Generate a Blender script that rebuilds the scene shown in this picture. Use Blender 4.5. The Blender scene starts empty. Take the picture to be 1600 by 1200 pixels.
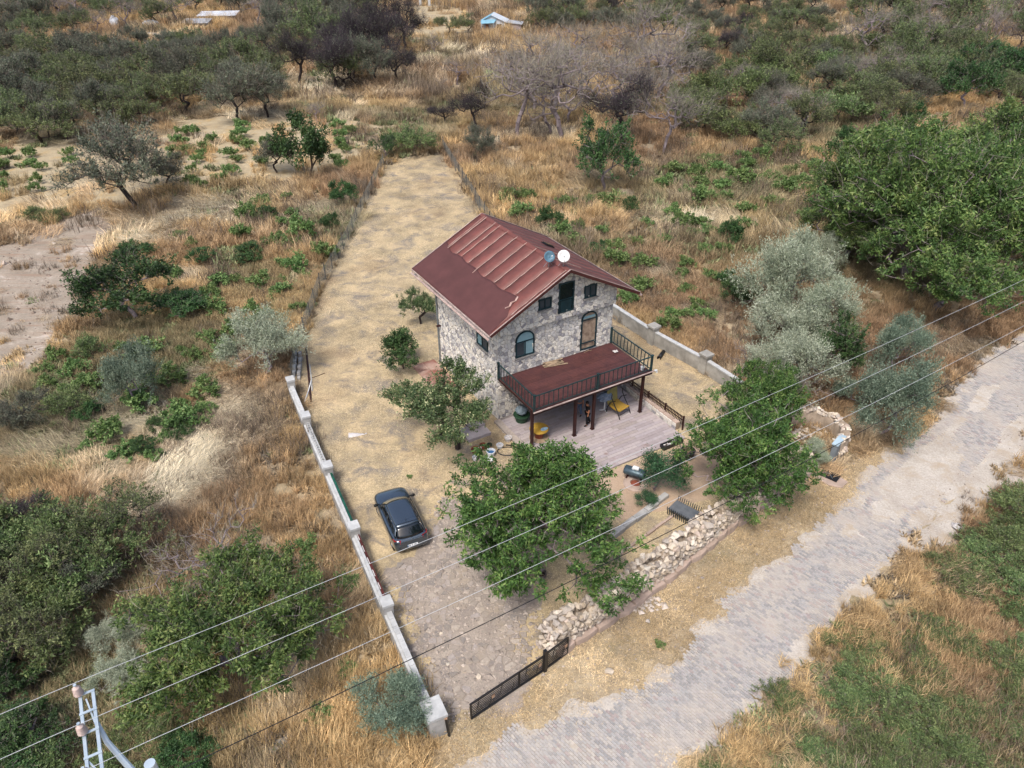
import bpy, bmesh, math, random
import numpy as np
from mathutils import Vector, Matrix, Euler
random.seed(7); RNG = np.random.default_rng(7)
R = math.radians
scene = bpy.context.scene
COL = scene.collection

# ------------------------------------------------------------------ camera, sky, sun, exposure
FPX, PITCH, ROLL, CAMH = 1168.7, 33.189, -0.212, 26.884
cam_d = bpy.data.cameras.new("camera"); cam = bpy.data.objects.new("camera", cam_d); COL.objects.link(cam)
cam_d.sensor_width = 36.0; cam_d.lens = FPX * 36.0 / 1600.0
cam_d.clip_start = 0.5; cam_d.clip_end = 3000
cam.matrix_world = Matrix.Translation((0, 0, CAMH)) @ Euler((R(90 - PITCH), 0, 0)).to_matrix().to_4x4() @ Matrix.Rotation(R(ROLL), 4, 'Z')
scene.camera = cam
world = bpy.data.worlds.new("World"); scene.world = world; world.use_nodes = True
wn = world.node_tree; bg = wn.nodes["Background"]
sky = wn.nodes.new("ShaderNodeTexSky"); sky.sky_type = 'NISHITA'; sky.sun_disc = False
SUN_EL, SUN_AZ = 58, 205      # azimuth in degrees clockwise from +Y (north)
sky.sun_elevation = R(SUN_EL); sky.sun_rotation = R(SUN_AZ); sky.air_density = 1.0; sky.dust_density = 4.0; sky.ozone_density = 0.6
wn.links.new(sky.outputs[0], bg.inputs[0]); bg.inputs[1].default_value = 0.125
sun_d = bpy.data.lights.new("sun", 'SUN'); sun_d.energy = 1.75; sun_d.angle = R(13); sun_d.color = (1.0, 0.965, 0.92)
sun = bpy.data.objects.new("sun", sun_d); COL.objects.link(sun)
az, el = R(SUN_AZ), R(SUN_EL)
sdir = Vector((math.sin(az) * math.cos(el), math.cos(az) * math.cos(el), math.sin(el)))
sun.rotation_euler = (-sdir).to_track_quat('-Z', 'Y').to_euler(); sun.location = (0, 0, 60)
scene.view_settings.view_transform = 'Standard'; scene.view_settings.look = 'None'
scene.view_settings.exposure = 0.82; scene.view_settings.gamma = 1.0; scene.view_settings.use_curve_mapping = False
scene.cycles.max_bounces = 5; scene.cycles.diffuse_bounces = 3; scene.cycles.glossy_bounces = 2
scene.cycles.transmission_bounces = 3; scene.cycles.transparent_max_bounces = 6; scene.cycles.volume_bounces = 0
scene.cycles.caustics_reflective = False; scene.cycles.caustics_refractive = False

# ------------------------------------------------------------------ survey: photograph pixel -> point at height z
def G(px, py, z=0.0):
    r = R(ROLL); X, Y = px - 800, py - 600
    x = X * math.cos(r) + Y * math.sin(r); y = -X * math.sin(r) + Y * math.cos(r)
    t = R(PITCH); u, v = x / FPX, y / FPX
    d = (u, math.cos(t) - v * math.sin(t), -math.sin(t) - v * math.cos(t))
    s = (z - CAMH) / d[2]
    return Vector((s * d[0], s * d[1], z))
def GP(pts): return [tuple(G(*p)[:2]) for p in pts]
HA, HX, HY = 30.559, -0.841, 37.124       # the house: heading and nearest corner
def HW(u, v, z=0.0):
    a = R(HA); return Vector((HX + u * math.cos(a) - v * math.sin(a), HY + u * math.sin(a) + v * math.cos(a), z))

# ------------------------------------------------------------------ numpy noise and polygons
def _h(ix, iy, s):
    n = np.sin(ix * 127.1 + iy * 311.7 + s * 74.7) * 43758.5453
    return n - np.floor(n)
def vnoise(x, y, s=0):
    x = np.asarray(x, float); y = np.asarray(y, float)
    ix, iy = np.floor(x), np.floor(y); fx, fy = x - ix, y - iy
    fx = fx * fx * (3 - 2 * fx); fy = fy * fy * (3 - 2 * fy)
    return (_h(ix, iy, s) * (1 - fx) + _h(ix + 1, iy, s) * fx) * (1 - fy) + (_h(ix, iy + 1, s) * (1 - fx) + _h(ix + 1, iy + 1, s) * fx) * fy
def fbm(x, y, s=0, o=4):
    t = 0; a = 0.5; k = 1.0; n = 0
    for i in range(o):
        t = t + a * vnoise(x * k, y * k, s + i * 13); n += a; a *= 0.5; k *= 2.03
    return t / n
def inside(x, y, poly):
    x = np.asarray(x, float); y = np.asarray(y, float); r = np.zeros(x.shape, bool); n = len(poly)
    for i in range(n):
        (x1, y1), (x2, y2) = poly[i], poly[(i + 1) % n]
        if y1 == y2: continue
        c = ((y1 > y) != (y2 > y)) & (x < (x2 - x1) * (y - y1) / (y2 - y1) + x1); r ^= c
    return r
def edge_dist(x, y, poly):
    x = np.asarray(x, float); y = np.asarray(y, float); best = np.full(x.shape, 1e9); n = len(poly)
    for i in range(n):
        (x1, y1), (x2, y2) = poly[i], poly[(i + 1) % n]
        dx, dy = x2 - x1, y2 - y1; L = dx * dx + dy * dy + 1e-9
        t = np.clip(((x - x1) * dx + (y - y1) * dy) / L, 0, 1)
        best = np.minimum(best, np.hypot(x - x1 - t * dx, y - y1 - t * dy))
    return best
def sdist(x, y, poly):       # positive outside, negative inside
    d = edge_dist(x, y, poly); return np.where(inside(x, y, poly), -d, d)

# ------------------------------------------------------------------ mesh builder
class MB:
    def __init__(s): s.v = []; s.n = 0; s.fi = []; s.ft = []; s.fr = []; s.fm = []
    def raw(s, verts, faces, rnd=None, mi=0):      # faces: array (m,k)
        verts = np.asarray(verts, float).reshape(-1, 3); faces = np.asarray(faces, np.int64)
        if faces.size == 0: return s
        s.v.append(verts); s.fi.append((faces + s.n).ravel()); m, k = faces.shape
        s.ft.append(np.full(m, k)); s.n += len(verts)
        s.fr.append(np.full(m, 0.5) if rnd is None else np.broadcast_to(np.asarray(rnd, float), (m,)).copy())
        s.fm.append(np.full(m, mi)); return s
    def poly(s, verts, faces, rnd=0.5, mi=0):      # python lists, mixed sizes
        base = s.n; s.v.append(np.asarray(verts, float).reshape(-1, 3)); s.n += len(verts)
        for f in faces:
            s.fi.append(np.asarray(f, np.int64) + base); s.ft.append(np.array([len(f)])); s.fr.append(np.array([float(rnd)])); s.fm.append(np.array([mi]))
        return s
    def box(s, x0, y0, z0, x1, y1, z1, rnd=0.5, mi=0, M=None):
        v = np.array([(x0, y0, z0), (x1, y0, z0), (x1, y1, z0), (x0, y1, z0), (x0, y0, z1), (x1, y0, z1), (x1, y1, z1), (x0, y1, z1)], float)
        if M is not None: v = np.array([tuple(M @ Vector(p)) for p in v])
        return s.raw(v, [(0, 3, 2, 1), (4, 5, 6, 7), (0, 1, 5, 4), (1, 2, 6, 5), (2, 3, 7, 6), (3, 0, 4, 7)], rnd, mi)
    def bar(s, a, b, w, h=None, rnd=0.5, mi=0, up=(0, 0, 1)):     # rectangular bar between two points
        a = Vector(a); b = Vector(b); h = h or w; d = (b - a)
        if d.length < 1e-6: return s
        d.normalize(); up = Vector(up)
        if abs(d.dot(up)) > 0.98: up = Vector((1, 0, 0))
        x = d.cross(up).normalized(); y = x.cross(d).normalized()
        vs = []
        for p in (a, b):
            for sx, sy in ((-1, -1), (1, -1), (1, 1), (-1, 1)): vs.append(tuple(p + x * sx * w / 2 + y * sy * h / 2))
        return s.raw(vs, [(0, 3, 2, 1), (4, 5, 6, 7), (0, 1, 5, 4), (1, 2, 6, 5), (2, 3, 7, 6), (3, 0, 4, 7)], rnd, mi)
    def tube(s, pts, rad, n=6, rnd=0.5, mi=0, caps=True):
        pts = [Vector(p) for p in pts]; m = len(pts)
        rad = [rad] * m if not hasattr(rad, '__len__') else rad
        vs = []; ref = None
        for i, p in enumerate(pts):
            d = (pts[min(i + 1, m - 1)] - pts[max(i - 1, 0)])
            d = d.normalized() if d.length > 1e-9 else Vector((0, 0, 1))
            if ref is None: ref = Vector((1, 0, 0)) if abs(d.x) < 0.9 else Vector((0, 1, 0))
            x = (ref - d * ref.dot(d)).normalized(); y = d.cross(x); ref = x
            for k in range(n):
                a = 2 * math.pi * k / n; vs.append(tuple(p + (x * math.cos(a) + y * math.sin(a)) * rad[i]))
        f = [(i * n + k, i * n + (k + 1) % n, (i + 1) * n + (k + 1) % n, (i + 1) * n + k) for i in range(m - 1) for k in range(n)]
        base = s.n; s.raw(vs, f, rnd, mi)
        if caps and n > 3:
            for ring in (list(range(n - 1, -1, -1)), [(m - 1) * n + k for k in range(n)]):
                s.fi.append(np.array(ring) + base); s.ft.append(np.array([n])); s.fr.append(np.array([rnd])); s.fm.append(np.array([mi]))
        return s
    def lathe(s, prof, n=16, c=(0, 0, 0), rnd=0.5, mi=0, M=None):   # profile of (r, z)
        vs = []
        for r, z in prof:
            for k in range(n):
                a = 2 * math.pi * k / n; p = Vector((c[0] + r * math.cos(a), c[1] + r * math.sin(a), c[2] + z))
                vs.append(tuple(M @ p if M is not None else p))
        f = [(i * n + k, i * n + (k + 1) % n, (i + 1) * n + (k + 1) % n, (i + 1) * n + k) for i in range(len(prof) - 1) for k in range(n)]
        return s.raw(vs, f, rnd, mi)
    def mesh(s, name, mats, smooth=False):
        me = bpy.data.meshes.new(name)
        v = np.concatenate(s.v); fi = np.concatenate(s.fi); ft = np.concatenate(s.ft)
        me.vertices.add(len(v)); me.vertices.foreach_set('co', v.ravel())
        me.loops.add(len(fi)); me.loops.foreach_set('vertex_index', fi.astype(np.int32))
        me.polygons.add(len(ft)); me.polygons.foreach_set('loop_start', np.concatenate(([0], np.cumsum(ft)[:-1])).astype(np.int32))
        me.update(calc_edges=True)
        a = me.attributes.new('rnd', 'FLOAT', 'FACE'); a.data.foreach_set('value', np.concatenate(s.fr).astype(np.float32))
        for m in (mats if isinstance(mats, (list, tuple)) else [mats]): me.materials.append(m)
        me.polygons.foreach_set('material_index', np.concatenate(s.fm).astype(np.int32))
        me.polygons.foreach_set('use_smooth', np.full(len(ft), bool(smooth)))
        me.validate(); me.update()
        return me
def obj(name, mb, mat, parent=None, smooth=False, loc=None, rot=None):
    me = mb if isinstance(mb, bpy.types.Mesh) else mb.mesh(name, mat, smooth)
    o = bpy.data.objects.new(name, me); COL.objects.link(o)
    if parent is not None: o.parent = parent
    if loc is not None: o.location = loc
    if rot is not None: o.rotation_euler = rot
    return o
def tag(o, label=None, cat=None, group=None, kind=None):
    if label: o['label'] = label
    if cat: o['category'] = cat
    if group: o['group'] = group
    if kind: o['kind'] = kind
    return o
def thing(name, label, cat, loc=(0, 0, 0), rz=0.0, group=None):
    o = bpy.data.objects.new(name, None); COL.objects.link(o); o.empty_display_size = 0.3
    o.location = loc; o.rotation_euler = (0, 0, rz); return tag(o, label, cat, group)
def dup(root, loc, rz, sc=1.0, label=None, group=None):
    r = root.copy(); COL.objects.link(r); r.location = loc; r.rotation_euler = (0, 0, rz)
    r.scale = (sc, sc, sc) if not hasattr(sc, '__len__') else sc
    if label: r['label'] = label
    if group: r['group'] = group
    for ch in root.children:
        c = ch.copy(); COL.objects.link(c); c.parent = r
        for g in ch.children:
            d = g.copy(); COL.objects.link(d); d.parent = c
    return r

# ------------------------------------------------------------------ materials
def srgb(h):
    h = h.lstrip('#'); c = [int(h[i:i + 2], 16) / 255 for i in (0, 2, 4)]
    return tuple((x / 12.92 if x <= 0.04045 else ((x + 0.055) / 1.055) ** 2.4) for x in c) + (1,)
class NT:
    def __init__(s, name):
        s.m = bpy.data.materials.new(name); s.m.use_nodes = True; s.t = s.m.node_tree; s.N = s.t.nodes; s.L = s.t.links
        s.p = s.N['Principled BSDF']; s.out = s.N['Material Output']
    def new(s, ty, **kw):
        n = s.N.new(ty)
        for k, v in kw.items():
            if k.startswith('i_'): n.inputs[k[2:].replace('_', ' ')].default_value = v
            else: setattr(n, k, v)
        return n
    def link(s, a, b): s.L.new(a, b)
    def pos(s, world=True):
        if world: return s.new('ShaderNodeNewGeometry').outputs['Position']
        return s.new('ShaderNodeTexCoord').outputs['Object']
    def noise(s, vec, scale, detail=4, rough=0.55, dist=0.0):
        n = s.new('ShaderNodeTexNoise'); n.inputs['Scale'].default_value = scale; n.inputs['Detail'].default_value = detail
        n.inputs['Roughness'].default_value = rough; n.inputs['Distortion'].default_value = dist; s.link(vec, n.inputs['Vector']); return n.outputs['Fac']
    def ramp(s, fac, stops, interp='LINEAR'):
        n = s.new('ShaderNodeValToRGB'); n.color_ramp.interpolation = interp; e = n.color_ramp.elements
        while len(e) < len(stops): e.new(0.5)
        for k, (p, c) in enumerate(stops): e[k].position = p; e[k].color = c if len(c) == 4 else tuple(c) + (1,)
        s.link(fac, n.inputs['Fac']); return n.outputs['Color']
    def mix(s, a, b, fac, mode='MIX'):
        n = s.new('ShaderNodeMix'); n.data_type = 'RGBA'; n.blend_type = mode
        for sock, v in ((n.inputs[6], a), (n.inputs[7], b)):
            if hasattr(v, 'is_linked'): s.link(v, sock)
            else: sock.default_value = v
        if hasattr(fac, 'is_linked'): s.link(fac, n.inputs[0])
        else: n.inputs[0].default_value = fac
        return n.outputs[2]
    def math(s, op, a, b=0.0, c=None):
        n = s.new('ShaderNodeMath'); n.operation = op
        for i, v in enumerate((a, b) if c is None else (a, b, c)):
            if hasattr(v, 'is_linked'): s.link(v, n.inputs[i])
            else: n.inputs[i].default_value = v
        return n.outputs[0]
    def attr(s, name, inst=False, out='Fac'):
        n = s.new('ShaderNodeAttribute'); n.attribute_name = name
        if inst: n.attribute_type = 'INSTANCER'
        return n.outputs[out]
    def scale_col(s, col, fac):      # colour times scalar
        n = s.new('ShaderNodeVectorMath'); n.operation = 'SCALE'; s.link(col, n.inputs[0])
        if hasattr(fac, 'is_linked'): s.link(fac, n.inputs['Scale'])
        else: n.inputs['Scale'].default_value = fac
        return n.outputs[0]
    def bump(s, h, strength=0.4, dist=0.02):
        n = s.new('ShaderNodeBump'); n.inputs['Strength'].default_value = strength; n.inputs['Distance'].default_value = dist
        s.link(h, n.inputs['Height']); s.link(n.outputs[0], s.p.inputs['Normal'])
    def done(s, col, rough=0.85, spec=0.3, metal=0.0):
        if hasattr(col, 'is_linked'): s.link(col, s.p.inputs['Base Color'])
        else: s.p.inputs['Base Color'].default_value = col
        s.p.inputs['Roughness'].default_value = rough; s.p.inputs['Specular IOR Level'].default_value = spec; s.p.inputs['Metallic'].default_value = metal
        return s.m
def simple(name, c1, c2=None, scale=6.0, rough=0.8, rv=0.5, bump=0.0, bscale=30, world=False, metal=0.0, spec=0.3, orv=0.0, detail=5):
    t = NT(name); c1 = srgb(c1); c2 = srgb(c2) if c2 else tuple(x * 0.8 for x in c1[:3]) + (1,)
    v = t.pos(world); n = t.noise(v, scale, detail, 0.6)
    col = t.ramp(n, [(0.34, c1), (0.66, c2)])
    f = t.math('MULTIPLY_ADD', t.attr('rnd'), rv, 1 - rv / 2)
    if orv:
        oi = t.new('ShaderNodeObjectInfo'); f = t.math('MULTIPLY', f, t.math('MULTIPLY_ADD', oi.outputs['Random'], orv, 1 - orv / 2))
    col = t.scale_col(col, f)
    if bump: t.bump(t.noise(v, bscale, 4), bump, 0.02)
    return t.done(col, rough, spec, metal)
def multi(name, cols, rough=0.85, noise=0.25, scale=8, world=False, orv=0.0, bump=0.3, bscale=25, spec=0.25, dust=None, by_object=False, gain=1.0):
    """Each piece takes one colour of the list by its own random number; grain on top."""
    t = NT(name); n = len(cols); v = t.pos(world)
    src = t.new('ShaderNodeObjectInfo').outputs['Random'] if by_object else t.attr('rnd')
    col = t.ramp(src, [((i + 0.0) / n, srgb(c)) for i, c in enumerate(cols)], 'CONSTANT')
    g = t.noise(v, scale, 6, 0.65); col = t.scale_col(col, t.math('MULTIPLY', t.math('MULTIPLY_ADD', g, noise * 2, 1 - noise), gain))
    if dust:
        d = t.noise(t.pos(True), dust[1], 6, 0.62); f = t.ramp(d, [(dust[2], (0, 0, 0)), (dust[3], (1, 1, 1))]); col = t.mix(col, srgb(dust[0]), f)
    if bump: t.bump(t.noise(v, bscale, 4), bump, 0.02)
    return t.done(col, rough, spec)
def leafmat(name, stops, hue=0.03, val=0.35, trans=0.25, gain=1.0, sat=1.0, rough=0.5):
    t = NT(name); oi = t.new('ShaderNodeObjectInfo')
    def adj(c):
        c = srgb(c)[:3]; m = sum(c) / 3; return tuple(max(0, (m + (x - m) * sat) * gain) for x in c) + (1,)
    col = t.ramp(t.attr('rnd'), [(p, adj(c)) for p, c in stops])
    h = t.new('ShaderNodeHueSaturation'); t.link(col, h.inputs['Color'])
    t.link(t.math('MULTIPLY_ADD', oi.outputs['Random'], hue, 0.5 - hue / 2), h.inputs['Hue'])
    t.link(t.math('MULTIPLY_ADD', oi.outputs['Random'], val, 1 - val / 2), h.inputs['Value'])
    t.done(h.outputs[0], rough, 0.3)
    tr = t.new('ShaderNodeBsdfTranslucent'); t.link(h.outputs[0], tr.inputs[0]); mx = t.new('ShaderNodeMixShader'); mx.inputs[0].default_value = trans
    t.link(t.p.outputs[0], mx.inputs[1]); t.link(tr.outputs[0], mx.inputs[2]); t.link(mx.outputs[0], t.out.inputs[0]); return t.m

# ------------------------------------------------------------------ voronoi stones
def clip(poly, a, b, c):     # keep a*x+b*y<=c
    out = []; n = len(poly)
    for i in range(n):
        p, q = poly[i], poly[(i + 1) % n]; dp = a * p[0] + b * p[1] - c; dq = a * q[0] + b * q[1] - c
        if dp <= 0: out.append(p)
        if (dp < 0 < dq) or (dq < 0 < dp):
            t = dp / (dp - dq); out.append((p[0] + t * (q[0] - p[0]), p[1] + t * (q[1] - p[1])))
    return out
def cells(x0, y0, x1, y1, step, jit=0.42, gap=0.02, seed=1, keep=None, planes=()):
    rg = random.Random(seed); nx = int((x1 - x0) / step) + 3; ny = int((y1 - y0) / step) + 3
    S = [[(x0 + (i - 1 + 0.5 + rg.uniform(-jit, jit)) * step, y0 + (j - 1 + 0.5 + rg.uniform(-jit, jit)) * step) for j in range(ny)] for i in range(nx)]
    out = []
    for i in range(nx):
        for j in range(ny):
            px, py = S[i][j]
            if keep and not keep(px, py): continue
            P = [(px - 2 * step, py - 2 * step), (px + 2 * step, py - 2 * step), (px + 2 * step, py + 2 * step), (px - 2 * step, py + 2 * step)]
            for di in range(-2, 3):
                for dj in range(-2, 3):
                    if (di or dj) and 0 <= i + di < nx and 0 <= j + dj < ny:
                        qx, qy = S[i + di][j + dj]; dx, dy = qx - px, qy - py; L = math.hypot(dx, dy) or 1e-6
                        if L > 3.2 * step: continue
                        P = clip(P, dx / L, dy / L, (dx * (px + qx) + dy * (py + qy)) / 2 / L - gap / 2)
                        if len(P) < 3: break
                if len(P) < 3: break
            for a, b, c in [(-1, 0, -x0), (1, 0, x1), (0, -1, -y0), (0, 1, y1)] + list(planes):
                if len(P) >= 3: P = clip(P, a, b, c)
            if len(P) >= 3:
                ar = abs(sum(P[k][0] * P[(k + 1) % len(P)][1] - P[(k + 1) % len(P)][0] * P[k][1] for k in range(len(P)))) / 2
                if ar > 0.12 * step * step * 0.5: out.append(((px, py), P))
    return out
def prism(mb, P, to3, d0, d1, rnd, bev=0.012, mi=0):
    """A stone: polygon P pushed from depth d0 to d1, edges eased."""
    n = len(P); cx = sum(p[0] for p in P) / n; cy = sum(p[1] for p in P) / n
    k = max(0.6, 1 - bev / (0.001 + sum(math.hypot(p[0] - cx, p[1] - cy) for p in P) / n))
    v = [to3(x, y, d0) for x, y in P] + [to3(x, y, d0 + (d1 - d0) * 0.7) for x, y in P] + [to3(cx + (x - cx) * k, cy + (y - cy) * k, d1) for x, y in P]
    f = [tuple(range(2 * n, 3 * n))] + [(i, (i + 1) % n, n + (i + 1) % n, n + i) for i in range(n)] + [(n + i, n + (i + 1) % n, 2 * n + (i + 1) % n, 2 * n + i) for i in range(n)]
    mb.poly(v, f, rnd, mi)

# ================================================================== THE GROUND
P_YARD = GP([(444, 592), (468, 556), (500, 452), (545, 373), (600, 258), (640, 248), (692, 238), (757, 338)]) + [(-1.0, 66.0), (4.5, 56.5), (7.3, 50.9), (10.1, 46.9), (13.0, 42.9), (16.2, 38.2)] + GP([(1262, 700), (1240, 752), (1147, 822), (1040, 905), (954, 966), (880, 1014), (851, 1046), (735, 1124), (688, 1134), (671, 1129), (590, 955)])
P_DRIVE = GP([(592, 905), (655, 868), (668, 800), (700, 770), (760, 800), (850, 960), (838, 1006), (872, 1020), (851, 1046), (735, 1124), (690, 1132), (612, 960)])
P_ROAD = GP([(1680, 462), (1600, 516), (1565, 543), (1534, 567), (1488, 606), (1483, 630), (1436, 676), (1392, 704), (1361, 739), (1341, 760), (1324, 781), (1289, 809), (1240, 851), (1180, 890), (1140, 925), (1112, 961), (1071, 1010), (1037, 1044), (1000, 1062), (925, 1090), (840, 1118), (775, 1152), (725, 1200), (640, 1330), (1000, 1330),
              (1075, 1197), (1112, 1167), (1161, 1137), (1172, 1100), (1214, 1089), (1240, 1040), (1281, 1014), (1292, 980), (1315, 969), (1330, 942), (1379, 901), (1411, 861), (1457, 826), (1475, 800), (1515, 765), (1560, 720), (1600, 690), (1690, 600)])
P_SANDR = GP([(1440, 840), (1475, 790), (1520, 735), (1600, 640), (1680, 560), (1720, 640), (1640, 720), (1600, 770), (1530, 800), (1500, 850), (1462, 860)])
P_DIRT = GP([(-260, 480), (-90, 420), (0, 383), (80, 350), (143, 325), (185, 340), (163, 400), (142, 433), (112, 493), (84, 533), (64, 578), (0, 600), (-120, 680), (-300, 760)])
P_VINE = GP([(-160, 262), (0, 228), (120, 214), (200, 198), (290, 186), (450, 182), (560, 188), (606, 200), (600, 240), (520, 262), (450, 286), (330, 292), (270, 292), (190, 322), (130, 326), (60, 322), (-40, 345), (-200, 380)])
P_FARSOIL = GP([(628, 10), (700, 8), (752, 30), (745, 62), (640, 66), (632, 40)])
P_RSOIL = GP([(1505, 205), (1600, 196), (1720, 205), (1700, 260), (1600, 246), (1545, 240)])
FLAT = [P_YARD, P_ROAD, P_SANDR, P_DIRT, P_VINE, P_FARSOIL, P_RSOIL]
GATE_ZONE = [(-25, 8), (24, 8), (45, 46), (20, 40), (0, 70), (-16, 60)]
def hgt(x, y):
    x = np.asarray(x, float); y = np.asarray(y, float); m = np.ones(x.shape)
    for P in FLAT + [GATE_ZONE]: m = np.minimum(m, np.clip((sdist(x, y, P) - 0.8) / 5.0, 0, 1))
    m = m * m * (3 - 2 * m)
    return m * ((fbm(x / 7, y / 7, 3, 3) - 0.42) * 0.75 + (fbm(x / 45, y / 45, 9, 3) - 0.4) * 2.2 * np.clip((y - 60) / 80, 0, 1))
def hz(x, y): return float(hgt(np.array([x]), np.array([y]))[0])

def grid_sheet(xs, ys, zfun):
    X, Y = np.meshgrid(xs, ys); Z = zfun(X, Y); nx, ny = len(xs), len(ys)
    v = np.stack([X, Y, Z], -1).reshape(-1, 3); i = np.arange(nx * ny).reshape(ny, nx)
    f = np.stack([i[:-1, :-1], i[:-1, 1:], i[1:, 1:], i[1:, :-1]], -1).reshape(-1, 4); return v, f
def ground_mat():
    t = NT('dry_ground'); v = t.pos(True)
    a = t.noise(v, 0.09, 5, 0.6, 0.4); b = t.noise(v, 1.4, 6, 0.7); c = t.noise(v, 14.0, 4, 0.7)
    base = t.ramp(a, [(0.30, srgb('#74675a')), (0.42, srgb('#978873')), (0.55, srgb('#ab9b80')), (0.7, srgb('#83786a'))])
    fine = t.ramp(b, [(0.3, srgb('#4f473f')), (0.5, srgb('#968871')), (0.72, srgb('#c6b79c'))])
    col = t.mix(base, fine, 0.5); col = t.scale_col(col, t.math('MULTIPLY_ADD', c, 1.1, 0.45))
    g = t.ramp(t.noise(v, 0.21, 6, 0.65), [(0.52, (0, 0, 0)), (0.66, (1, 1, 1))]); col = t.mix(col, srgb('#55532f'), t.math('MULTIPLY', g, 0.55))
    t.bump(c, 0.6, 0.05); return t.done(col, 0.95, 0.1)
M_GROUND = ground_mat()
far = [320, 400, 520, 700, 1000, 1500]
xs = np.concatenate((-np.array(far[::-1]), np.arange(-240, 240.1, 1.6), far)); ys = np.concatenate(([-400, -150, -60, -20], np.arange(0, 300, 1.6), [330, 400, 520, 700, 1000, 1600]))
mb = MB(); v, f = grid_sheet(xs, ys, hgt); mb.raw(v, f)
tag(obj('ground', mb, M_GROUND, smooth=True), kind='structure')

def sheet(name, poly, mat, z, step=0.5, ragged=0.5, seed=0, kind='structure', amp=0.02, rs=0.9):
    """Flat ground cover with a torn, natural edge: a fine grid kept where a noisy distance is inside the outline."""
    p = np.array(poly); x0, y0 = p.min(0) - 1; x1, y1 = p.max(0) + 1
    X = np.arange(x0, x1, step); Y = np.arange(y0, y1, step); XX, YY = np.meshgrid(X, Y)
    d = sdist(XX, YY, poly) + (fbm(XX * rs, YY * rs, seed, 4) - 0.5) * 2 * ragged
    Z = np.clip(-d / 0.6, 0, 1) * z + 0.002 + amp * fbm(XX * 0.8, YY * 0.8, seed + 5, 3) * np.clip(-d / 0.9, 0, 1) - np.clip(d, 0, 1) * 0.06
    keep = d < 0.03
    i = np.arange(XX.size).reshape(XX.shape)
    k = keep[:-1, :-1] | keep[:-1, 1:] | keep[1:, 1:] | keep[1:, :-1]
    f = np.stack([i[:-1, :-1], i[:-1, 1:], i[1:, 1:], i[1:, :-1]], -1)[k]
    used, inv = np.unique(f.ravel(), return_inverse=True)
    v = np.stack([XX, YY, Z], -1).reshape(-1, 3)[used]
    mb = MB(); mb.raw(v, inv.reshape(-1, 4)); o = obj(name, mb, mat, smooth=True); tag(o, kind=kind); return o
def soil(name, cols, patch=None, fscale=9, pscale=0.5, streak=None, contrast=1.0):
    t = NT(name); v = t.pos(True); a = t.noise(v, pscale, 6, 0.65, 0.3); c = t.noise(v, fscale, 6, 0.75); n = len(cols)
    col = t.ramp(a, [(0.3 + 0.4 * i / max(1, n - 1), srgb(k)) for i, k in enumerate(cols)])
    col = t.scale_col(col, t.math('MULTIPLY_ADD', c, contrast, 1 - contrast / 2))
    if patch:
        m = t.ramp(t.noise(v, patch[1], 6, 0.68, 0.5), [(patch[2], (0, 0, 0)), (patch[3], (1, 1, 1))]); col = t.mix(col, srgb(patch[0]), m)
    if streak:
        mp = t.new('ShaderNodeMapping'); t.link(v, mp.inputs[0]); mp.inputs['Rotation'].default_value = (0, 0, R(streak[1])); mp.inputs['Scale'].default_value = (0.25, 2.5, 1)
        m = t.ramp(t.noise(mp.outputs[0], 1.0, 5, 0.6), [(0.5, (0, 0, 0)), (0.68, (1, 1, 1))]); col = t.mix(col, srgb(streak[0]), m)
    t.bump(c, 0.7, 0.04); return t.done(col, 0.95, 0.1)
M_YARD = soil('mown_straw_soil', ['#85796a', '#a69678', '#bba785', '#94866f'], ('#7f776d', 0.55, 0.5, 0.62), fscale=15, contrast=2.2)
M_DRIVE = soil('driveway_soil', ['#857b72', '#968b80', '#a2978b'], ('#8a8078', 1.1, 0.5, 0.66), fscale=14, contrast=1.5)
M_DIRT = soil('bare_dirt', ['#82786b', '#92877a', '#9c9285'], ('#bdb0a5', 0.5, 0.58, 0.72), fscale=6, streak=('#8c7868', 50))
M_VSOIL = soil('vineyard_soil', ['#8f836e', '#a19379', '#ab9e85'], ('#a58c63', 0.4, 0.52, 0.66), fscale=5)
M_SAND = soil('road_sand', ['#a0978d', '#ada59b', '#b8b1a9'], ('#a39480', 0.9, 0.5, 0.7), fscale=12, contrast=1.3)
M_PATH = soil('patio_earth', ['#9c8672', '#ab957f', '#a1907e'], None, fscale=14)
sheet('yard', P_YARD, M_YARD, 0.02, 0.45, 0.5, 1)
sheet('driveway_ground', P_DRIVE, M_DRIVE, 0.05, 0.25, 1.6, 2, rs=0.6)
sheet('dirt_lot', P_DIRT, M_DIRT, 0.05, 0.5, 0.5, 3, amp=0.12, rs=0.5)
sheet('vineyard_field', P_VINE, M_VSOIL, 0.03, 0.8, 1.2, 4, amp=0.05)
sheet('cleared_field', P_FARSOIL, M_VSOIL, 0.03, 1.5, 2, 5)
sheet('soil_field', P_RSOIL, M_DIRT, 0.03, 1.0, 1.5, 6)
sheet('sandy_ground', P_SANDR, M_SAND, 0.035, 0.4, 0.9, 7)
road = sheet('road', P_ROAD, M_SAND, 0.028, 0.22, 1.0, 8, amp=0.006, rs=1.3)
P_PATIOEARTH = [tuple(HW(u, v)[:2]) for u, v in [(0.2, -7.2), (9.0, -7.2), (9.2, -10.5), (6.5, -12.2), (3.0, -12.0), (0.2, -10.5)]]
sheet('garden_ground', P_PATIOEARTH, M_PATH, 0.045, 0.4, 0.6, 9)

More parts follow.
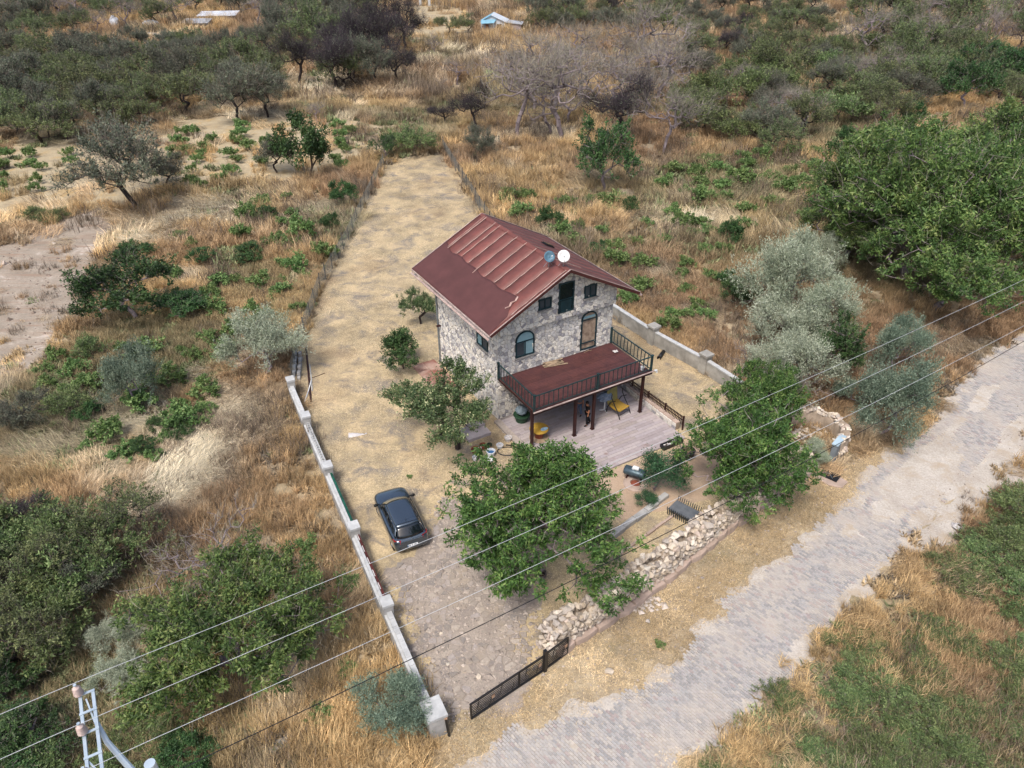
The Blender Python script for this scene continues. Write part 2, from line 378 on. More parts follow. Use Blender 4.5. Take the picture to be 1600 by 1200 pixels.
# worn block pavers, each a separate block with a joint, sunk in places under sand
def pavers():
    d = Vector(P_ROAD[1]) - Vector(P_ROAD[17]); a = math.atan2(d.y, d.x); ca, sa = math.cos(a), math.sin(a)
    o = np.array(P_ROAD[17]); n0, n1 = -20, 62
    bl, bw = 0.22, 0.115
    I = np.arange(int(n0 / bw), int(n1 / bw)); J = np.arange(-60, 34)
    II, JJ = np.meshgrid(I, J); s = II * bw; tt = JJ * bl + (II % 2) * bl / 2
    x = o[0] + s * ca - tt * sa; y = o[1] + s * sa + tt * ca; x = x.ravel(); y = y.ravel()
    dd = sdist(x, y, P_ROAD); n = fbm(x * 1.3, y * 1.3, 31, 4)
    # sandy lane along the middle and the far edge
    sr, tr = s.ravel(), tt.ravel(); sand = .5 * fbm(sr * 0.10, tr * 0.75, 37, 4) + .5 * fbm(x * 0.3, y * 0.3, 38, 4)
    k = (dd < -0.32 + (n - 0.5) * 2.2) & (sand < 0.605) & ~(inside(x, y, P_SANDR) & (n > 0.42)) & (np.hypot(x, y) > 6)
    x, y = x[k], y[k]; m = len(x); rg = np.random.default_rng(5)
    z1 = 0.046 + rg.random(m) * 0.008 + 0.006 * fbm(x * 0.8, y * 0.8, 13, 3); g = 0.009
    hx, hy = bw / 2 - g, bl / 2 - g; j = rg.normal(0, 0.02, m)
    c, s_ = np.cos(a + j), np.sin(a + j); V = np.zeros((m, 8, 3)); t1 = rg.normal(0, 0.0025, (m, 4))
    for q, (sx, sy) in enumerate(((-1, -1), (1, -1), (1, 1), (-1, 1))):
        V[:, q, 0] = x + c * sx * hx - s_ * sy * hy; V[:, q, 1] = y + s_ * sx * hx + c * sy * hy; V[:, q, 2] = 0.015
        V[:, q + 4, :2] = V[:, q, :2]; V[:, q + 4, 2] = z1 + t1[:, q]
    F = np.array([(4, 5, 6, 7), (0, 1, 5, 4), (1, 2, 6, 5), (2, 3, 7, 6), (3, 0, 4, 7)])
    f = (F[None] + (np.arange(m) * 8)[:, None, None]).reshape(-1, 4)
    r = np.repeat(np.clip(0.5 + (fbm(x * 0.4, y * 0.4, 51, 4) - 0.5) * 0.6 + rg.normal(0, 0.24, m), 0, 0.999), 5)
    mb = MB(); mb.raw(V.reshape(-1, 3), f, r); return mb
M_PAVER = multi('worn_paver', ['#9d9896', '#918e8d', '#999795', '#8b8988', '#9e9a97', '#a49e98', '#968b88', '#a8a199'], 0.9, 0.4, 11, True, dust=('#b0a69b', 0.45, 0.44, 0.74), bump=0.3)
o = obj('paver_courses', pavers(), M_PAVER, road); tag(o, kind='stuff')

# flagstones of the driveway
M_FLAG = multi('flagstone', ['#91877d', '#998f86', '#877e77', '#a2978b', '#8d8379', '#988f89', '#7f7872'], 0.92, 0.4, 9, True, dust=('#968979', 1.0, 0.46, 0.70), bump=0.5)
pd = np.array(P_DRIVE); x0, y0 = pd.min(0); x1, y1 = pd.max(0)
flags = cells(x0, y0, x1, y1, 0.33, 0.47, 0.04, 21, keep=lambda x, y: sdist(np.array([x]), np.array([y]), P_DRIVE)[0] < -0.45 + 2.4 * (vnoise(x * 0.9, y * 0.9, 4) - 0.5))
flags.sort(key=lambda c: c[0][1]); rest = MB(); drv = bpy.data.objects['driveway_ground']; rg = random.Random(4); nfl = 0
for (cx, cy), P in flags:
    if vnoise(cx * 0.9, cy * 0.9, 77) > 0.74: continue
    z1 = 0.078 + rg.uniform(-0.014, 0.022); tx, ty = rg.gauss(0, 0.03), rg.gauss(0, 0.03)
    to3 = lambda x, y, d: (x, y, d + ((x - cx) * tx + (y - cy) * ty if d > 0.03 else 0))
    if nfl < 300: m1 = MB(); prism(m1, P, to3, 0.0, z1, rg.random(), 0.03); obj('flagstone', m1, M_FLAG, drv)
    else: prism(rest, P, to3, 0.0, z1, rg.random(), 0.03)
    nfl += 1
if rest.n: tag(obj('flagstone_remainder', rest, M_FLAG, drv), kind='stuff')

# ================================================================== THE HOUSE
HL, HWD, OV, GV, ZE, ZR, ZD, DD = 7.948, 8.22, 1.064, 1.15, 6.745, 9.428, 3.054, 4.047
ZLEDGE = 5.93; JET = 0.28
house = thing('stone_house', 'two-storey stone-clad house with a red-brown metal roof and a balcony on posts', 'house', HW(0, 0), R(HA))
M_MORTAR = simple('wall_mortar', '#b5aea5', '#9c958e', 5, 0.95, 0, 0.3, 30)
M_CLAD = multi('stone_cladding', ['#c4c0b8', '#b9b6b0', '#c8c3bb', '#a9a6a3', '#c9c3b8', '#93908f', '#bfb9af', '#b2afac', '#8b898c', '#c5bfb6', '#bab6b2'], 0.9, 0.35, 8, bump=0.5, bscale=40, gain=1.15)
M_ROOF = simple('roof_metal', '#71413a', '#5d3731', 1.2, 0.55, 0.28, 0.05, 3, spec=0.4)
M_FELT = simple('roof_felt', '#553433', '#4a2d2c', 0.9, 0.75, 0.12, 0.25, 1.5)
M_BATTEN = simple('roof_strip', '#b39c92', '#8f6f66', 2.0, 0.6, 0.2)
M_TRIM = simple('roof_trim', '#b3a29b', '#8d7a75', 3, 0.6, 0.1)
M_VERGE = simple('verge_board', '#4a2623', '#3c1f1d', 3, 0.6, 0.1)
M_TEAL = simple('teal_frame', '#1f3a40', '#18292f', 3, 0.4, 0.1)
M_RAIL = simple('teal_rail', '#19393a', '#14282d', 4, 0.4, 0.3, spec=0.5)
M_DARKGLASS = simple('dark_glass', '#11171b', '#1b2327', 1.5, 0.08, 0, spec=0.8)
M_PALEGLASS = simple('pale_glass', '#8fb0b5', '#7797a0', 1.2, 0.15, 0.2, spec=0.6)
M_CURTAIN = simple('curtain', '#a4917d', '#6f5c4e', 3.0, 0.8, 0.2)
M_SCREEN = simple('window_screen', '#353c42', '#434a4f', 2, 0.5, 0.1)
M_SILL = simple('stone_sill', '#8d8a86', '#75716e', 5, 0.8, 0)
M_DECK = simple('deck_board', '#54322f', '#45292a', 2.5, 0.6, 0.28, 0.2, 30, spec=0.4)
M_WOOD = simple('dark_wood', '#3a1e1b', '#291514', 4, 0.55, 0.2)
M_PLASTICW = simple('white_plastic', '#d8dadb', '#c4c8ca', 4, 0.5, 0.1)
M_METALG = simple('grey_metal', '#9aa3a8', '#7f888d', 6, 0.4, 0.1, metal=0.6)

def gable(u):      # underside of the roof over u
    return (ZE + (min(u, HWD - u) + OV) * (ZR - ZE) / (HWD / 2 + OV)) - 0.10
# core walls as one closed shell per storey
mb = MB(); zg = gable(0)
mb.poly([(0, 0, 0), (HWD, 0, 0), (HWD, 0, zg), (HWD / 2, 0, gable(HWD / 2)), (0, 0, zg), (0, HL, 0), (HWD, HL, 0), (HWD, HL, zg), (HWD / 2, HL, gable(HWD / 2)), (0, HL, zg)],
        [(0, 1, 2, 3, 4), (9, 8, 7, 6, 5), (0, 4, 9, 5), (1, 6, 7, 2), (4, 3, 8, 9), (3, 2, 7, 8), (0, 5, 6, 1)])
wall = obj('wall', mb, M_MORTAR, house)
mb = MB(); a0, a1 = 0.02, HWD - 0.02
gv = [(a0, ZLEDGE), (a1, ZLEDGE), (a1, gable(a1) + 0.0), (HWD / 2, gable(HWD / 2)), (a0, gable(a0))]
mb.poly([(u, 0.05, z) for u, z in gv] + [(u, -JET, z) for u, z in gv], [(5, 6, 7, 8, 9), (0, 4, 3, 2, 1)] + [(i, (i + 1) % 5, 5 + (i + 1) % 5, 5 + i) for i in range(5)])
gwall = obj('gable_wall', mb, M_MORTAR, house)
# openings on the front (u0,u1,z0,z1,arched,on_gable)
OPEN = [(1.2, 2.5, 4.02, 5.70, True, 0), (5.86, 7.05, 3.12, 5.75, True, 0), (3.93, 5.02, 6.36, 8.28, False, 1), (2.56, 3.45, 6.93, 7.62, False, 1), (5.75, 6.64, 6.87, 7.70, False, 1)]
def free(gb): return lambda x, y: not any(u0 - 0.02 < x < u1 + 0.02 and z0 - 0.02 < y < z1 + 0.02 for u0, u1, z0, z1, ar, g in OPEN if g == gb)
def clad(parent, x0, y0, x1, y1, to3, seed, keep=None, planes=(), step=0.235):
    mb = MB(); rg = random.Random(seed)
    for (cx, cy), P in cells(x0, y0, x1, y1, step, 0.45, 0.028, seed, keep, planes):
        prism(mb, P, to3, 0.0, 0.03 + rg.uniform(0, 0.045), rg.random(), 0.02)
    tag(obj('stone_cladding', mb, M_CLAD, parent), kind='stuff')
clad(wall, 0, 0, HWD, ZLEDGE - 0.0, lambda x, y, d: (x, -d, y), 5, free(0))
kk = (ZR - ZE) / (HWD / 2 + OV); nn = math.hypot(1, kk)
gp = [(-kk / nn, 1 / nn, (ZE + OV * kk - 0.12) / nn), (kk / nn, 1 / nn, (ZE + (HWD + OV) * kk - 0.12) / nn)]
clad(gwall, 0.02, ZLEDGE, HWD - 0.02, ZR, lambda x, y, d: (x, -JET - d, y), 6, free(1), gp, 0.25)
SW = (1.07, 2.42, 4.25, 5.05)
clad(wall, 0, 0, HL, gable(0), lambda x, y, d: (-d, x, y), 8, lambda x, y: not (SW[0] < x < SW[1] and SW[2] < y < SW[3]))
clad(wall, 0, 0, HL, gable(0), lambda x, y, d: (HWD + d, x, y), 9, step=0.4)
clad(wall, 0, 0, HWD, gable(0), lambda x, y, d: (x, HL + d, y), 10, step=0.4)

def arch_pts(u0, u1, z0, z1, arched, n=10):
    if not arched: return [(u0, z0), (u1, z0), (u1, z1), (u0, z1)]
    r = (u1 - u0) / 2; zc = z1 - r * 0.92
    return [(u0, z0), (u1, z0)] + [((u0 + u1) / 2 + r * math.cos(a), zc + r * 0.92 * math.sin(a)) for a in np.linspace(0, math.pi, n)]
def ring(mb, P, wd, to3, d0, d1, rnd=0.5):
    n = len(P); cx = sum(p[0] for p in P) / n; cy = sum(p[1] for p in P) / n; Q = []
    for i in range(n):
        a, b, c = P[i - 1], P[i], P[(i + 1) % n]; e1 = Vector((b[0] - a[0], b[1] - a[1])).normalized(); e2 = Vector((c[0] - b[0], c[1] - b[1])).normalized()
        n1 = Vector((-e1.y, e1.x)); n2 = Vector((-e2.y, e2.x)); m = (n1 + n2); m = m / max(0.3, m.dot(n1)); Q.append((b[0] + m.x * wd, b[1] + m.y * wd))
    v = [to3(x, y, d) for d in (d0, d1) for x, y in P] + [to3(x, y, d) for d in (d0, d1) for x, y in Q]
    f = []
    for i in range(n):
        j = (i + 1) % n; f += [(n + i, n + j, 3 * n + j, 3 * n + i), (i, j, n + j, n + i), (2 * n + i, 3 * n + i, 3 * n + j, 2 * n + j)]
    mb.poly(v, f, rnd); return Q
def window(name, spec, to3, glass, bars, sill=True, panes=None):
    u0, u1, z0, z1, ar = spec[:5]; P = arch_pts(u0, u1, z0, z1, ar)
    mb = MB(); ring(mb, P, 0.085, to3, -0.05, 0.075)
    for a, b in bars:
        pa, pb = Vector(to3(*a, 0.045)), Vector(to3(*b, 0.045)); mb.bar(pa, pb, 0.07, 0.05)
    fr = obj(name, mb, M_TEAL, house)
    mb = MB(); Q = [(x * 0.97 + 0.03 * (u0 + u1) / 2, y * 0.97 + 0.03 * (z0 + z1) / 2) for x, y in P]
    mb.poly([to3(x, y, 0.02) for x, y in Q], [tuple(range(len(Q)))]); obj('pane', mb, glass, fr)
    for (a, b, mt) in (panes or []):
        mb = MB(); (x0, y0), (x1, y1) = a, b; mb.poly([to3(x0, y0, 0.03), to3(x1, y0, 0.03), to3(x1, y1, 0.03), to3(x0, y1, 0.03)], [(0, 1, 2, 3)]); obj('pane', mb, mt, fr)
    if sill:
        mb = MB(); a, b = Vector(to3(u0 - 0.08, z0 - 0.05, 0.07)), Vector(to3(u1 + 0.08, z0 - 0.05, 0.07)); mb.bar(a, b, 0.2, 0.07); obj('sill', mb, M_SILL, fr)
    return fr
fr3 = lambda x, y, d: (x, -d, y); fg3 = lambda x, y, d: (x, -JET - d, y); fs3 = lambda x, y, d: (-d, x, y)
window('arched_window', OPEN[0], fr3, M_PALEGLASS, [((1.28, 5.02), (2.42, 5.02)), ((1.85, 4.1), (1.85, 5.0))], True, [((1.3, 4.12), (1.8, 4.95), M_SCREEN)])
d = window('balcony_door', OPEN[1], fr3, M_CURTAIN, [((5.94, 5.2), (6.97, 5.2)), ((5.98, 3.6), (6.93, 3.6))], False, [((6.0, 5.27), (6.9, 5.45), M_PALEGLASS)])
mb = MB(); mb.bar((6.9, -0.10, 4.2), (6.9, -0.10, 4.35), 0.03); obj('handle', mb, M_METALG, d)
d = window('attic_door', OPEN[2], fg3, M_DARKGLASS, [((4.0, 7.2), (4.95, 7.2))], False, [((4.08, 6.47), (4.88, 7.12), M_TEAL)])
window('attic_window', OPEN[3], fg3, M_SCREEN, [((3.0, 7.0), (3.0, 7.55))])
window('attic_window', OPEN[4], fg3, M_SCREEN, [((6.2, 6.95), (6.2, 7.65))])
window('side_window', (SW[0], SW[1], SW[2], SW[3], False), fs3, M_PALEGLASS, [((1.75, 4.3), (1.75, 5.0))], True, [((1.15, 4.33), (1.7, 4.97), M_SCREEN)])

# roof
roofm = MB(); y0, y1 = -GV, HL + GV; cxr = HWD / 2; TH = 0.10
def sl(v, s, off=0.0, side=-1):     # point on a roof slope: v along the house, s from eave (0) to ridge (1), off above it
    run = HWD / 2 + OV; rise = ZR - ZE; L = math.hypot(run, rise); u = -OV + s * run if side < 0 else HWD + OV - s * run
    nx = (-rise / L if side < 0 else rise / L); return (u + nx * off, v, ZE + s * rise + run / L * off)
for side in (-1, 1):
    a = [sl(y0, 0, -0.02, side), sl(y1, 0, -0.02, side), sl(y1, 1, -0.02, side), sl(y0, 1, -0.02, side)]; b = [sl(y0, 0, -0.02 - TH, side), sl(y1, 0, -0.02 - TH, side), sl(y1, 1, -0.02 - TH, side), sl(y0, 1, -0.02 - TH, side)]
    f = [(0, 1, 2, 3), (7, 6, 5, 4), (0, 4, 5, 1), (1, 5, 6, 2), (3, 7, 4, 0)] ; f = f if side > 0 else [tuple(reversed(q)) for q in f]
    roofm.poly(a + b, f)
roof = obj('roof', roofm, M_VERGE, house)
def sheet_panel(v0, v1, s0, s1, side, off, rnd, name='metal_sheet', mat=M_ROOF, nv=2, ns=12, wav=0.0, s0f=None):
    V = []; nv_ = nv
    for j in range(nv_ + 1):
        v = v0 + (v1 - v0) * j / nv_; ss0 = s0f(v) if s0f else s0
        for i in range(ns + 1):
            s = ss0 + (s1 - ss0) * i / ns; V.append(sl(v, s, off + wav * (fbm(v * 1.2, s * 9, 3, 3) - 0.5), side))
    n = ns + 1; F = [(j * n + i, (j + 1) * n + i, (j + 1) * n + i + 1, j * n + i + 1) for j in range(nv_) for i in range(ns)]
    if side < 0: F = [tuple(reversed(q)) for q in F]
    mb = MB(); mb.raw(V, F, rnd); m = obj(name, mb, mat, roof, smooth=True)
    md = m.modifiers.new('thick', 'SOLIDIFY'); md.thickness = 0.012; md.offset = -1; return m
STR = [8.35, 7.2, 6.62, 5.6, 4.5, 3.4, 2.33, 1.22, 0.2, -0.95]
edges = [y1] + STR + [y0]; rr = [0.35, 0.42, 0.9, 0.95, 0.5, 0.62, 0.45, 0.55, 0.4, 0.66, 0.7]
for i in range(len(edges) - 1):
    sheet_panel(edges[i + 1] + 0.01, edges[i] - 0.01, 0.36 if edges[i] > 0 and i < 9 else 0.0 if i >= 9 else 0.2, 1.0, -1, 0.012, rr[i], wav=0.02)
felt_edge = [(-1.15, 0.0), (-0.95, 0.06), (-0.8, 0.27), (-0.41, 0.33), (-0.12, 0.47), (1.1, 0.445), (3.3, 0.43), (6.4, 0.453), (7.7, 0.437), (9.1, 0.49)]
fe = lambda v: float(np.interp(v, [p[0] for p in felt_edge], [p[1] for p in felt_edge])) + 0.008 * math.sin(v * 3)
V = []; nv_, ns_ = 60, 14
for j in range(nv_ + 1):
    v = y0 + (y1 - y0) * j / nv_; top = max(0.004, fe(v))
    for i in range(ns_ + 1):
        s = top * i / ns_; wr = 0.03 * math.exp(-((s - 0.33 + 0.22 * (v / 9)) / 0.025) ** 2) * (1 if v > 1 and v < 8 else 0.3) + 0.018 * (fbm(v * 0.9, s * 8, 8, 3) - 0.4)
        V.append(sl(v, s - 0.006, 0.03 + wr, -1))
n = ns_ + 1; F = [(j * n + i, j * n + i + 1, (j + 1) * n + i + 1, (j + 1) * n + i) for j in range(nv_) for i in range(ns_)]
mb = MB(); mb.raw(V, F); o = obj('roofing_felt', mb, M_FELT, roof, smooth=True); md = o.modifiers.new('thick', 'SOLIDIFY'); md.thickness = 0.015
lo = [0.434, 0.457, 0.474, 0.452, 0.379, 0.437, 0.443, 0.45, 0.488, 0.281]
for v, s in zip(STR, lo):
    mb = MB(); N = 8; top = 0.995 if v > 2 else 0.95 if v > 0.5 else 0.89 if v > -0.5 else 0.97
    pts = [sl(v + 0.02 * math.sin(k * 2.3 + v), s + (top - s) * k / N, 0.045) for k in range(N + 1)]
    for k in range(N): mb.bar(pts[k], pts[k + 1], 0.045 if v > 8 else 0.034, 0.025, 0.3 + 0.6 * random.random())
    obj('joint_strip', mb, M_BATTEN, roof)
for dv in (0.16,):
    mb = MB(); mb.bar(sl(8.35 + dv, 0.45, 0.03), sl(8.45 + dv, 0.99, 0.03), 0.03, 0.03); obj('joint_strip', mb, M_BATTEN, roof)
mb = MB(); q = [sl(-0.16, 0.297, 0.06), sl(-0.3, 0.34, 0.06), sl(-0.12, 0.38, 0.06), sl(-0.25, 0.42, 0.06), sl(-0.1, 0.467, 0.06)]
for k in range(4): mb.bar(q[k], q[k + 1], 0.1, 0.03)
obj('torn_flashing', mb, M_BATTEN, roof)
for i in range(9):       # far slope, low ribbed sheets
    sheet_panel(y0 + (y1 - y0) * i / 9 + 0.01, y0 + (y1 - y0) * (i + 1) / 9 - 0.01, 0, 1, 1, 0.012, random.Random(i).uniform(0.1, 0.6), wav=0.015)
for v in (0.6, 1.7, 2.8):
    mb = MB(); mb.bar(sl(v, 0.62, 0.03, 1), sl(v, 0.98, 0.03, 1), 0.035, 0.03); obj('joint_strip', mb, M_BATTEN, roof)
mb = MB()
for k in range(24):
    a = y0 + (y1 - y0) * k / 24; b = y0 + (y1 - y0) * (k + 1) / 24; za = 0.01 * math.sin(k * 1.7)
    mb.poly([(cxr - 0.2, a, ZR - 0.10 + 0.03 + za), (cxr, a, ZR + 0.04 + za), (cxr + 0.2, a, ZR - 0.07 + za), (cxr - 0.2, b, ZR - 0.07 + za), (cxr, b, ZR + 0.04 + za), (cxr + 0.2, b, ZR - 0.07 + za)], [(0, 1, 4, 3), (1, 2, 5, 4)])
obj('ridge_cap', mb, M_ROOF, roof)
for side in (-1, 1):
    for v in (y0 - 0.02, y1 + 0.02):
        mb = MB(); mb.bar(sl(v, -0.005, -0.05, side), sl(v, 1.0, -0.05, side), 0.035, 0.18); obj('verge_board', mb, M_VERGE, roof)
        mb = MB(); mb.bar(sl(v, 0.0, 0.05, side), sl(v, 1.0, 0.05, side), 0.05, 0.025); obj('verge_trim', mb, M_TRIM, roof)
    mb = MB(); x, _, z = sl(0, -0.012, 0, side)
    mb.bar((x, y0, z - 0.03), (x, y1, z - 0.03), 0.07, 0.07); obj('eave_trim', mb, M_TRIM, roof)
    mb = MB(); x, _, z = sl(0, -0.03, 0, side)
    n = 7; V = []
    for yy in (y0, y1):
        for k in range(n): a = math.pi + math.pi * k / (n - 1); V.append((x + 0.075 * math.cos(a), yy, z - 0.1 + 0.075 * math.sin(a)))
    mb.poly(V, [(k, k + 1, n + k + 1, n + k) for k in range(n - 1)]); g = obj('gutter', mb, M_TRIM, roof); md = g.modifiers.new('t', 'SOLIDIFY'); md.thickness = 0.008
mb = MB(); mb.box(-0.35, -0.3, 0, 0.35, 0.3, 0.09); mb.box(-0.28, -0.23, 0.09, 0.28, 0.23, 0.12)
o = obj('roof_hatch', mb, M_DARKGLASS, roof); o.location = sl(5.0, 0.52, 0.02, 1); o.rotation_euler = (0, math.atan2(ZR - ZE, HWD / 2 + OV), 0)
# downpipe and bent outlet
mb = MB(); mb.tube([(-OV - 0.1, HL + 0.6, ZE - 0.12), (-OV + 0.1, HL + 0.5, ZE - 0.5), (-0.14, HL - 0.15, ZE - 1.3), (-0.12, HL - 0.15, 0.1)], 0.055, 8); obj('downpipe', mb, M_METALG, house)
mb = MB(); mb.box(-0.35, HL - 0.5, 3.0, -0.05, HL - 0.3, 3.06); obj('pipe_bracket', mb, M_WOOD, house)

# balcony
y_out = -DD
bal = obj('balcony', MB().box(0.02, y_out + 0.05, ZD - 0.2, HWD - 0.02, -0.06, ZD - 0.05), M_WOOD, house)
nb = 28; rg = random.Random(3)
for i in range(nb):
    a = y_out + (DD - 0.07) * i / nb; b = y_out + (DD - 0.07) * (i + 1) / nb; mb = MB(); z = ZD - 0.02 + rg.uniform(-0.003, 0.003)
    mb.box(0.0, a + 0.004, z - 0.025, HWD, b - 0.006, z, rg.random()); obj('deck_board', mb, M_DECK, bal)
mb = MB(); mb.box(-0.03, y_out - 0.06, ZD - 0.22, HWD + 0.1, y_out - 0.01, ZD + 0.0); obj('fascia', mb, M_WOOD, bal)
mb = MB(); mb.bar((-0.1, y_out - 0.1, ZD - 0.02), (HWD + 0.25, y_out - 0.1, ZD - 0.02), 0.07, 0.05); obj('edge_gutter', mb, M_TRIM, bal)
mb = MB(); mb.tube([(HWD + 0.2, y_out - 0.1, ZD - 0.0), (HWD + 0.36, y_out - 0.1, ZD - 0.02), (HWD + 0.4, y_out - 0.1, ZD - 0.18)], 0.06, 8); obj('gutter_spout', mb, M_PLASTICW, bal)
for a, b in (((0, y_out), (0, -0.08)), ((0, y_out), (HWD, y_out)), ((HWD, y_out), (HWD, -0.08))):
    A, B = Vector((*a, 0)), Vector((*b, 0)); L = (B - A).length; dirn = (B - A).normalized()
    for zz, w in ((1.0, 0.07), (0.12, 0.045)):
        mb = MB(); mb.bar(A + Vector((0, 0, ZD + zz)), B + Vector((0, 0, ZD + zz)), w, 0.05); obj('hand_rail' if zz > 0.5 else 'bottom_rail', mb, M_RAIL, bal)
    n = int(L / 0.31)
    for k in range(1, n):
        p = A + dirn * (L * k / n); mb = MB(); mb.bar(p + Vector((0, 0, ZD + 0.12)), p + Vector((0, 0, ZD + 0.99)), 0.035, 0.035, 0.3 + 0.4 * rg.random()); obj('baluster', mb, M_RAIL, bal)
for p in ((0, y_out), (HWD, y_out), (HWD * 0.52, y_out), (0, -0.1), (HWD, -0.1)):
    mb = MB(); mb.bar((p[0], p[1], ZD - 0.1), (p[0], p[1], ZD + 1.06), 0.11, 0.11); mb.box(p[0] - 0.075, p[1] - 0.075, ZD + 1.06, p[0] + 0.075, p[1] + 0.075, ZD + 1.09); obj('railing_post', mb, M_RAIL, bal)
for u, v in ((0.25, -3.45), (2.97, -3.83), (4.27, -3.84), (7.83, -3.9)):
    mb = MB(); mb.bar((u, v, 0.1), (u, v, ZD - 0.35), 0.15, 0.15, up=(0, 1, 0)); mb.box(u - 0.11, v - 0.11, 0.1, u + 0.11, v + 0.11, 0.16); obj('support_post', mb, M_WOOD, house)
mb = MB(); mb.bar((0.0, -3.75, ZD - 0.29), (HWD, -3.75, ZD - 0.29), 0.14, 0.16); obj('beam', mb, M_WOOD, house)
for k in range(9):
    u = 0.15 + (HWD - 0.3) * k / 8; mb = MB(); mb.bar((u, -0.05, ZD - 0.205), (u, y_out, ZD - 0.205), 0.07, 0.11); obj('joist', mb, M_WOOD, house)
# ground floor door and window behind the balcony posts
window('ground_floor_door', (5.2, 6.3, 0.12, 2.2, False), fr3, M_DARKGLASS, [((5.75, 0.2), (5.75, 2.15))], False)
window('ground_floor_window', (1.6, 3.0, 1.0, 2.2, False), fr3, M_DARKGLASS, [((2.3, 1.05), (2.3, 2.15))], True)

# patio of long stamped concrete boards
M_PATIO = multi('patio_board', ['#9b9090', '#a19796', '#958b8b', '#9d9495', '#a59b99', '#978d89'], 0.8, 0.3, 4, dust=('#80665c', 0.8, 0.62, 0.74), bump=0.15)
pat = thing('patio', None, None, HW(0, 0), R(HA)); pat['kind'] = 'structure'
mb = MB(); mb.box(0.0, -7.35, -0.02, 8.5, -0.05, 0.085); obj('patio_base', mb, simple('patio_edge', '#8b8280', '#77706e', 5), pat)
rg = random.Random(9); pw = 0.235; nr = int(7.25 / pw)
for i in range(nr):
    v0 = -7.33 + i * pw; u = 0.02 - rg.uniform(0, 1.4)
    while u < 8.48:
        l = rg.uniform(1.3, 2.1); a, b = max(0.02, u), min(8.48, u + l)
        if b - a > 0.1:
            mb = MB(); mb.box(a + 0.006, v0 + 0.006, 0.08, b - 0.006, v0 + pw - 0.008, 0.108 + rg.uniform(0, 0.006), rg.random()); obj('patio_board', mb, M_PATIO, pat)
        u += l
mb = MB(); mb.box(-0.42, -7.3, 0, -0.02, -0.2, 0.2); obj('patio_kerb', mb, simple('pale_kerb', '#ab9f94', '#938880', 5, 0.9, 0, 0.4), pat)

# ================================================================== WALLS, FENCES, GATE
M_CONC = simple('weathered_concrete', '#a9a7a4', '#8b8a88', 1.6, 0.9, 0.2, 0.4, 30, detail=8)
M_CONC2 = simple('light_concrete', '#b9bab9', '#9fa0a0', 2.5, 0.9, 0.2, 0.3, 30)
M_OLDWALL = simple('old_concrete', '#a5a29b', '#7d7a74', 1.1, 0.95, 0.3, 0.5, 20, detail=9)
M_GREEN = simple('green_block_paint', '#1c5a48', '#123a30', 6, 0.6, 0.4)
M_REDBRICK = simple('clay_block', '#5a2a26', '#42201e', 6, 0.8, 0.5)
M_MORTW = simple('white_mortar', '#c7c3c0', '#a9a5a2', 6, 0.9, 0.2)
M_CORE_SHADE = simple('block_core_shade', '#4a4947', '#3d3c3b', 6, 0.95, 0)  # floor of the open block cores: their inner shade put into a dark colour
pill = [G(453, 591, 1.35), G(477, 647, 1.35), G(511, 725, 1.35), G(552.5, 820, 1.35), G(603.5, 938.5, 1.35), G(677, 1105, 1.35)]
pill = [Vector((p.x, p.y, 0)) for p in pill]
lw = thing('concrete_boundary_wall', 'low grey block wall with capped pillars along the west of the yard', 'wall', pill[0])
lw['label'] = 'low grey block wall with square pillars between the tall dry grass and the parked car'
def L(p): return p - pill[0]
for i, p in enumerate(pill):
    s = 0.27 if i < 5 else 0.42; h = 1.22 if i < 5 else 1.15; q = L(p); d = (pill[min(i + 1, 5)] - pill[max(i - 1, 0)]); a = math.atan2(d.y, d.x)
    M = Matrix.Translation(q) @ Matrix.Rotation(a, 4, 'Z'); mb = MB(); mb.box(-s, -s * 0.8, 0, s, s * 0.8, h, M=M); o = obj('pillar', mb, M_CONC, lw)
    mb = MB(); mb.box(-s * 1.12, -s * 0.95, h, s * 1.12, s * 0.95, h + 0.13, M=M); obj('pillar_cap', mb, M_CONC2, o)
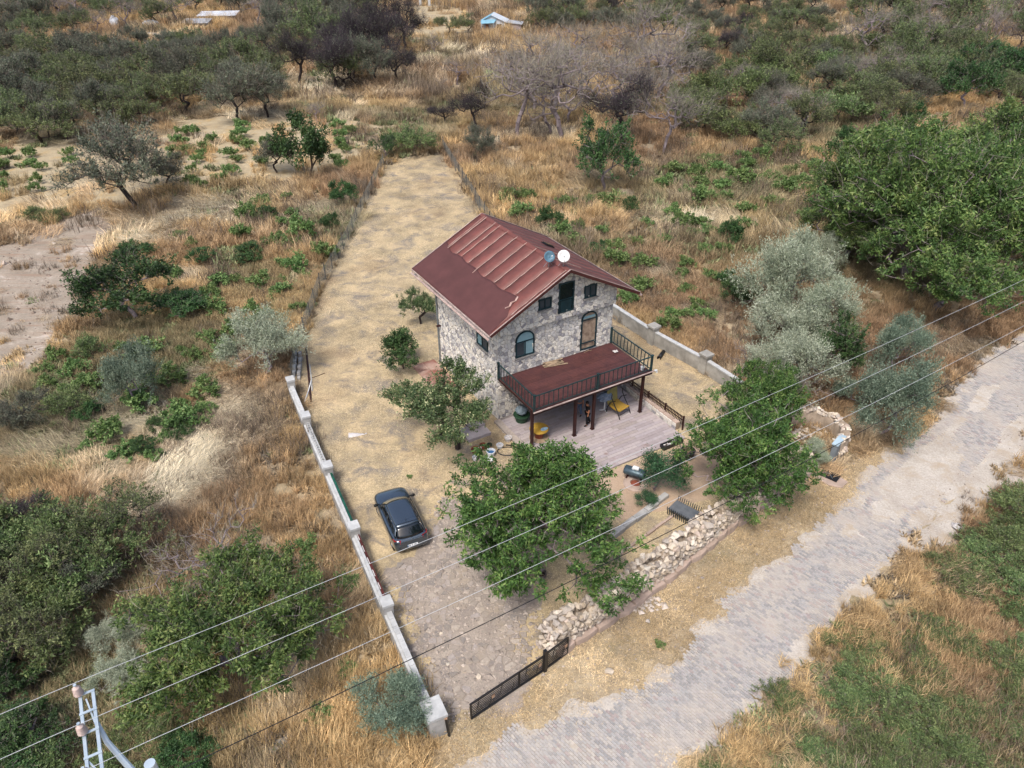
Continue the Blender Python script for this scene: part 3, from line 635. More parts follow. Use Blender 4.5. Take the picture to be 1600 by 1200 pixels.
for i in range(5):
    A, B = L(pill[i]), L(pill[i + 1]); d = (B - A).normalized(); nrm = Vector((-d.y, d.x, 0)); LN = (B - A).length; A = A + d * 0.26; B = B - d * 0.26; LN -= 0.52   # nrm points to the yard? (fixed below)
    if nrm.x < 0: nrm = -nrm
    up = Vector((0, 0, 1))
    mb = MB(); mb.bar(A - nrm * 0.06 + up * 0.36, B - nrm * 0.06 + up * 0.36, 0.34, 0.72, mi=0); obj('wall_base', mb, M_CONC, lw)
    mb = MB(); mb.bar(A - nrm * 0.17 + up * 0.76, B - nrm * 0.17 + up * 0.76, 0.12, 0.08); obj('ledge', mb, M_CONC2, lw)
    n = int(LN / 0.42); st = LN / n
    for k in range(n):
        p = A + d * (st * (k + 0.5)) + nrm * 0.0; a = math.atan2(d.y, d.x); M = Matrix.Translation(p + up * 0.72) @ Matrix.Rotation(a, 4, 'Z')
        mb = MB(); g = st / 2 - 0.006; z1 = 0.2 + random.uniform(-.004, .004)
        if i == 1:      # hollow blocks, cores open upward
            if k in (5,) : z1 = 0.2
            w = 0.1
            for x0, x1, yy0, yy1 in ((-g, g, -w, -w + 0.035), (-g, g, w - 0.035, w), (-g, -g + 0.035, -w + 0.035, w - 0.035), (g - 0.035, g, -w + 0.035, w - 0.035), (-0.02, 0.02, -w + 0.035, w - 0.035)): mb.box(x0, yy0, 0, x1, yy1, z1, M=M)
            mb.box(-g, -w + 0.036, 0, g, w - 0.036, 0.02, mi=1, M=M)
            obj('hollow_block', mb, [M_CONC2, M_CORE_SHADE], lw)
        elif i in (2, 3):
            mb.box(-g, -0.11, 0, g, 0.01, z1, 0.3 + 0.5 * random.random(), M=M); obj('concrete_block', mb, M_CONC2, lw)
            mb = MB(); mb.box(-g, 0.03, -0.25, g, 0.14, z1 - 0.02, random.random(), M=M); obj('green_block' if i == 2 else 'clay_brick', mb, M_GREEN if i == 2 else M_REDBRICK, lw)
            if i == 3 and k % 2 == 0:
                mb = MB(); mb.box(-g, 0.035, z1 - 0.015, g, 0.07, z1 + 0.015, M=M); obj('mortar_smear', mb, M_MORTW, lw)
        else:
            mb.box(-g, -0.12, 0, g, 0.11, z1, 0.3 + 0.5 * random.random(), M=M); obj('concrete_block', mb, M_CONC2, lw)
# stack of spare blocks behind the last pillar and poles on the ground
bs = thing('block_stack', 'leftover grey blocks piled at the far end of the low pillar wall', 'block pile', G(470, 590), R(100))
for r_ in range(2):
    for k in range(8):
        mb = MB(); zz = 0.22 * (k % 2) + (0.22 if k > 5 else 0); x = k * 0.36 - 0.4 + r_ * 0.1
        mb.box(x, r_ * 0.34, zz, x + 0.33, r_ * 0.34 + 0.2, zz + 0.2, random.random()); obj('block', mb, M_CONC2 if r_ else M_CONC, bs)
        if k % 2: mb = MB(); mb.box(x, r_ * 0.34, 0, x + 0.33, r_ * 0.34 + 0.2, 0.2, random.random()); obj('block', mb, M_CONC, bs)
def ground_pole(lab, a, b, r, mt, za=0.06, zb=0.06):
    A, B = G(*a), G(*b); A.z, B.z = za, zb; mb = MB(); mb.tube([(0, 0, 0), (B - A) * 0.5 + Vector((0.02, 0, -0.01)), B - A], r, 7)
    o = obj('pole', mb, mt, loc=A); tag(o, lab, 'pole', 'poles lying at the end of the low wall')
ground_pole('long black pole lying on straw beside the block pile', (478, 543), (486, 629), 0.07, M_WOOD)
ground_pole('thin white pole lying crosswise over the black pole', (487, 598), (476, 629), 0.035, M_PLASTICW, 0.17, 0.05)
ground_pole('short pale pole lying next to the block pile', (484, 570), (488, 612), 0.035, M_CONC2)
ground_pole('dead branch lying on the mown straw above the poles', (486, 592), (508, 584), 0.02, M_WOOD)

# the concrete wall on the far side of the yard
RWp = [Vector((4.4, 55.0, 0)), Vector((7.3, 50.9, 0)), G(1022, 510, 1.4), G(1104, 554, 1.4), G(1166, 598, 1.2)]
RWp = [Vector((p.x, p.y, 0)) for p in RWp]
rw = thing('weathered_boundary_wall', 'weathered pale concrete wall with capped pillars behind the strawy side yard', 'wall', RWp[0])
for i, p in enumerate(RWp):
    q = p - RWp[0]; d = RWp[min(i + 1, 4)] - RWp[max(i - 1, 0)]; M = Matrix.Translation(q) @ Matrix.Rotation(math.atan2(d.y, d.x), 4, 'Z')
    if i < 4:
        mb = MB(); mb.box(-0.28, -0.28, 0, 0.28, 0.28, 1.35, M=M); mb.box(-0.36, -0.36, 1.35, 0.36, 0.36, 1.5, M=M); obj('pillar', mb, M_OLDWALL, rw)
    if i < 4:
        A, B = q, RWp[i + 1] - RWp[0]; dd = (B - A).normalized()
        mb = MB(); mb.bar(A + dd * 0.28 + Vector((0, 0, 0.5)), B - dd * 0.28 + Vector((0, 0, 0.5)), 0.24, 1.0); obj('wall_panel', mb, M_OLDWALL, rw)
        mb = MB(); mb.bar(A + dd * 0.28 + Vector((0, 0, 1.04)), B - dd * 0.28 + Vector((0, 0, 1.04)), 0.3, 0.09); obj('coping', mb, M_CONC2, rw)

# wire fences with thin posts
M_WIRE = simple('fence_wire', '#7d827e', '#6a6e6b', 4, 0.6, 0.3, metal=0.3)
M_POST = simple('fence_post', '#5b5a57', '#45423f', 3, 0.8, 0.4)
def wire_fence(label, pts, h=1.5):
    pts = [Vector((p[0], p[1], 0)) for p in pts]; f = thing('wire_fence', label, 'fence', pts[0]); rg = random.Random(int(abs(pts[0].x) * 10)); prev = None
    for i in range(len(pts) - 1):
        A, B = pts[i] - pts[0], pts[i + 1] - pts[0]; L_ = (B - A).length; n = max(1, round(L_ / 2.3)); d = (B - A) / n
        for k in range(n + (i == len(pts) - 2)):
            b = A + d * k; t = b + Vector((rg.uniform(-.1, .1), rg.uniform(-.1, .1), h + rg.uniform(-.1, .25))); mb = MB(); mb.tube([b - Vector((0, 0, .1)), t], 0.04, 6, rg.random()); obj('post', mb, M_POST, f)
        mb = MB()
        for z in np.arange(0.12, h, 0.14): mb.bar(A + Vector((0, 0, z)), B + Vector((0, 0, z + 0.02)), 0.012, 0.012)
        m = int(L_ / 0.16); 
        for k in range(m):
            p = A + (B - A) * (k + 0.5) / m; mb.bar(p + Vector((0, 0, .05)), p + Vector((0, 0, h - 0.05)), 0.010, 0.010)
        tag(obj('wire_mesh', mb, M_WIRE, f), kind='stuff')
    return f
wire_fence('long wire fence with thin posts along the straw strip, between it and the open field', [(-14.5, 41.5)] + GP([(468, 545), (500, 455), (545, 375), (600, 258)]), 1.35)
wire_fence('wire fence with thin posts running from behind the roof to the dark scrub', GP([(692, 234), (757, 340)]) + [(-1.5, 67.5), (4.4, 55.0)], 1.5)

# gate of black metal rails
M_BLACK = simple('black_metal', '#1b1b1e', '#141416', 4, 0.45, 0.3, spec=0.5)
M_ORN = simple('gate_ornament', '#a98c74', '#8a6f5b', 5, 0.6, 0.3)
ga, gb, gc = G(735, 1127), G(851, 1049), G(884, 1021)
gate = thing('metal_gate', 'black metal gate of thin horizontal rails standing open across the driveway', 'gate', ga, math.atan2((gb - ga).y, (gb - ga).x))
gate['label'] = 'black metal gate of many thin rails between the pale pillar and the ruined wall'
def leaf(x0, x1, z0, h, n, ang=0.0, org=0.0):
    P = lambda x, z: Vector((org + (x - org) * math.cos(ang), (x - org) * math.sin(ang), z))
    mb = MB()
    for x in (x0, x1): mb.bar(P(x, z0), P(x, z0 + h), 0.06, 0.06, up=(0, 1, 0))
    for z in (z0, z0 + h): mb.bar(P(x0, z), P(x1, z), 0.05, 0.05)
    obj('gate_frame', mb, M_BLACK, gate); k = 0
    for i in range(1, n):
        z = z0 + h * i / n; mb = MB(); mb.bar(P(x0, z), P(x1, z), 0.02, 0.035); obj('rail', mb, M_BLACK, gate)
    for i in range(int((x1 - x0) / 0.55)):
        x = x0 + 0.3 + i * 0.55; mb = MB(); a, b = (z0, z0 + h * 0.5) if i % 2 else (z0 + h * 0.45, z0 + h); mb.bar(P(x, a), P(x + 0.12, b), 0.02, 0.03); obj('upright', mb, M_BLACK, gate)
        if i % 3 == 1: mb = MB(); p = P(x + 0.2, z0 + h * 0.55); mb.box(p.x - .07, p.y - .02, p.z - .09, p.x + .07, p.y + .02, p.z + .09); obj('ornament', mb, M_ORN if i % 2 else M_BLACK, gate)
LG = (gb - ga).length; LG2 = (gc - gb).length
leaf(0.05, LG * 0.64, 0.12, 0.95, 9); leaf(LG * 0.64 + 0.02, LG - 0.08, 0.12, 0.95, 9); leaf(LG + 0.12, LG + LG2, 0.12, 1.0, 9, 0.05, LG)
mb = MB(); mb.bar((LG, 0, -0.05), (LG, 0, 1.35), 0.13, 0.13, up=(0, 1, 0)); obj('gate_post', mb, M_BLACK, gate)
p = G(702, 1150); gp_ = thing('latch_post', 'short leaning black metal post standing beside the end pillar of the low wall', 'post', p)
mb = MB(); mb.bar((0, 0, 0), (-0.08, 0.05, 1.05), 0.09, 0.09); obj('post', mb, M_BLACK, gp_); mb = MB(); mb.box(-0.14, 0.0, 1.05, -0.02, 0.1, 1.1); obj('post_cap', mb, M_ORN, gp_)

# ruined rubble wall by the road
M_RUB = multi('rubble_stone', ['#bdb09f', '#c8bcac', '#aea293', '#bfb4a8', '#a49b92', '#cdc2b2', '#b5a598'], 0.95, 0.3, 5, orv=0.25, bump=0.7, bscale=12, by_object=True)
M_RUBCORE = simple('rubble_core', '#9f9080', '#7f7264', 2.2, 0.95, 0, 0.8, 9, world=True)
M_PLINTH = simple('pinkish_plinth', '#b09c90', '#968578', 1.6, 0.95, 0.3, 0.6, 12)
def rock_mesh(seed, flat=0.6, n=11):
    rg = random.Random(seed); bm = bmesh.new()
    for _ in range(n):
        v = Vector((rg.gauss(0, 1), rg.gauss(0, 1), rg.gauss(0, 1))).normalized() * rg.uniform(0.8, 1.05); bm.verts.new((v.x * 0.5, v.y * 0.38, v.z * 0.5 * flat))
    bmesh.ops.convex_hull(bm, input=bm.verts[:]); me = bpy.data.meshes.new('rock'); bm.to_mesh(me); bm.free(); me.materials.append(M_RUB)
    a = me.attributes.new('rnd', 'FLOAT', 'FACE'); a.data.foreach_set('value', np.full(len(me.polygons), rg.random(), np.float32)); return me
ROCKS = [rock_mesh(i, 0.55 + 0.06 * i) for i in range(9)]
def put_rock(parent, p, s, rg, name='stone', flat=True, rz=None):
    o = bpy.data.objects.new(name, rg.choice(ROCKS)); COL.objects.link(o); o.parent = parent; o.location = p
    o.rotation_euler = (rg.gauss(0, .25), rg.gauss(0, .25), rg.uniform(0, 6.28) if rz is None else rz + rg.gauss(0, .2)); o.scale = (s * rg.uniform(.85, 1.3), s * rg.uniform(.8, 1.1), s * rg.uniform(.7, 1.1)); return o
RW = [G(866, 1024), G(954, 968), G(1040, 906), G(1147, 821), G(1236, 757), G(1262, 738)]
ruin = thing('ruined_stone_wall', 'crumbling pale rubble stone wall with a scalloped top beside the gate and the road verge', 'wall', RW[0])
rg = random.Random(12)
def along(pts, s):
    for i in range(len(pts) - 1):
        L_ = (pts[i + 1] - pts[i]).length
        if s <= L_ or i == len(pts) - 2:
            d = (pts[i + 1] - pts[i]).normalized(); return pts[i] + d * s, d
        s -= L_
LT = sum((RW[i + 1] - RW[i]).length for i in range(len(RW) - 1)); TW = 0.85
def top(s): return 1.15 + 0.36 * abs(math.sin(s * 1.35 + 0.4)) + 0.18 * (vnoise(s * 2.1, 3.3) - 0.5) - (0.12 if s > LT * 0.62 and s < LT * 0.8 else 0)
N = 110; V = []; 
for i in range(N + 1):
    s = LT * i / N; p, d = along(RW, s); n = Vector((-d.y, d.x, 0)); p = p - RW[0]; h = top(s) - 0.12
    pr = [(0.02, -0.05), (0.04, h * 0.5), (0.1, h * 0.93), (0.3, h), (TW * 0.55, h * (0.86 if math.sin(s * 2.7) > 0 else 0.55)), (TW * 0.85, h * 0.97), (TW, h * 0.85), (TW + 0.03, -0.05)]
    for k, (a, z) in enumerate(pr): j = 0.06 * (vnoise(s * 3, k * 5.1, 5) - 0.5); V.append(tuple(p + n * (a + j) + Vector((0, 0, z + j))))
K = 8; mb = MB(); mb.raw(V, [(i * K + k, i * K + k + 1, (i + 1) * K + k + 1, (i + 1) * K + k) for i in range(N) for k in range(K - 1)]); mb.fi += [np.arange(K), np.arange(K)[::-1] + N * K]; mb.ft += [np.array([K])] * 2; mb.fr += [np.array([.5])] * 2; mb.fm += [np.array([0])] * 2
obj('rubble_core', mb, M_RUBCORE, ruin, smooth=True)
p_, d_ = along(RW, 0); n_ = Vector((-d_.y, d_.x, 0))
for k in range(16): put_rock(ruin, n_ * (.1 + .22 * (k % 4)) - d_ * rg.uniform(-.02, .1) + Vector((0, 0, .15 + .3 * (k // 4))), rg.uniform(.34, .5), rg)
s = 0.1
while s < LT:                       # low pinkish plinth slabs at the foot of the outer face
    l = rg.uniform(0.7, 1.3); p, d = along(RW, s); n = Vector((-d.y, d.x, 0)); p = p - RW[0]; a = math.atan2(d.y, d.x); M = Matrix.Translation(p) @ Matrix.Rotation(a + rg.gauss(0, .04), 4, 'Z')
    P = [(rg.uniform(0, .06), -0.24 + rg.uniform(-.06, .06)), (l * .5, -0.3 + rg.uniform(-.05, .05)), (l - .03, -0.22 + rg.uniform(-.06, .06)), (l - .03, 0.1), (0.02, 0.1)]
    mb = MB(); prism(mb, P, lambda x, y, z: tuple(M @ Vector((x, y, z))), 0, 0.34 + rg.uniform(-.06, .08), rg.random(), 0.03); obj('plinth_slab', mb, M_PLINTH, ruin); s += l
cnt = 0; s = 0.05
while s < LT:
    p, d = along(RW, s); n = Vector((-d.y, d.x, 0)); p = p - RW[0]; h = top(s); a = math.atan2(d.y, d.x); st = 0.34
    zz = 0.42
    while zz < h - 0.05 and cnt < 300:
        if rg.random() < 0.9: put_rock(ruin, p + n * (0.02 + rg.uniform(-.03, .05)) + Vector((0, 0, zz)), rg.uniform(.36, .52), rg, rz=a); cnt += 1
        zz += 0.27
    for off in (0.14, 0.42, 0.70):
        hh = h if off != 0.42 else h * (0.95 if math.sin(s * 2.7) > 0 else 0.62)
        if cnt < 300 and rg.random() < 0.93: put_rock(ruin, p + n * (off + rg.uniform(-.06, .06)) + Vector((0, 0, hh - 0.03 + rg.uniform(-.05, .05))), rg.uniform(.34, .56), rg); cnt += 1
    s += st
rem = MB(); HV = [np.array([tuple(v.co) for v in m.vertices]) for m in ROCKS]; HF = [[tuple(p.vertices) for p in m.polygons] for m in ROCKS]
for q in range(1500):               # the smaller stones packed between them
    s = rg.uniform(0, LT); p, d = along(RW, s); n = Vector((-d.y, d.x, 0)); p = p - RW[0]; h = top(s)
    if rg.random() < .3: c = p + n * rg.uniform(-.02, .06) + Vector((0, 0, rg.uniform(.3, h)))
    else:
        o_ = rg.uniform(.05, .86); hh = h - .12 if abs(o_ - .45) > .2 else (h - .12) * (.86 if math.sin(s * 2.7) > 0 else .58); c = p + n * o_ + Vector((0, 0, hh))
    k = rg.randrange(9); a = rg.uniform(0, 6.28); sz = rg.uniform(.18, .40); v = HV[k] * sz * 1.2; v = np.stack([v[:, 0] * math.cos(a) - v[:, 1] * math.sin(a), v[:, 0] * math.sin(a) + v[:, 1] * math.cos(a), v[:, 2]], 1) + np.array(c)
    rem.poly(v, HF[k], rg.random())
tag(obj('packing_stones', rem, multi('packing_stone', ['#a39583', '#b5a796', '#968a7c', '#aa9f93', '#8b8178'], .95, .3, 5, bump=.6, bscale=14), ruin), kind='stuff')
# curved ring of stones: the ruined round enclosure
rc = G(1266, 690); ringo = thing('round_stone_ruin', 'curved pale stone enclosure filled with rubble between the silvery shrubs and the tall grass', 'ruin', rc)
rr_ = 1.9; V = []; N = 44; A0, A1 = R(-62), R(128)
for i in range(N + 1):
    a = A0 + (A1 - A0) * i / N; h = 1.15 + 0.15 * math.sin(i * 0.9) - 0.3 * max(0, (i - 34) / 10)
    for r, z in ((rr_ - .5, -.05), (rr_ - .48, h * .9), (rr_ - .3, h), (rr_ - .05, h), (rr_ + .05, h * .8), (rr_ + .1, -.05)):
        j = 0.08 * (vnoise(i * .8, r * 9 + z * 3, 8) - .5); V.append(((r + j) * math.cos(a), (r + j) * math.sin(a), z + j))
mb = MB(); mb.raw(V, [(i * 6 + k, (i + 1) * 6 + k, (i + 1) * 6 + k + 1, i * 6 + k + 1) for i in range(N) for k in range(5)]); obj('ring_wall', mb, M_RUBCORE, ringo, smooth=True)
for i in range(62):
    a = A0 + (A1 - A0) * (i % 31 + .5) / 31; h = 1.15 + 0.1 * math.sin(i); r = rr_ - (.36 if i >= 31 else .08); put_rock(ringo, Vector((r * math.cos(a), r * math.sin(a), h)), rg.uniform(.32, .5), rg, 'coping_stone')
for i in range(40):
    a = A0 + (A1 - A0) * rg.random(); put_rock(ringo, Vector(((rr_ + .06) * math.cos(a), (rr_ + .06) * math.sin(a), rg.uniform(.1, .95))), rg.uniform(.35, .5), rg)
for i in range(55):
    a, r = rg.uniform(R(20), R(175)), rg.uniform(0, 1.35); put_rock(ringo, Vector((r * math.cos(a), r * math.sin(a), 0.1 + .25 * rg.random())), rg.uniform(.22, .42), rg, 'fallen_stone')

# low garden wall with its brown picket fence beside the patio
gw = thing('low_garden_wall', 'low grey stone wall topped by a brown picket fence beside the patio', 'wall', HW(8.55, -6.4), R(HA + 90))
obj('wall_core', MB().box(0, -0.3, 0, 6.2, 0.0, 0.5), M_RUBCORE, gw)
for k in range(2):
    for i in range(17):
        l = 6.2 / 17; mb = MB(); prism(mb, [(i * l + .01, 0.02 + k * .25), ((i + 1) * l - .015, 0.02 + k * .25), ((i + 1) * l - .01 - .03 * rg.random(), .25 + k * .25), (i * l + .02, .24 + k * .25)], lambda x, y, d: (x, d, y), -0.02, 0.035 + .03 * rg.random(), rg.random(), .02); obj('stone', mb, M_CLAD, gw)
for i in range(15):
    l = 6.2 / 15; mb = MB(); prism(mb, [(i * l + .01, -.3), ((i + 1) * l - .01, -.31), ((i + 1) * l - .02, .03), (i * l + .02, .02)], lambda x, y, d: (x, y, .5 + d), -.02, .05 + .03 * rg.random(), rg.random(), .03); obj('coping_stone', mb, M_PLINTH, gw)
pf = thing('picket_fence', 'low brown picket fence along the far edge of the patio wall', 'fence', HW(8.8, -6.6), R(HA + 91.5))
for z in (0.75, 0.95): mb = MB(); mb.bar((0, -.06, z), (6.3, -.06, z), .03, .05); obj('rail', mb, M_WOOD, pf)
for i in range(52): mb = MB(); x = i * .122; mb.bar((x, -.02, .45), (x, -.02, 1.08), .05, .02, random.random()); obj('picket', mb, M_WOOD, pf)
for i in range(5): mb = MB(); x = i * 1.57; mb.bar((x, -.11, .0), (x, -.11, 1.05), .07, .07, up=(0, 1, 0)); obj('fence_post', mb, M_WOOD, pf)

# sloping stone edging inside the front yard
def edging(label, a, b, w, h, mt, n):
    A, B = G(*a), G(*b); d = (B - A); t = thing('stone_edging', label, 'edging', A, math.atan2(d.y, d.x)); l = d.length / n
    for i in range(n): mb = MB(); mb.box(i * l + .02, -w / 2 + rg.uniform(-.03, .03), -.02, (i + 1) * l - .02, w / 2 + rg.uniform(-.03, .03), h + rg.uniform(-.03, .03), rg.random()); obj('edging_slab', mb, mt, t)
edging('line of thin pale kerb slabs between the walnut tree and the ruined wall', (968, 868), (1062, 800), .14, .14, M_PLINTH, 7)
edging('low dusty concrete edging under the walnut tree, ending at the metal stand', (955, 842), (1042, 777), .3, .3, M_CONC, 5)

# ================================================================== THINGS IN THE YARD
def T(name, label, cat, px, py, rz=0.0, z=0.0, group=None): p = G(px, py, z); return thing(name, label, cat, p, rz, group)
M_WHITE = simple('white_cloth', '#c9c5c2', '#aaa5a4', 5, 0.8, 0.3); M_YEL = simple('yellow_paint', '#b8923c', '#9a7b34', 4, 0.6, 0.15)
M_BLUEP = simple('blue_plastic', '#2f5f8f', '#274f78', 4, 0.5, 0.1); M_TERR = simple('terracotta', '#8a4b38', '#6d3b2d', 4, 0.85, 0.3)
M_DUSTG = simple('dusty_green', '#2e4a35', '#223a2a', 4, 0.6, 0.2); M_PLANK = simple('raw_plank', '#a08c74', '#83715d', 7, 0.85, 0.5)
# crumpled white sack
t = T('white_sack', 'crumpled white sack lying alone on the mown straw', 'sack', 556, 680, R(8))
mb = MB(); n = 14; V = []; F = []
for i in range(n + 1):
    u = i / n; w = 0.2 * (1 - u) ** 0.6 + 0.03
    for k in range(9):
        a = math.pi * k / 8; V.append((-0.42 + u * 1.0, w * math.cos(a) * (1 + .2 * vnoise(i, k, 3)), max(0.0, (0.11 * (1 - u) + .035) * math.sin(a) * (0.6 + .8 * vnoise(i * .9, k * .9, 6)))))
mb.raw(V, [(i * 9 + k, (i + 1) * 9 + k, (i + 1) * 9 + k + 1, i * 9 + k + 1) for i in range(n) for k in range(8)]); obj('sack_body', mb, M_WHITE, t, smooth=True)
mb = MB(); mb.tube([(0.55, 0, .05), (.62, 0.02, .05), (.68, .06, .02)], [.03, .05, .01], 6); obj('tied_end', mb, M_WHITE, t)
# cable spool used as a table
t = T('spool_table', 'yellow cable spool used as a round table on the patio', 'table', 842, 684, 0, .1)
sp = t
for z, nm in ((.05, 'lower_disc'), (.68, 'table_top')):
    mb = MB(); mb.lathe([(0, z - .04), (.56, z - .04), (.57, z), (.56, z + .03), (.05, z + .03), (.05, z + .01), (0, z + .01)], 28); obj(nm, mb, M_YEL if z > .5 else M_PLANK, t)
for k in range(12): a = k * math.pi / 6; mb = MB(); mb.bar((.22 * math.cos(a), .22 * math.sin(a), .08), (.22 * math.cos(a), .22 * math.sin(a), .64), .11, .04, random.random(), up=(math.cos(a), math.sin(a), 0)); obj('drum_slat', mb, M_TERR, t)
p = sp.location; t = thing('oval_tray', 'pale blue oval tray lying on the yellow spool table', 'tray', (p.x + .3, p.y - .12, p.z + .712), R(35))
mb = MB(); mb.lathe([(0, .01), (.2, .01), (.24, .03), (.25, .03), (.2, 0.0), (0, 0.0)], 20); o = obj('tray_body', mb, simple('pale_blue', '#a9c6d6', '#8fb0c4', 3, .5, 0), t, smooth=True); o.scale = (1, .6, 1)
# big green tub with a bagged plant by the wall
t = T('green_planter', 'green tub holding a plastic-wrapped bundle under the balcony corner', 'planter', 815, 657, 0, .1)
mb = MB(); mb.lathe([(0, 0), (.36, 0), (.46, .42), (.52, .45), (.5, .48), (.42, .44), (0, .4)], 20); obj('tub', mb, M_DUSTG, t)
mb = MB(); V = []; n = 12
for i in range(7):
    for k in range(n): r = .36 * math.sin(math.pi * (i + .4) / 7) * (.75 + .5 * vnoise(k * 1.3, i * 1.1, 4)); V.append((r * math.cos(k * 2 * math.pi / n), r * math.sin(k * 2 * math.pi / n), .42 + .12 * i))
mb.raw(V, [(i * n + k, i * n + (k + 1) % n, (i + 1) * n + (k + 1) % n, (i + 1) * n + k) for i in range(6) for k in range(n)]); obj('wrapped_bundle', mb, simple('grey_plastic', '#7d8a92', '#59666e', 5, .4, .3), t)
# planks on the balcony
t = thing('plank_pile', 'loose old planks piled on the balcony below the arched window', 'plank pile', HW(3.7, -.35, ZD), R(HA))
for k in range(9): mb = MB(); a = rg.gauss(0, .12); z = .02 + .03 * (k // 3); y = -.28 + .14 * (k % 3) + .08 * (k // 3); l = rg.uniform(.45, .8); mb.bar((-l, y - a * l, z), (l, y + a * l, z), .1, .025, rg.random()); obj('plank', mb, M_PLANK, t)
t = thing('fallen_twig', 'small twig lying on the balcony boards in front of the arched door', 'twig', HW(6.3, -.3, ZD + .01), R(HA))
mb = MB(); mb.tube([(-.3, 0, .01), (0, .05, .03), (.3, 0, .01)], .015, 5); mb.tube([(0, .05, .02), (.2, .22, .02)], .012, 5); obj('twig_stem', mb, M_PLANK, t)
t = thing('paint_pot', 'small white bucket on the balcony in the far railing corner', 'bucket', HW(7.85, -3.7, ZD), 0)
mb = MB(); mb.lathe([(0, 0), (.1, 0), (.12, .2), (.13, .21), (.11, .2), (.1, .05), (0, .05)], 14); obj('bucket_body', mb, M_PLASTICW, t); mb = MB(); mb.tube([(-.12, 0, .19), (-.08, .05, .26), (.08, .05, .26), (.12, 0, .19)], .006, 5); obj('handle', mb, M_BLACK, t)
t = thing('white_rag', 'white rag lying on the balcony beside the far railing', 'rag', HW(7.75, -1.2, ZD), .3)
mb = MB(); V = [(.3 * i / 5 - .15, .3 * j / 5 - .15, .02 + .06 * vnoise(i, j, 9)) for j in range(6) for i in range(6)]; mb.raw(V, [(j * 6 + i, j * 6 + i + 1, j * 6 + i + 7, j * 6 + i + 6) for j in range(5) for i in range(5)]); obj('rag_cloth', mb, M_WHITE, t)
# yellow folding canopy seat with black curved legs
t = T('swing_chair', 'yellow canvas garden seat on curved black legs near the picket fence', 'garden seat', 966, 645, R(HA + 12), .1)
for s_ in (-.5, .5):
    mb = MB(); mb.tube([(s_, -.55, 0), (s_, -.35, .45), (s_, 0, .9), (s_, .22, 1.25), (s_, .2, 1.5)], .03, 7); obj('leg', mb, M_BLACK, t)
    mb = MB(); mb.tube([(s_, .55, 0), (s_, .5, .4), (s_, .25, .9), (s_, -.1, 1.15)], .03, 7); obj('leg', mb, M_BLACK, t)
mb = MB(); mb.bar((-.5, -.45, .22), (.5, -.45, .22), .02); mb.bar((-.5, .52, .22), (.5, -.45, .22), .015); obj('cross_brace', mb, M_BLACK, t)
mb = MB(); V = []; n = 9
for i in range(n):
    for j in range(2): u = i / (n - 1); V.append((-.45 + .9 * j, -.45 + .95 * u, .55 + .1 * abs(u - .3) - .05 * math.sin(math.pi * u)))
mb.raw(V, [(2 * i, 2 * i + 1, 2 * i + 3, 2 * i + 2) for i in range(n - 1)]); o = obj('seat', mb, M_YEL, t); o.modifiers.new('s', 'SOLIDIFY').thickness = .06
mb = MB(); V = [(-.45 + .9 * j, .5 + .12 * i / 5, .6 + .9 * i / 5) for i in range(6) for j in range(2)]; mb.raw(V, [(2 * i, 2 * i + 1, 2 * i + 3, 2 * i + 2) for i in range(5)]); o = obj('backrest', mb, simple('mustard_canvas', '#98905a', '#858052', 3, .8, .2), t); o.modifiers.new('s', 'SOLIDIFY').thickness = .05
# white pedestal fan-like stand wrapped in plastic
t = T('wrapped_stand', 'grey plastic-wrapped appliance on a white pedestal foot beside the yellow seat', 'stand', 944, 641, R(HA), .1)
for k in range(3): a = k * 2.09 + .5; mb = MB(); mb.bar((0, 0, .05), (.32 * math.cos(a), .32 * math.sin(a), .02), .06, .04); obj('foot', mb, M_PLASTICW, t)
mb = MB(); mb.tube([(0, 0, .03), (0, 0, .75)], .045, 8); obj('stem', mb, M_PLASTICW, t)
mb = MB(); V = []; n = 12
for i in range(7):
    for k in range(n): r = .45 * math.sin(math.pi * (i + .35) / 7) * (.7 + .55 * vnoise(k * 1.7, i * 1.3, 14)); V.append((r * 1.3 * math.cos(k * 2 * math.pi / n), r * .8 * math.sin(k * 2 * math.pi / n), .65 + .12 * i))
mb.raw(V, [(i * n + k, i * n + (k + 1) % n, (i + 1) * n + (k + 1) % n, (i + 1) * n + k) for i in range(6) for k in range(n)]); obj('wrapped_top', mb, simple('pale_wrap', '#8f9cad', '#68768a', 9, .35, .5), t)
# trough planter with white stones
A, B = HW(6.62, -7.62, 0), HW(8.05, -7.62, 0); t = thing('trough_planter', 'black rectangular trough filled with white stones at the patio corner', 'planter', A, R(HA))
mb = MB(); 
for x0, x1, yy0, yy1 in ((0, 1.45, 0, .05), (0, 1.45, .33, .38), (0, .05, .05, .33), (1.4, 1.45, .05, .33)): mb.box(x0, yy0, 0, x1, yy1, .3)
obj('trough', mb, M_BLACK, t); mb = MB(); mb.box(.05, .05, 0, 1.4, .33, .2); obj('soil', mb, simple('dark_soil', '#4b4038', '#3a322c', 5), t)
for i in range(22): o = put_rock(t, Vector((.12 + 1.2 * rg.random(), .09 + .2 * rg.random(), .23)), rg.uniform(.1, .17), rg, 'white_stone'); o.material_slots[0].link = 'OBJECT'; o.material_slots[0].material = M_WHITE
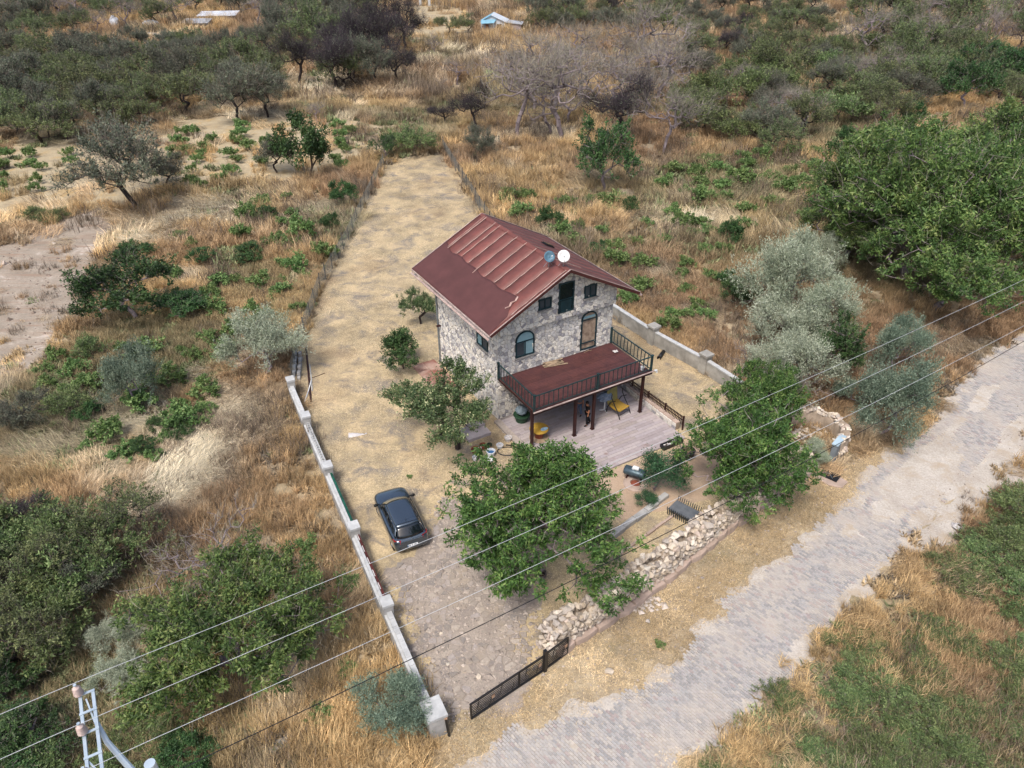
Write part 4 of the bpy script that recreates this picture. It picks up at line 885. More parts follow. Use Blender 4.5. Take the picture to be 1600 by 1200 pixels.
# black pot with dead stems
t = T('black_pot', 'round black pot holding dry twigs beside the low garden wall', 'pot', 1073, 716)
mb = MB(); mb.lathe([(0, 0), (.26, 0), (.38, .3), (.4, .55), (.44, .58), (.38, .56), (.34, .3), (0, .28)], 18); obj('pot_body', mb, M_BLACK, t)
for k in range(9): a = k * .7; mb = MB(); mb.tube([(0, 0, .3), (.25 * math.cos(a), .25 * math.sin(a), .8), (.5 * math.cos(a), .5 * math.sin(a), 1.0 + .3 * math.sin(k))], [.02, .012, .004], 4); obj('dry_twig', mb, M_PLANK, t)
# metal half-barrel on a stone ring
t = T('millstone', 'flat round stone disc lying under the grey barrel in front of the patio', 'stone disc', 993, 757, 0); ms = t
mb = MB(); mb.lathe([(.3, .02), (.3, .14), (.62, .16), (.68, .1), (.68, -.02)], 26); obj('disc', mb, M_PLINTH, t); mb = MB(); mb.lathe([(0, .06), (.3, .06)], 20); obj('hollow', mb, M_TERR, t)
t = thing('metal_barrel', 'grey half barrel propped on a round stone in front of the patio', 'barrel', ms.location + Vector((-.02, .35, .3)), R(-28))
mb = MB(); n = 14; V = []
for x, r in ((-.6, .0), (-.6, .26), (-.55, .3), (.5, .3), (.58, .24), (.58, 0)):
    for k in range(n): a = 2 * math.pi * k / n; V.append((x, r * math.cos(a), .28 + r * math.sin(a) * .8))
mb.raw(V, [(i * n + k, (i + 1) * n + k, (i + 1) * n + (k + 1) % n, i * n + (k + 1) % n) for i in range(5) for k in range(n)]); obj('barrel_shell', mb, simple('barrel_steel', '#4f5f68', '#39464e', 3, .4, .1, metal=.4), t, smooth=True)
mb = MB(); mb.tube([(-.1, 0, .5), (-.1, 0, .56), (.2, 0, .56)], .12, 10); obj('filler_neck', mb, M_PLASTICW, t)
for x in (-.4, .4): mb = MB(); mb.bar((x, -.22, -.15), (x, .22, -.15), .08, .12); mb.bar((x, 0, -.15), (x, 0, .1), .08, .1); obj('stand_foot', mb, M_WOOD, t)
# grey slatted metal stand
t = T('slatted_stand', 'grey metal stand with comb-like slats beside the low concrete edging', 'metal stand', 1052, 798, R(-42))
mb = MB(); mb.box(-.1, -.42, .35, 1.25, .42, .4); obj('table_plate', mb, simple('dusty_steel', '#63676c', '#50555b', 3, .6, .1), t)
for s_ in (-.45, .45):
    for k in range(12): mb = MB(); x = -.08 + k * .12; mb.bar((x, s_, .02), (x, s_ * 1.25, .62), .04, .03); obj('slat', mb, simple('slat_grey', '#454b4c', '#373c3e', 4) if (k == 0 and s_ < 0) else bpy.data.materials['slat_grey'], t)
# white tin trunk? : concrete steps slab by the house wall
t = thing('concrete_step', 'pale concrete slab step against the house wall behind the fruit tree', 'step', HW(-1.9, -.5), R(HA))
mb = MB(); mb.box(-.75, -.65, 0, .75, .6, .22); obj('slab', mb, M_PATIO, t); mb = MB(); mb.box(-.3, .1, .22, .75, .6, .4); obj('upper_slab', mb, M_PATIO, t)
t = thing('paved_apron', 'reddish stained concrete apron at the far base of the house wall', 'apron', HW(-1.2, 6.3), R(HA))
for i in range(4):
    for j in range(2): mb = MB(); mb.box(-.8 + j * .85, -1.7 + i * .95, 0, .02 + j * .85, -.78 + i * .95, .07 + .01 * random.random(), random.random()); obj('paving_slab', mb, simple('stained_slab', '#a58d80', '#7c4d40', 1.1, .9, .2, world=True) if not i + j else bpy.data.materials['stained_slab'], t)
# flower pots
for k, (px, py, r, h, mt, lab) in enumerate([(744, 708, .28, .3, M_TERR, 'widest terracotta pot of the cluster under the walnut tree'), (755, 701, .2, .3, M_TERR, 'small terracotta pot behind the widest pot'),
        (763, 704, .15, .22, M_TERR, 'smallest brown pot, beside the white bucket with blue inside'), (767, 712, .25, .36, M_PLASTICW, 'white bucket with a blue inside standing among the pots'),
        (750, 706, .1, .3, M_PLASTICW, 'narrow white pot between two terracotta pots'), (781, 700, .2, .25, M_PLASTICW, 'white plastic bowl near the dark hose behind the pots'),
        (764, 722, .22, .2, M_PLASTICW, 'low white basin in front of the blue-lined bucket'), (742, 719, .14, .26, M_PLASTICW, 'white jug beside the widest terracotta pot'),
        (765, 698, .14, .2, M_DUSTG, 'little dark green pot at the back of the cluster'), (794, 689, .22, .28, M_WHITE, 'grey-white bucket at the kerb of the patio')]):
    t = T('flower_pot' if mt is M_TERR or mt is M_DUSTG else 'bucket', lab, 'pot' if mt is M_TERR or mt is M_DUSTG else 'bucket', px, py, 0, 0, 'pots and buckets under the walnut tree')
    mb = MB(); mb.lathe([(0, 0), (r * .72, 0), (r, h * .9), (r * 1.08, h * .9), (r * 1.08, h), (r * .94, h), (r * .86, h * .55)], 18); obj('pot_body', mb, mt, t)
    mb = MB(); mb.lathe([(r * .9, h * .62), (0, h * .64)], 18); obj('soil' if mt is M_TERR or mt is M_DUSTG else 'content', mb, M_BLUEP if k == 3 else simple('pot_soil%s' % '', '#54453a', '#42362e', 6) if k == 0 else bpy.data.materials['pot_soil'] if mt in (M_TERR, M_DUSTG) else M_WHITE, t)
t = T('garden_hose', 'black hose coiled on the ground behind the white bowl', 'hose', 793, 706)
mb = MB(); pts = [(.5 * math.cos(a) * (1 + .05 * a), .35 * math.sin(a) * (1 + .05 * a), .03 + .012 * a) for a in np.linspace(0, 8, 40)]; mb.tube(pts, .03, 6); obj('hose_tube', mb, M_BLACK, t)
t = T('folding_ladder', 'small pale folding ladder lying beside the patio kerb', 'ladder', 786, 676, R(-30))
for y in (0, .4): mb = MB(); mb.bar((0, y, .05), (1.6, y, .05), .05, .05); obj('stile', mb, M_PLASTICW, t)
for k in range(6): mb = MB(); x = .15 + k * .27; mb.bar((x, 0, .05), (x, .4, .05), .04, .03); obj('rung', mb, M_PLASTICW, t)
# black tube leaning by the old wall
A = G(1033, 557); t = thing('black_tube', 'short black plastic tube lying by the old concrete wall', 'tube', A, R(62))
mb = MB(); mb.tube([(-.5, 0, .14), (.5, 0, .14)], .14, 12, caps=False); obj('tube_shell', mb, M_BLACK, t, smooth=True).modifiers.new('s', 'SOLIDIFY').thickness = .02
mb = MB(); mb.tube([(-.52, 0, .14), (-.46, 0, .14)], .155, 12, caps=False); obj('collar', mb, M_BLACK, t)
# manhole cover and info panel by the road
t = T('black_cover', 'black rectangular cover on a broken pale base near the paved road', 'cover', 1297, 746, R(-42))
mb = MB(); P = [(-.8, -.55), (.2, -.75), (.85, -.5), (.9, .2), (.3, .35), (-.75, .3)]; prism(mb, P, lambda x, y, d: (x, y, d), 0, .1, .5, .05); obj('base_slab', mb, M_PLINTH, t)
mb = MB(); mb.box(-.55, -.32, .1, .45, .34, .15); obj('cover_plate', mb, M_BLACK, t); mb = MB(); mb.tube([(-.5, -.1, .18), (-.1, .05, .2), (.2, -.25, .18)], .012, 5); obj('loose_wire', mb, M_METALG, t)
t = T('utility_cabinet', 'slim grey metal cabinet leaning at the end of the round stone ruin', 'cabinet', 1303, 716, R(48))
mb = MB(); mb.box(-.55, -.14, 0, .55, .14, 1.25); obj('cabinet_body', mb, simple('cabinet_grey', '#7d8489', '#666c72', 2, .6, .1), t); mb = MB(); mb.box(-.6, -.18, 1.25, .6, .18, 1.32); obj('cabinet_top', mb, simple('cabinet_top', '#a9bdc9', '#93a7b4', 2, .5, .1), t)
mb = MB(); mb.box(-.5, -.155, .08, .5, -.142, 1.18); obj('cabinet_door', mb, bpy.data.materials['cabinet_grey'], t)
for px, py, lab in ((1497, 826, 'crushed white bag lying on the pale sandy roadside'), (1490, 822, 'small torn white scrap beside the crushed bag')):
    t = T('litter_bag', lab, 'litter', px, py, 1.0)
    mb = MB(); n = 9; V = []; sc_ = .3 if py == 826 else .16
    for i in range(5):
        for k in range(n): r = sc_ * math.sin(math.pi * (i + .5) / 5) * (.6 + .8 * vnoise(k * 1.9, i * 2.3, py)); V.append((r * math.cos(k * 2 * math.pi / n), r * math.sin(k * 2 * math.pi / n), .02 + .06 * i * sc_ * 3))
    mb.raw(V, [(i * n + k, i * n + (k + 1) % n, (i + 1) * n + (k + 1) % n, (i + 1) * n + k) for i in range(4) for k in range(n)]); obj('bag', mb, M_WHITE, t)
rg = random.Random(44)
for k, (px, py, s_, lab) in enumerate([(951, 1052, .34, 'pale rounded stone on the verge between gate and road'), (1012, 973, .2, 'grey cube-shaped stone on the dry verge below the ruined wall'), (748, 1060, .22, 'grey angular stone on the driveway in front of the gate'),
        (676, 1050, .14, 'small white stone on the driveway beside the gate pillar'), (690, 992, .16, 'white stone in the middle of the flagged driveway'), (8, 415, .5, 'dark stone lump on the bare dirt lot'),
        (85, 383, .35, 'earth-brown clod on the upper dirt lot'), (700, 1040, .15, 'whitish pebble close to the open driveway gate')]):
    t = bpy.data.objects.new('loose_stone', ROCKS[k]); COL.objects.link(t); t.location = G(px, py); t.location.z = s_ * .2 + .06; t.scale = (s_ * 1.5,) * 3; t.rotation_euler = (0, 0, k); tag(t, lab, 'stone', 'loose stones lying about')

t = T('concrete_slab', 'pale dusty concrete strip lying in the scrub below the corner walnut tree', 'slab', 385, 1188, R(24))
for k in range(3): mb = MB(); mb.box(-1.9 + k * 1.25, -.3, 0, -.68 + k * 1.25, .3, .1 + .02 * (k % 2), random.random()); obj('slab_section', mb, M_OLDWALL, t)
# satellite dishes on the roof
M_DISHW = simple('dish_white', '#d3d3d2', '#c1c1c1', 3, .4, 0); M_DISHB = simple('dish_grey', '#5f7f90', '#4d6b7c', 3, .4, 0, metal=.2)
def dish(lab, p, mt, rz, tilt, r):
    t = thing('satellite_dish', lab, 'satellite dish', p, rz); M = Matrix.Translation((0, 0, .62)) @ Matrix.Rotation(tilt, 4, 'X')
    mb = MB(); mb.lathe([(0, 0), (r * .35, .012), (r * .7, .05), (r, .11), (r * 1.02, .1)], 24, M=M); o = obj('bowl', mb, mt, t, smooth=True); o.modifiers.new('s', 'SOLIDIFY').thickness = .012
    mb = MB(); mb.tube([M @ Vector((0, -r, .1)), M @ Vector((0, -r * .55, .42)), M @ Vector((0, -.02, .5))], .014, 6); obj('feed_arm', mb, M_METALG, t)
    mb = MB(); mb.tube([M @ Vector((0, -.02, .42)), M @ Vector((0, 0, .53))], .035, 8); obj('receiver', mb, M_PLASTICW, t)
    mb = MB(); mb.tube([(0, .0, 0), (0, .02, .6)], .022, 7); mb.tube([(.28, .1, 0), (0, .02, .4)], .014, 6); mb.tube([(-.28, .1, 0), (0, .02, .4)], .014, 6); obj('mast', mb, M_METALG, t)
p = house.matrix_world @ Vector(sl(.25, .9, 0.05)) if False else HW(*sl(.25, .9, 0.05)); dish('blue-grey satellite dish on the roof slope beside the ridge', p, M_DISHB, R(20), R(62), .31)
p = HW(*sl(-.55, .985, 0.05)); dish('white satellite dish standing at the front end of the ridge', p, M_DISHW, R(5), R(60), .33)

# ================================================================== THE CAR
def car():
    M_P = NT('car_paint'); M_P.p.inputs['Coat Weight'].default_value = 1.0; M_P.p.inputs['Coat Roughness'].default_value = .04; M_P = M_P.done(srgb('#545f6a'), .24, .5, .8)
    M_TY = simple('tyre_rubber', '#1c1c1c', '#161616', 4, .85, 0); M_RIM = simple('wheel_rim', '#8f9499', '#7a7f85', 4, .3, 0, metal=.8); M_RED = simple('red_lens', '#a01616', '#8a1010', 4, .2, 0, spec=.6)
    M_LENS = simple('clear_lens', '#6d757b', '#5b6369', 4, .1, 0, spec=.8); M_GL = simple('car_glass', '#0c1115', '#12181d', 2, .04, 0, spec=.9); M_SH = simple('sunshade', '#8d8266', '#7d7359', 3, .2, 0, spec=.7); M_BLK = simple('black_trim', '#121315', '#0e0f10', 4, .5, 0)
    t = thing('parked_car', 'dark grey hatchback parked on the straw next to the low block wall', 'car', (-5.66, 27.9, 0.03), R(23.7))
    st = [(-2.06, .70, .30, .55, .84, .86), (-1.97, .84, .27, .62, .97, .99), (-1.7, .89, .25, .70, .99, 1.0), (-1.2, .91, .24, .72, .98, .98), (-.4, .92, .24, .72, .96, .96), (.4, .92, .24, .72, .95, .96), (1.0, .91, .24, .72, .94, 1.0), (1.4, .90, .25, .70, .90, .97), (1.8, .88, .26, .64, .83, .90), (2.05, .80, .28, .56, .74, .80), (2.2, .60, .32, .50, .64, .68)]
    mb = MB(); V = []
    for y, w, zb, zm, zbelt, zc in st:
        h = [(w * .9, zb), (w, zb + .12), (w * 1.0, zm), (w * .96, zbelt), (w * .72, (zbelt + zc) / 2 + .02), (w * .35, zc)]
        V += [(-x, y, z) for x, z in h] + [(0, y, zc + .005)] + [(x, y, z) for x, z in reversed(h)]
    n = 13; F = [(i * n + k, i * n + k + 1, (i + 1) * n + k + 1, (i + 1) * n + k) for i in range(len(st) - 1) for k in range(n - 1)]; F += [((i + 1) * n, (i + 1) * n + n - 1, i * n + n - 1, i * n) for i in range(len(st) - 1)]
    mb.raw(V, F); mb.fi += [np.arange(n)[::-1], np.arange(n) + (len(st) - 1) * n]; mb.ft += [np.array([n])] * 2; mb.fr += [np.array([.5])] * 2; mb.fm += [np.array([0])] * 2
    body = obj('body', mb, M_P, t, smooth=True); md = body.modifiers.new('sub', 'SUBSURF'); md.levels = md.render_levels = 2
    def gridsurf(f, nx, ny, name, mat, parent=t, th=.012):
        mb = MB(); V = [f(i / nx, j / ny) for j in range(ny + 1) for i in range(nx + 1)]; mb.raw(V, [(j * (nx + 1) + i, j * (nx + 1) + i + 1, (j + 1) * (nx + 1) + i + 1, (j + 1) * (nx + 1) + i) for j in range(ny) for i in range(nx)]); o = obj(name, mb, mat, parent, smooth=True)
        if th: m = o.modifiers.new('s', 'SOLIDIFY'); m.thickness = th; m.offset = 0
        return o
    ry = lambda v: .36 - 1.86 * v
    def roof_p(u, v):
        x = (u * 2 - 1); hw = .60 - .03 * abs(v - .4); y = ry(v) - .08 * x * x * (1 - v) + .05 * x * x * v; z = 1.40 + .065 * (1 - x ** 4) + .035 * math.sin(math.pi * min(1, v * .9 + .1)) - .05 * v * v; return (x * hw, y, z)
    gridsurf(roof_p, 12, 14, 'roof', M_P, th=.03)
    wsb = lambda u: ((u * 2 - 1) * .74, 1.16 - .22 * (u * 2 - 1) ** 2, .955)
    def lerp(a, b, t_): return tuple(a[i] + (b[i] - a[i]) * t_ for i in range(3))
    gridsurf(lambda u, v: lerp(wsb(u), roof_p(u, 0), v * .98 + .0), 10, 4, 'windshield', M_GL)
    gridsurf(lambda u, v: tuple(a + b for a, b in zip(lerp(wsb(u * .9 + .05), roof_p(u * .9 + .05, 0), .12 + v * .80), (0, .012, .012))), 10, 4, 'sunshade', M_SH, th=.004)
    rb = lambda u: ((u * 2 - 1) * .66, -1.93 + .10 * (u * 2 - 1) ** 2, 1.0)
    gridsurf(lambda u, v: lerp(roof_p(u, 1), rb(u), v), 10, 4, 'rear_window', M_GL)
    for s in (-1, 1):
        low = lambda u: (s * (.80 - .04 * u), .98 - 2.78 * u, .925 + .03 * u); hi = lambda u: roof_p(1 if s > 0 else 0, u)
        gridsurf(lambda u, v: lerp(low(u), hi(u), v), 12, 3, 'side_pillar', M_P, th=.02)
        for a, b in ((.08, .40), (.43, .70), (.735, .86)):
            gridsurf(lambda u, v: tuple(p + q for p, q in zip(lerp(low(a + (b - a) * u), hi(max(0, (a - .05)) + (b - a) * u), .10 + .78 * v), (s * .015, 0, .004))), 4, 3, 'side_window', M_GL, th=.006)
        mb = MB(); mb.bar(low(.05), low(.92), .02, .025); obj('belt_trim', mb, M_RIM, t)
        mb = MB(); mb.bar((s * .78, .95, .98), (s * .98, .90, 1.0), .05, .05); mb.box(s * .93 - .07, .86, .93, s * .93 + .1 * s + .07 * (s < 0) - .0, .98, 1.08) if False else None
        obj('mirror_arm', mb, M_BLK, t); mb = MB(); mb.lathe([(0, -.11), (.06, -.09), (.085, 0), (.06, .09), (0, .11)], 10, M=Matrix.Translation((s * .98, .9, 1.01)) @ Matrix.Rotation(R(90), 4, 'Y')); obj('side_mirror', mb, M_BLK, t, smooth=True)
        mb = MB(); V = [(s * .50, -1.96, .97), (s * .78, -1.82, .96), (s * .83, -1.62, .93), (s * .80, -1.80, .78), (s * .56, -2.0, .80)]; mb.poly([tuple(Vector(p) + Vector((s * .03, -.045, .012))) for p in V] + [tuple(Vector(p) * .93) for p in V], [(0, 1, 2, 3, 4), (0, 5, 6, 1), (1, 6, 7, 2), (2, 7, 8, 3), (3, 8, 9, 4), (4, 9, 5, 0)]); obj('taillight', mb, M_RED, t)
        mb = MB(); V = [(s * .52, 2.03, .74), (s * .74, 1.84, .81), (s * .80, 1.72, .80), (s * .82, 1.82, .68), (s * .58, 2.06, .64)]; mb.poly([tuple(Vector(p) + Vector((s * .012, .015, .012))) for p in V] + [tuple(Vector(p) * .93) for p in V], [(0, 1, 2, 3, 4), (0, 5, 6, 1), (1, 6, 7, 2), (2, 7, 8, 3), (3, 8, 9, 4), (4, 9, 5, 0)]); obj('headlight', mb, M_LENS, t)
        for y in (-1.28, 1.32):
            MX = Matrix.Translation((s * .76, y, .31)) @ Matrix.Rotation(R(90), 4, 'Y'); mb = MB(); mb.lathe([(.2, -.09), (.29, -.1), (.31, -.06), (.31, .06), (.29, .1), (.2, .09)], 22, M=MX); w = obj('wheel', mb, M_TY, t)
            mb = MB(); mb.lathe([(0, s * .06), (.08, s * .08), (.19, s * .06), (.2, s * .09)], 20, M=MX); obj('rim', mb, M_RIM, w)
            mb = MB(); mb.lathe([(.32, -.02), (.36, -.02), (.36, s * .11), (.32, s * .105)], 22, M=MX); obj('wheel_arch', mb, M_BLK, t)
        for y in (-.45, .35): mb = MB(); mb.bar((s * .87, y, .80), (s * .87, y + .18, .80), .025, .03); obj('door_handle', mb, M_P, t)
        for y in (.95, .05, -.85): mb = MB(); mb.bar((s * .866, y, .35), (s * .845, y, .90), .008, .008); obj('door_seam', mb, M_BLK, t)
    mb = MB(); mb.bar((-.6, 1.24, .94), (.6, 1.24, .94), .10, .02); obj('cowl', mb, M_BLK, t)
    mb = MB(); mb.bar((-.74, -1.95, .50), (.74, -1.95, .50), .16, .2); o = obj('rear_bumper', mb, M_P, t, smooth=False); bv = o.modifiers.new('b', 'BEVEL'); bv.width = .06; bv.segments = 3
    mb = MB(); mb.bar((-.64, 2.06, .42), (.64, 2.06, .42), .14, .18); o = obj('front_bumper', mb, M_BLK, t); bv = o.modifiers.new('b', 'BEVEL'); bv.width = .05; bv.segments = 3
    MPL = Matrix.Translation((0, -2.09, .62)) @ Matrix.Rotation(R(-12), 4, 'X'); mb = MB(); mb.box(-.26, -.012, -.055, .26, .0, .055, M=MPL); pl = obj('number_plate', mb, simple('plate_white', '#dfe2e4', '#d0d3d6', 4, .4, 0), t)
    mb = MB(); mb.box(-.26, -.015, -.055, -.215, -.0125, .055, M=MPL); obj('plate_band', mb, M_BLUEP, pl)
    for x in (-.16, -.12, -.04, .0, .09, .13, .17): mb = MB(); mb.box(x - .011, -.015, -.035, x + .011, -.0125, .035, M=MPL); obj('plate_character', mb, M_BLK, pl)
    mb = MB(); mb.tube([(.0, -1.16, 1.49), (0, -1.22, 1.56), (0, -1.32, 1.66)], [.018, .010, .004], 6); obj('antenna', mb, M_BLK, t)
    mb = MB(); mb.bar((-.58, -1.36, 1.455), (.58, -1.36, 1.455), .012, .012); obj('tailgate_seam', mb, M_BLK, t)
    mb = MB(); mb.bar((-.52, -2.02, .88), (.52, -2.02, .88), .02, .035); obj('tailgate_trim', mb, M_RIM, t); mb = MB(); mb.lathe([(0, 0), (.045, 0), (.04, .015), (0, .02)], 14, M=Matrix.Translation((0, -1.99, .92)) @ Matrix.Rotation(R(80), 4, 'X')); obj('badge', mb, M_RIM, t)
    mb = MB(); mb.bar((0, -1.95, 1.02), (.33, -1.84, 1.12), .012, .015); obj('rear_wiper', mb, M_BLK, t)
car()

# ================================================================== PEOPLE
M_SKIN = simple('skin', '#b07a5c', '#a06c50', 6, .6, 0); M_BLACKC = simple('black_cloth', '#121216', '#0c0c10', 8, .85, 0); M_HAIR = simple('dark_hair', '#1a1412', '#120e0c', 20, .6, 0); M_BLUEC = simple('faded_blue_cloth', '#5a6b83', '#4a5a72', 8, .85, 0); M_GREYC = simple('grey_shirt', '#60636b', '#50535b', 8, .85, 0)
def skinned(name, chains, mat, parent, sub=2):
    vs, es, rad = [], [], []; idx = {}
    for ch in chains:
        prev = None
        for p, r in ch:
            k = tuple(round(c, 4) for c in p)
            if k not in idx: idx[k] = len(vs); vs.append(p); rad.append(r)
            if prev is not None and prev != idx[k]: es.append((prev, idx[k]))
            prev = idx[k]
    me = bpy.data.meshes.new(name); me.from_pydata(vs, es, []); me.materials.append(mat); o = bpy.data.objects.new(name, me); COL.objects.link(o); o.parent = parent
    m = o.modifiers.new('skin', 'SKIN'); m.use_smooth_shade = True; m.use_x_symmetry = False
    for i, r in enumerate(rad): me.skin_vertices[0].data[i].radius = (r if hasattr(r, '__len__') else (r, r)); me.skin_vertices[0].data[i].use_root = (i == 0)
    s = o.modifiers.new('sub', 'SUBSURF'); s.levels = s.render_levels = sub; return o
def person(label, loc, rz, top_m, leg_m, stride, armL, armR, hold=None):
    """Faces +Y. Pelvis at the origin of every chain; stride = forward offset of each foot."""
    t = thing('person', label, 'person', loc, rz); pel = (0, 0, .94); ch = (0, .02, 1.32); nk = (0, .03, 1.47); hd = (0, .07, 1.58); hd2 = (0, .08, 1.66)
    legs = {s: [(pel, .11), ((s * .10, 0.01, .88), .095), ((s * .11, st * .5 + .03, .50), .062), ((s * .11, st - .02, .10), .042), ((s * .115, st + .01, .045), .04), ((s * .12, st + .13, .03), .034)] for s, st in stride.items()}
    arms = {s: [(ch, (.16, .10)), ((s * .18, .02, 1.40), .06), (e, .042), (w, .030), (h, (.034, .02))] for s, (e, w, h) in ((-1, armL), (1, armR))}
    body = [[(pel, .12), ((0, .0, 1.12), (.135, .09)), (ch, (.16, .10)), (nk, .055), (hd, (.075, .09)), (hd2, (.078, .095))]] + list(legs.values()) + list(arms.values())
    b = skinned('body', body, M_SKIN, t)
    for s, (e, w, h) in ((-1, armL), (1, armR)):
        H_ = Vector(h); dr = (H_ - Vector(w)).normalized(); side = dr.cross(Vector((s, .2, .1))).normalized()
        for k, ln in enumerate((.070, .08, .075, .06)):
            a = H_ + side * (-.026 + .017 * k); m = a + dr * ln * .55; c = m + dr * ln * .4 + Vector((-s * .02, 0, -.005)); mb = MB(); mb.tube([a - dr * .01, m, c], [.009, .0085, .006], 6, caps=True); obj('finger', mb, M_SKIN, b, smooth=True)
        a = H_ - dr * .03 - side * .03; mb = MB(); mb.tube([a, a + dr * .03 - side * .02, a + dr * .055 - side * .022], [.011, .01, .007], 6); obj('thumb', mb, M_SKIN, b, smooth=True)
    skinned('trousers', [[(pel, .135)] + [((p[0], p[1], p[2]), r + .022) for p, r in legs[s][1:4]] for s in (-1, 1)], leg_m, t)
    skinned('shirt', [[((0, 0, .98), (.15, .115)), ((0, 0, 1.13), (.155, .11)), (ch, (.18, .12)), ((0, .025, 1.43), .09)]] + [[(ch, (.18, .12)), ((s * .19, .02, 1.39), .078), (tuple(Vector((s * .19, .02, 1.39)).lerp(Vector(a[0]), .6)), .062)] for s, a in ((-1, armL), (1, armR))], top_m, t)
    for s, st in stride.items(): skinned('shoe', [[((s * .11, st - .05, .06), .05), ((s * .115, st + .06, .045), .048), ((s * .12, st + .17, .035), .042)]], M_BLACKC, t, 1)
    mb = MB(); MH = Matrix.Translation((0, .055, 1.64)); V = []
    mb.lathe([(.088, -.06), (.098, 0), (.092, .06), (.06, .105), (0, .118)], 14, M=MH @ Matrix.Rotation(R(-14), 4, 'X')); obj('hair', mb, M_HAIR, t, smooth=True)
    mb = MB(); mb.poly([(-.012, .155, 1.585), (.012, .155, 1.585), (0, .182, 1.59), (0, .158, 1.63)], [(0, 1, 2), (0, 2, 3), (2, 1, 3)]); obj('nose', mb, M_SKIN, t)
    for s in (-1, 1):
        mb = MB(); mb.lathe([(0, -.01), (.012, 0), (0, .01)], 8, c=(s * .03, .158, 1.62)); obj('eye', mb, M_HAIR, t); mb = MB(); mb.lathe([(0, -.03), (.016, -.01), (.018, .01), (0, .03)], 8, c=(s * .088, .07, 1.61)); obj('ear', mb, M_SKIN, t)
    mb = MB(); mb.bar((-.022, .158, 1.555), (.022, .158, 1.555), .008, .006); obj('mouth', mb, simple('lips_' + 'tone', '#8a4a3e', '#7e4238', 5, .6, 0) if 'lips_tone' not in bpy.data.materials else bpy.data.materials['lips_tone'], t)
    return t
pp = G(917, 664, .11); person('person in black clothes standing between the balcony posts with one forearm raised', pp, R(HA + 78), M_BLACKC, M_BLACKC, {-1: .08, 1: -.22}, ((-.25, .03, 1.15), (-.2, .05, .92), (-.2, .07, .82)), ((.27, -.03, 1.14), (.3, -.18, 1.08), (.3, -.26, 1.08)))
pp = G(904, 650, .11); person('person in faded blue clothes half hidden behind a balcony post', pp, R(HA + 120), M_GREYC, M_BLUEC, {-1: -.1, 1: .12}, ((-.24, -.05, 1.14), (-.24, .0, .9), (-.24, .02, .8)), ((.24, .02, 1.14), (.25, .08, .9), (.25, .1, .8)))

# ================================================================== POWER LINE
M_GALV = simple('galvanised_steel', '#b7c3cc', '#9fadb8', 3, .45, .1, metal=.3); M_INS = simple('insulator', '#c9b7b0', '#bba59e', 4, .35, 0); M_ALU = simple('aluminium_cable', '#b4b7ba', '#a5a8ac', 3, .5, 0); M_CAB = simple('black_cable', '#1b1c20', '#121316', 3, .6, 0)
zp = 9.6; a0 = G(125.5, 1088, zp); a1 = G(146, 1290, zp); ax = (a1 - a0).normalized(); px_ = Vector((-ax.y, ax.x, 0)); px_ = px_ if px_.x > 0 else -px_
pyl = thing('power_pylon', 'pale blue-grey steel crossarm of a power pole with two pinkish insulators', 'power pole', (a0 + ax * 2.6 + px_ * .5).to_2d().to_3d()); o0 = pyl.location
pyl['label'] = 'pale steel power pole whose crossarm carries stacked-disc insulators above the scrub corner'
W_ = .30; f = lambda s, w, z=0: a0 + ax * s + px_ * w + Vector((0, 0, z)) - o0
for w in (0, W_): mb = MB(); mb.bar(f(0, w), f(3.6, w), .075, .09); obj('arm_channel', mb, M_GALV, pyl)
for s in (.02, .62, 1.24, 1.95, 2.6, 3.3): mb = MB(); mb.bar(f(s, -.05, .06), f(s, W_ + .05, .06), .07, .02); obj('cross_plate', mb, M_GALV, pyl)
mb = MB(); mb.bar(f(.15, W_ * .4, -.02), f(1.15, W_ * .95, -.02), .04, .04); obj('brace', mb, M_GALV, pyl)
mb = MB(); mb.bar(f(1.95, 0, -.02), f(2.6, W_, -.02), .04, .04); obj('brace', mb, M_GALV, pyl)
mb = MB(); mb.tube([f(1.0, W_, -.05), f(1.5, W_ + .12, -.25), f(2.3, W_ + .55, -1.0), f(2.9, W_ + 1.0, -1.8)], [.05, .07, .09, .1], 8); obj('brace_tube', mb, M_GALV, pyl)
for s in (.0, 1.22, 2.5):
    mb = MB(); c = f(s, -.0, .06); prof = [(0, 0), (.05, 0), (.05, .04)]
    for k in range(5): z = .05 + .055 * k; prof += [(.07, z), (.125 - .006 * k, z + .012), (.07, z + .035)]
    prof += [(.05, .34), (.035, .36), (.035, .39), (0, .39)]; mb.lathe(prof, 18, c=tuple(c)); ins = obj('insulator', mb, M_INS, pyl, smooth=True); mb = MB(); mb.tube([c + Vector((0, 0, .38)), c + Vector((0, 0, .42))], .04, 10); obj('insulator_cap', mb, M_GALV, ins)
mb = MB(); b_ = f(2.95, W_ + 1.02, 0); mb.tube([(b_.x, b_.y, -.2), (b_.x, b_.y, zp + .2)], [.2, .13], 12); obj('mast', mb, M_GALV, pyl)
def cable(label, A, B, rad, mt, drop, name='power_cable'):
    pts = []
    for k in range(61):
        t_ = -.55 + 2.0 * k / 60; p = A.lerp(B, t_); s = 4 * drop * t_ * (1 - t_) if t_ > 0 else -.6 * drop * t_ * 4 * .6; pts.append(p - Vector((0, 0, s if t_ >= 0 else 0)))
    mb = MB(); mb.tube([p - A for p in pts], rad, 6); o = obj(name, mb, mt, loc=A, smooth=True); tag(o, label, 'cable', 'overhead cables crossing the yard and road')
zc = zp + .46
cable('pale overhead wire fixed to the outermost insulator, passing over the rear of the car', G(123, 1064, zc), G(1600, 437, zc), .0078, M_ALU, .42)
cable('pale middle overhead wire fixed to the second insulator', G(124, 1131, zc), G(1600, 471, zc), .0078, M_ALU, .42)
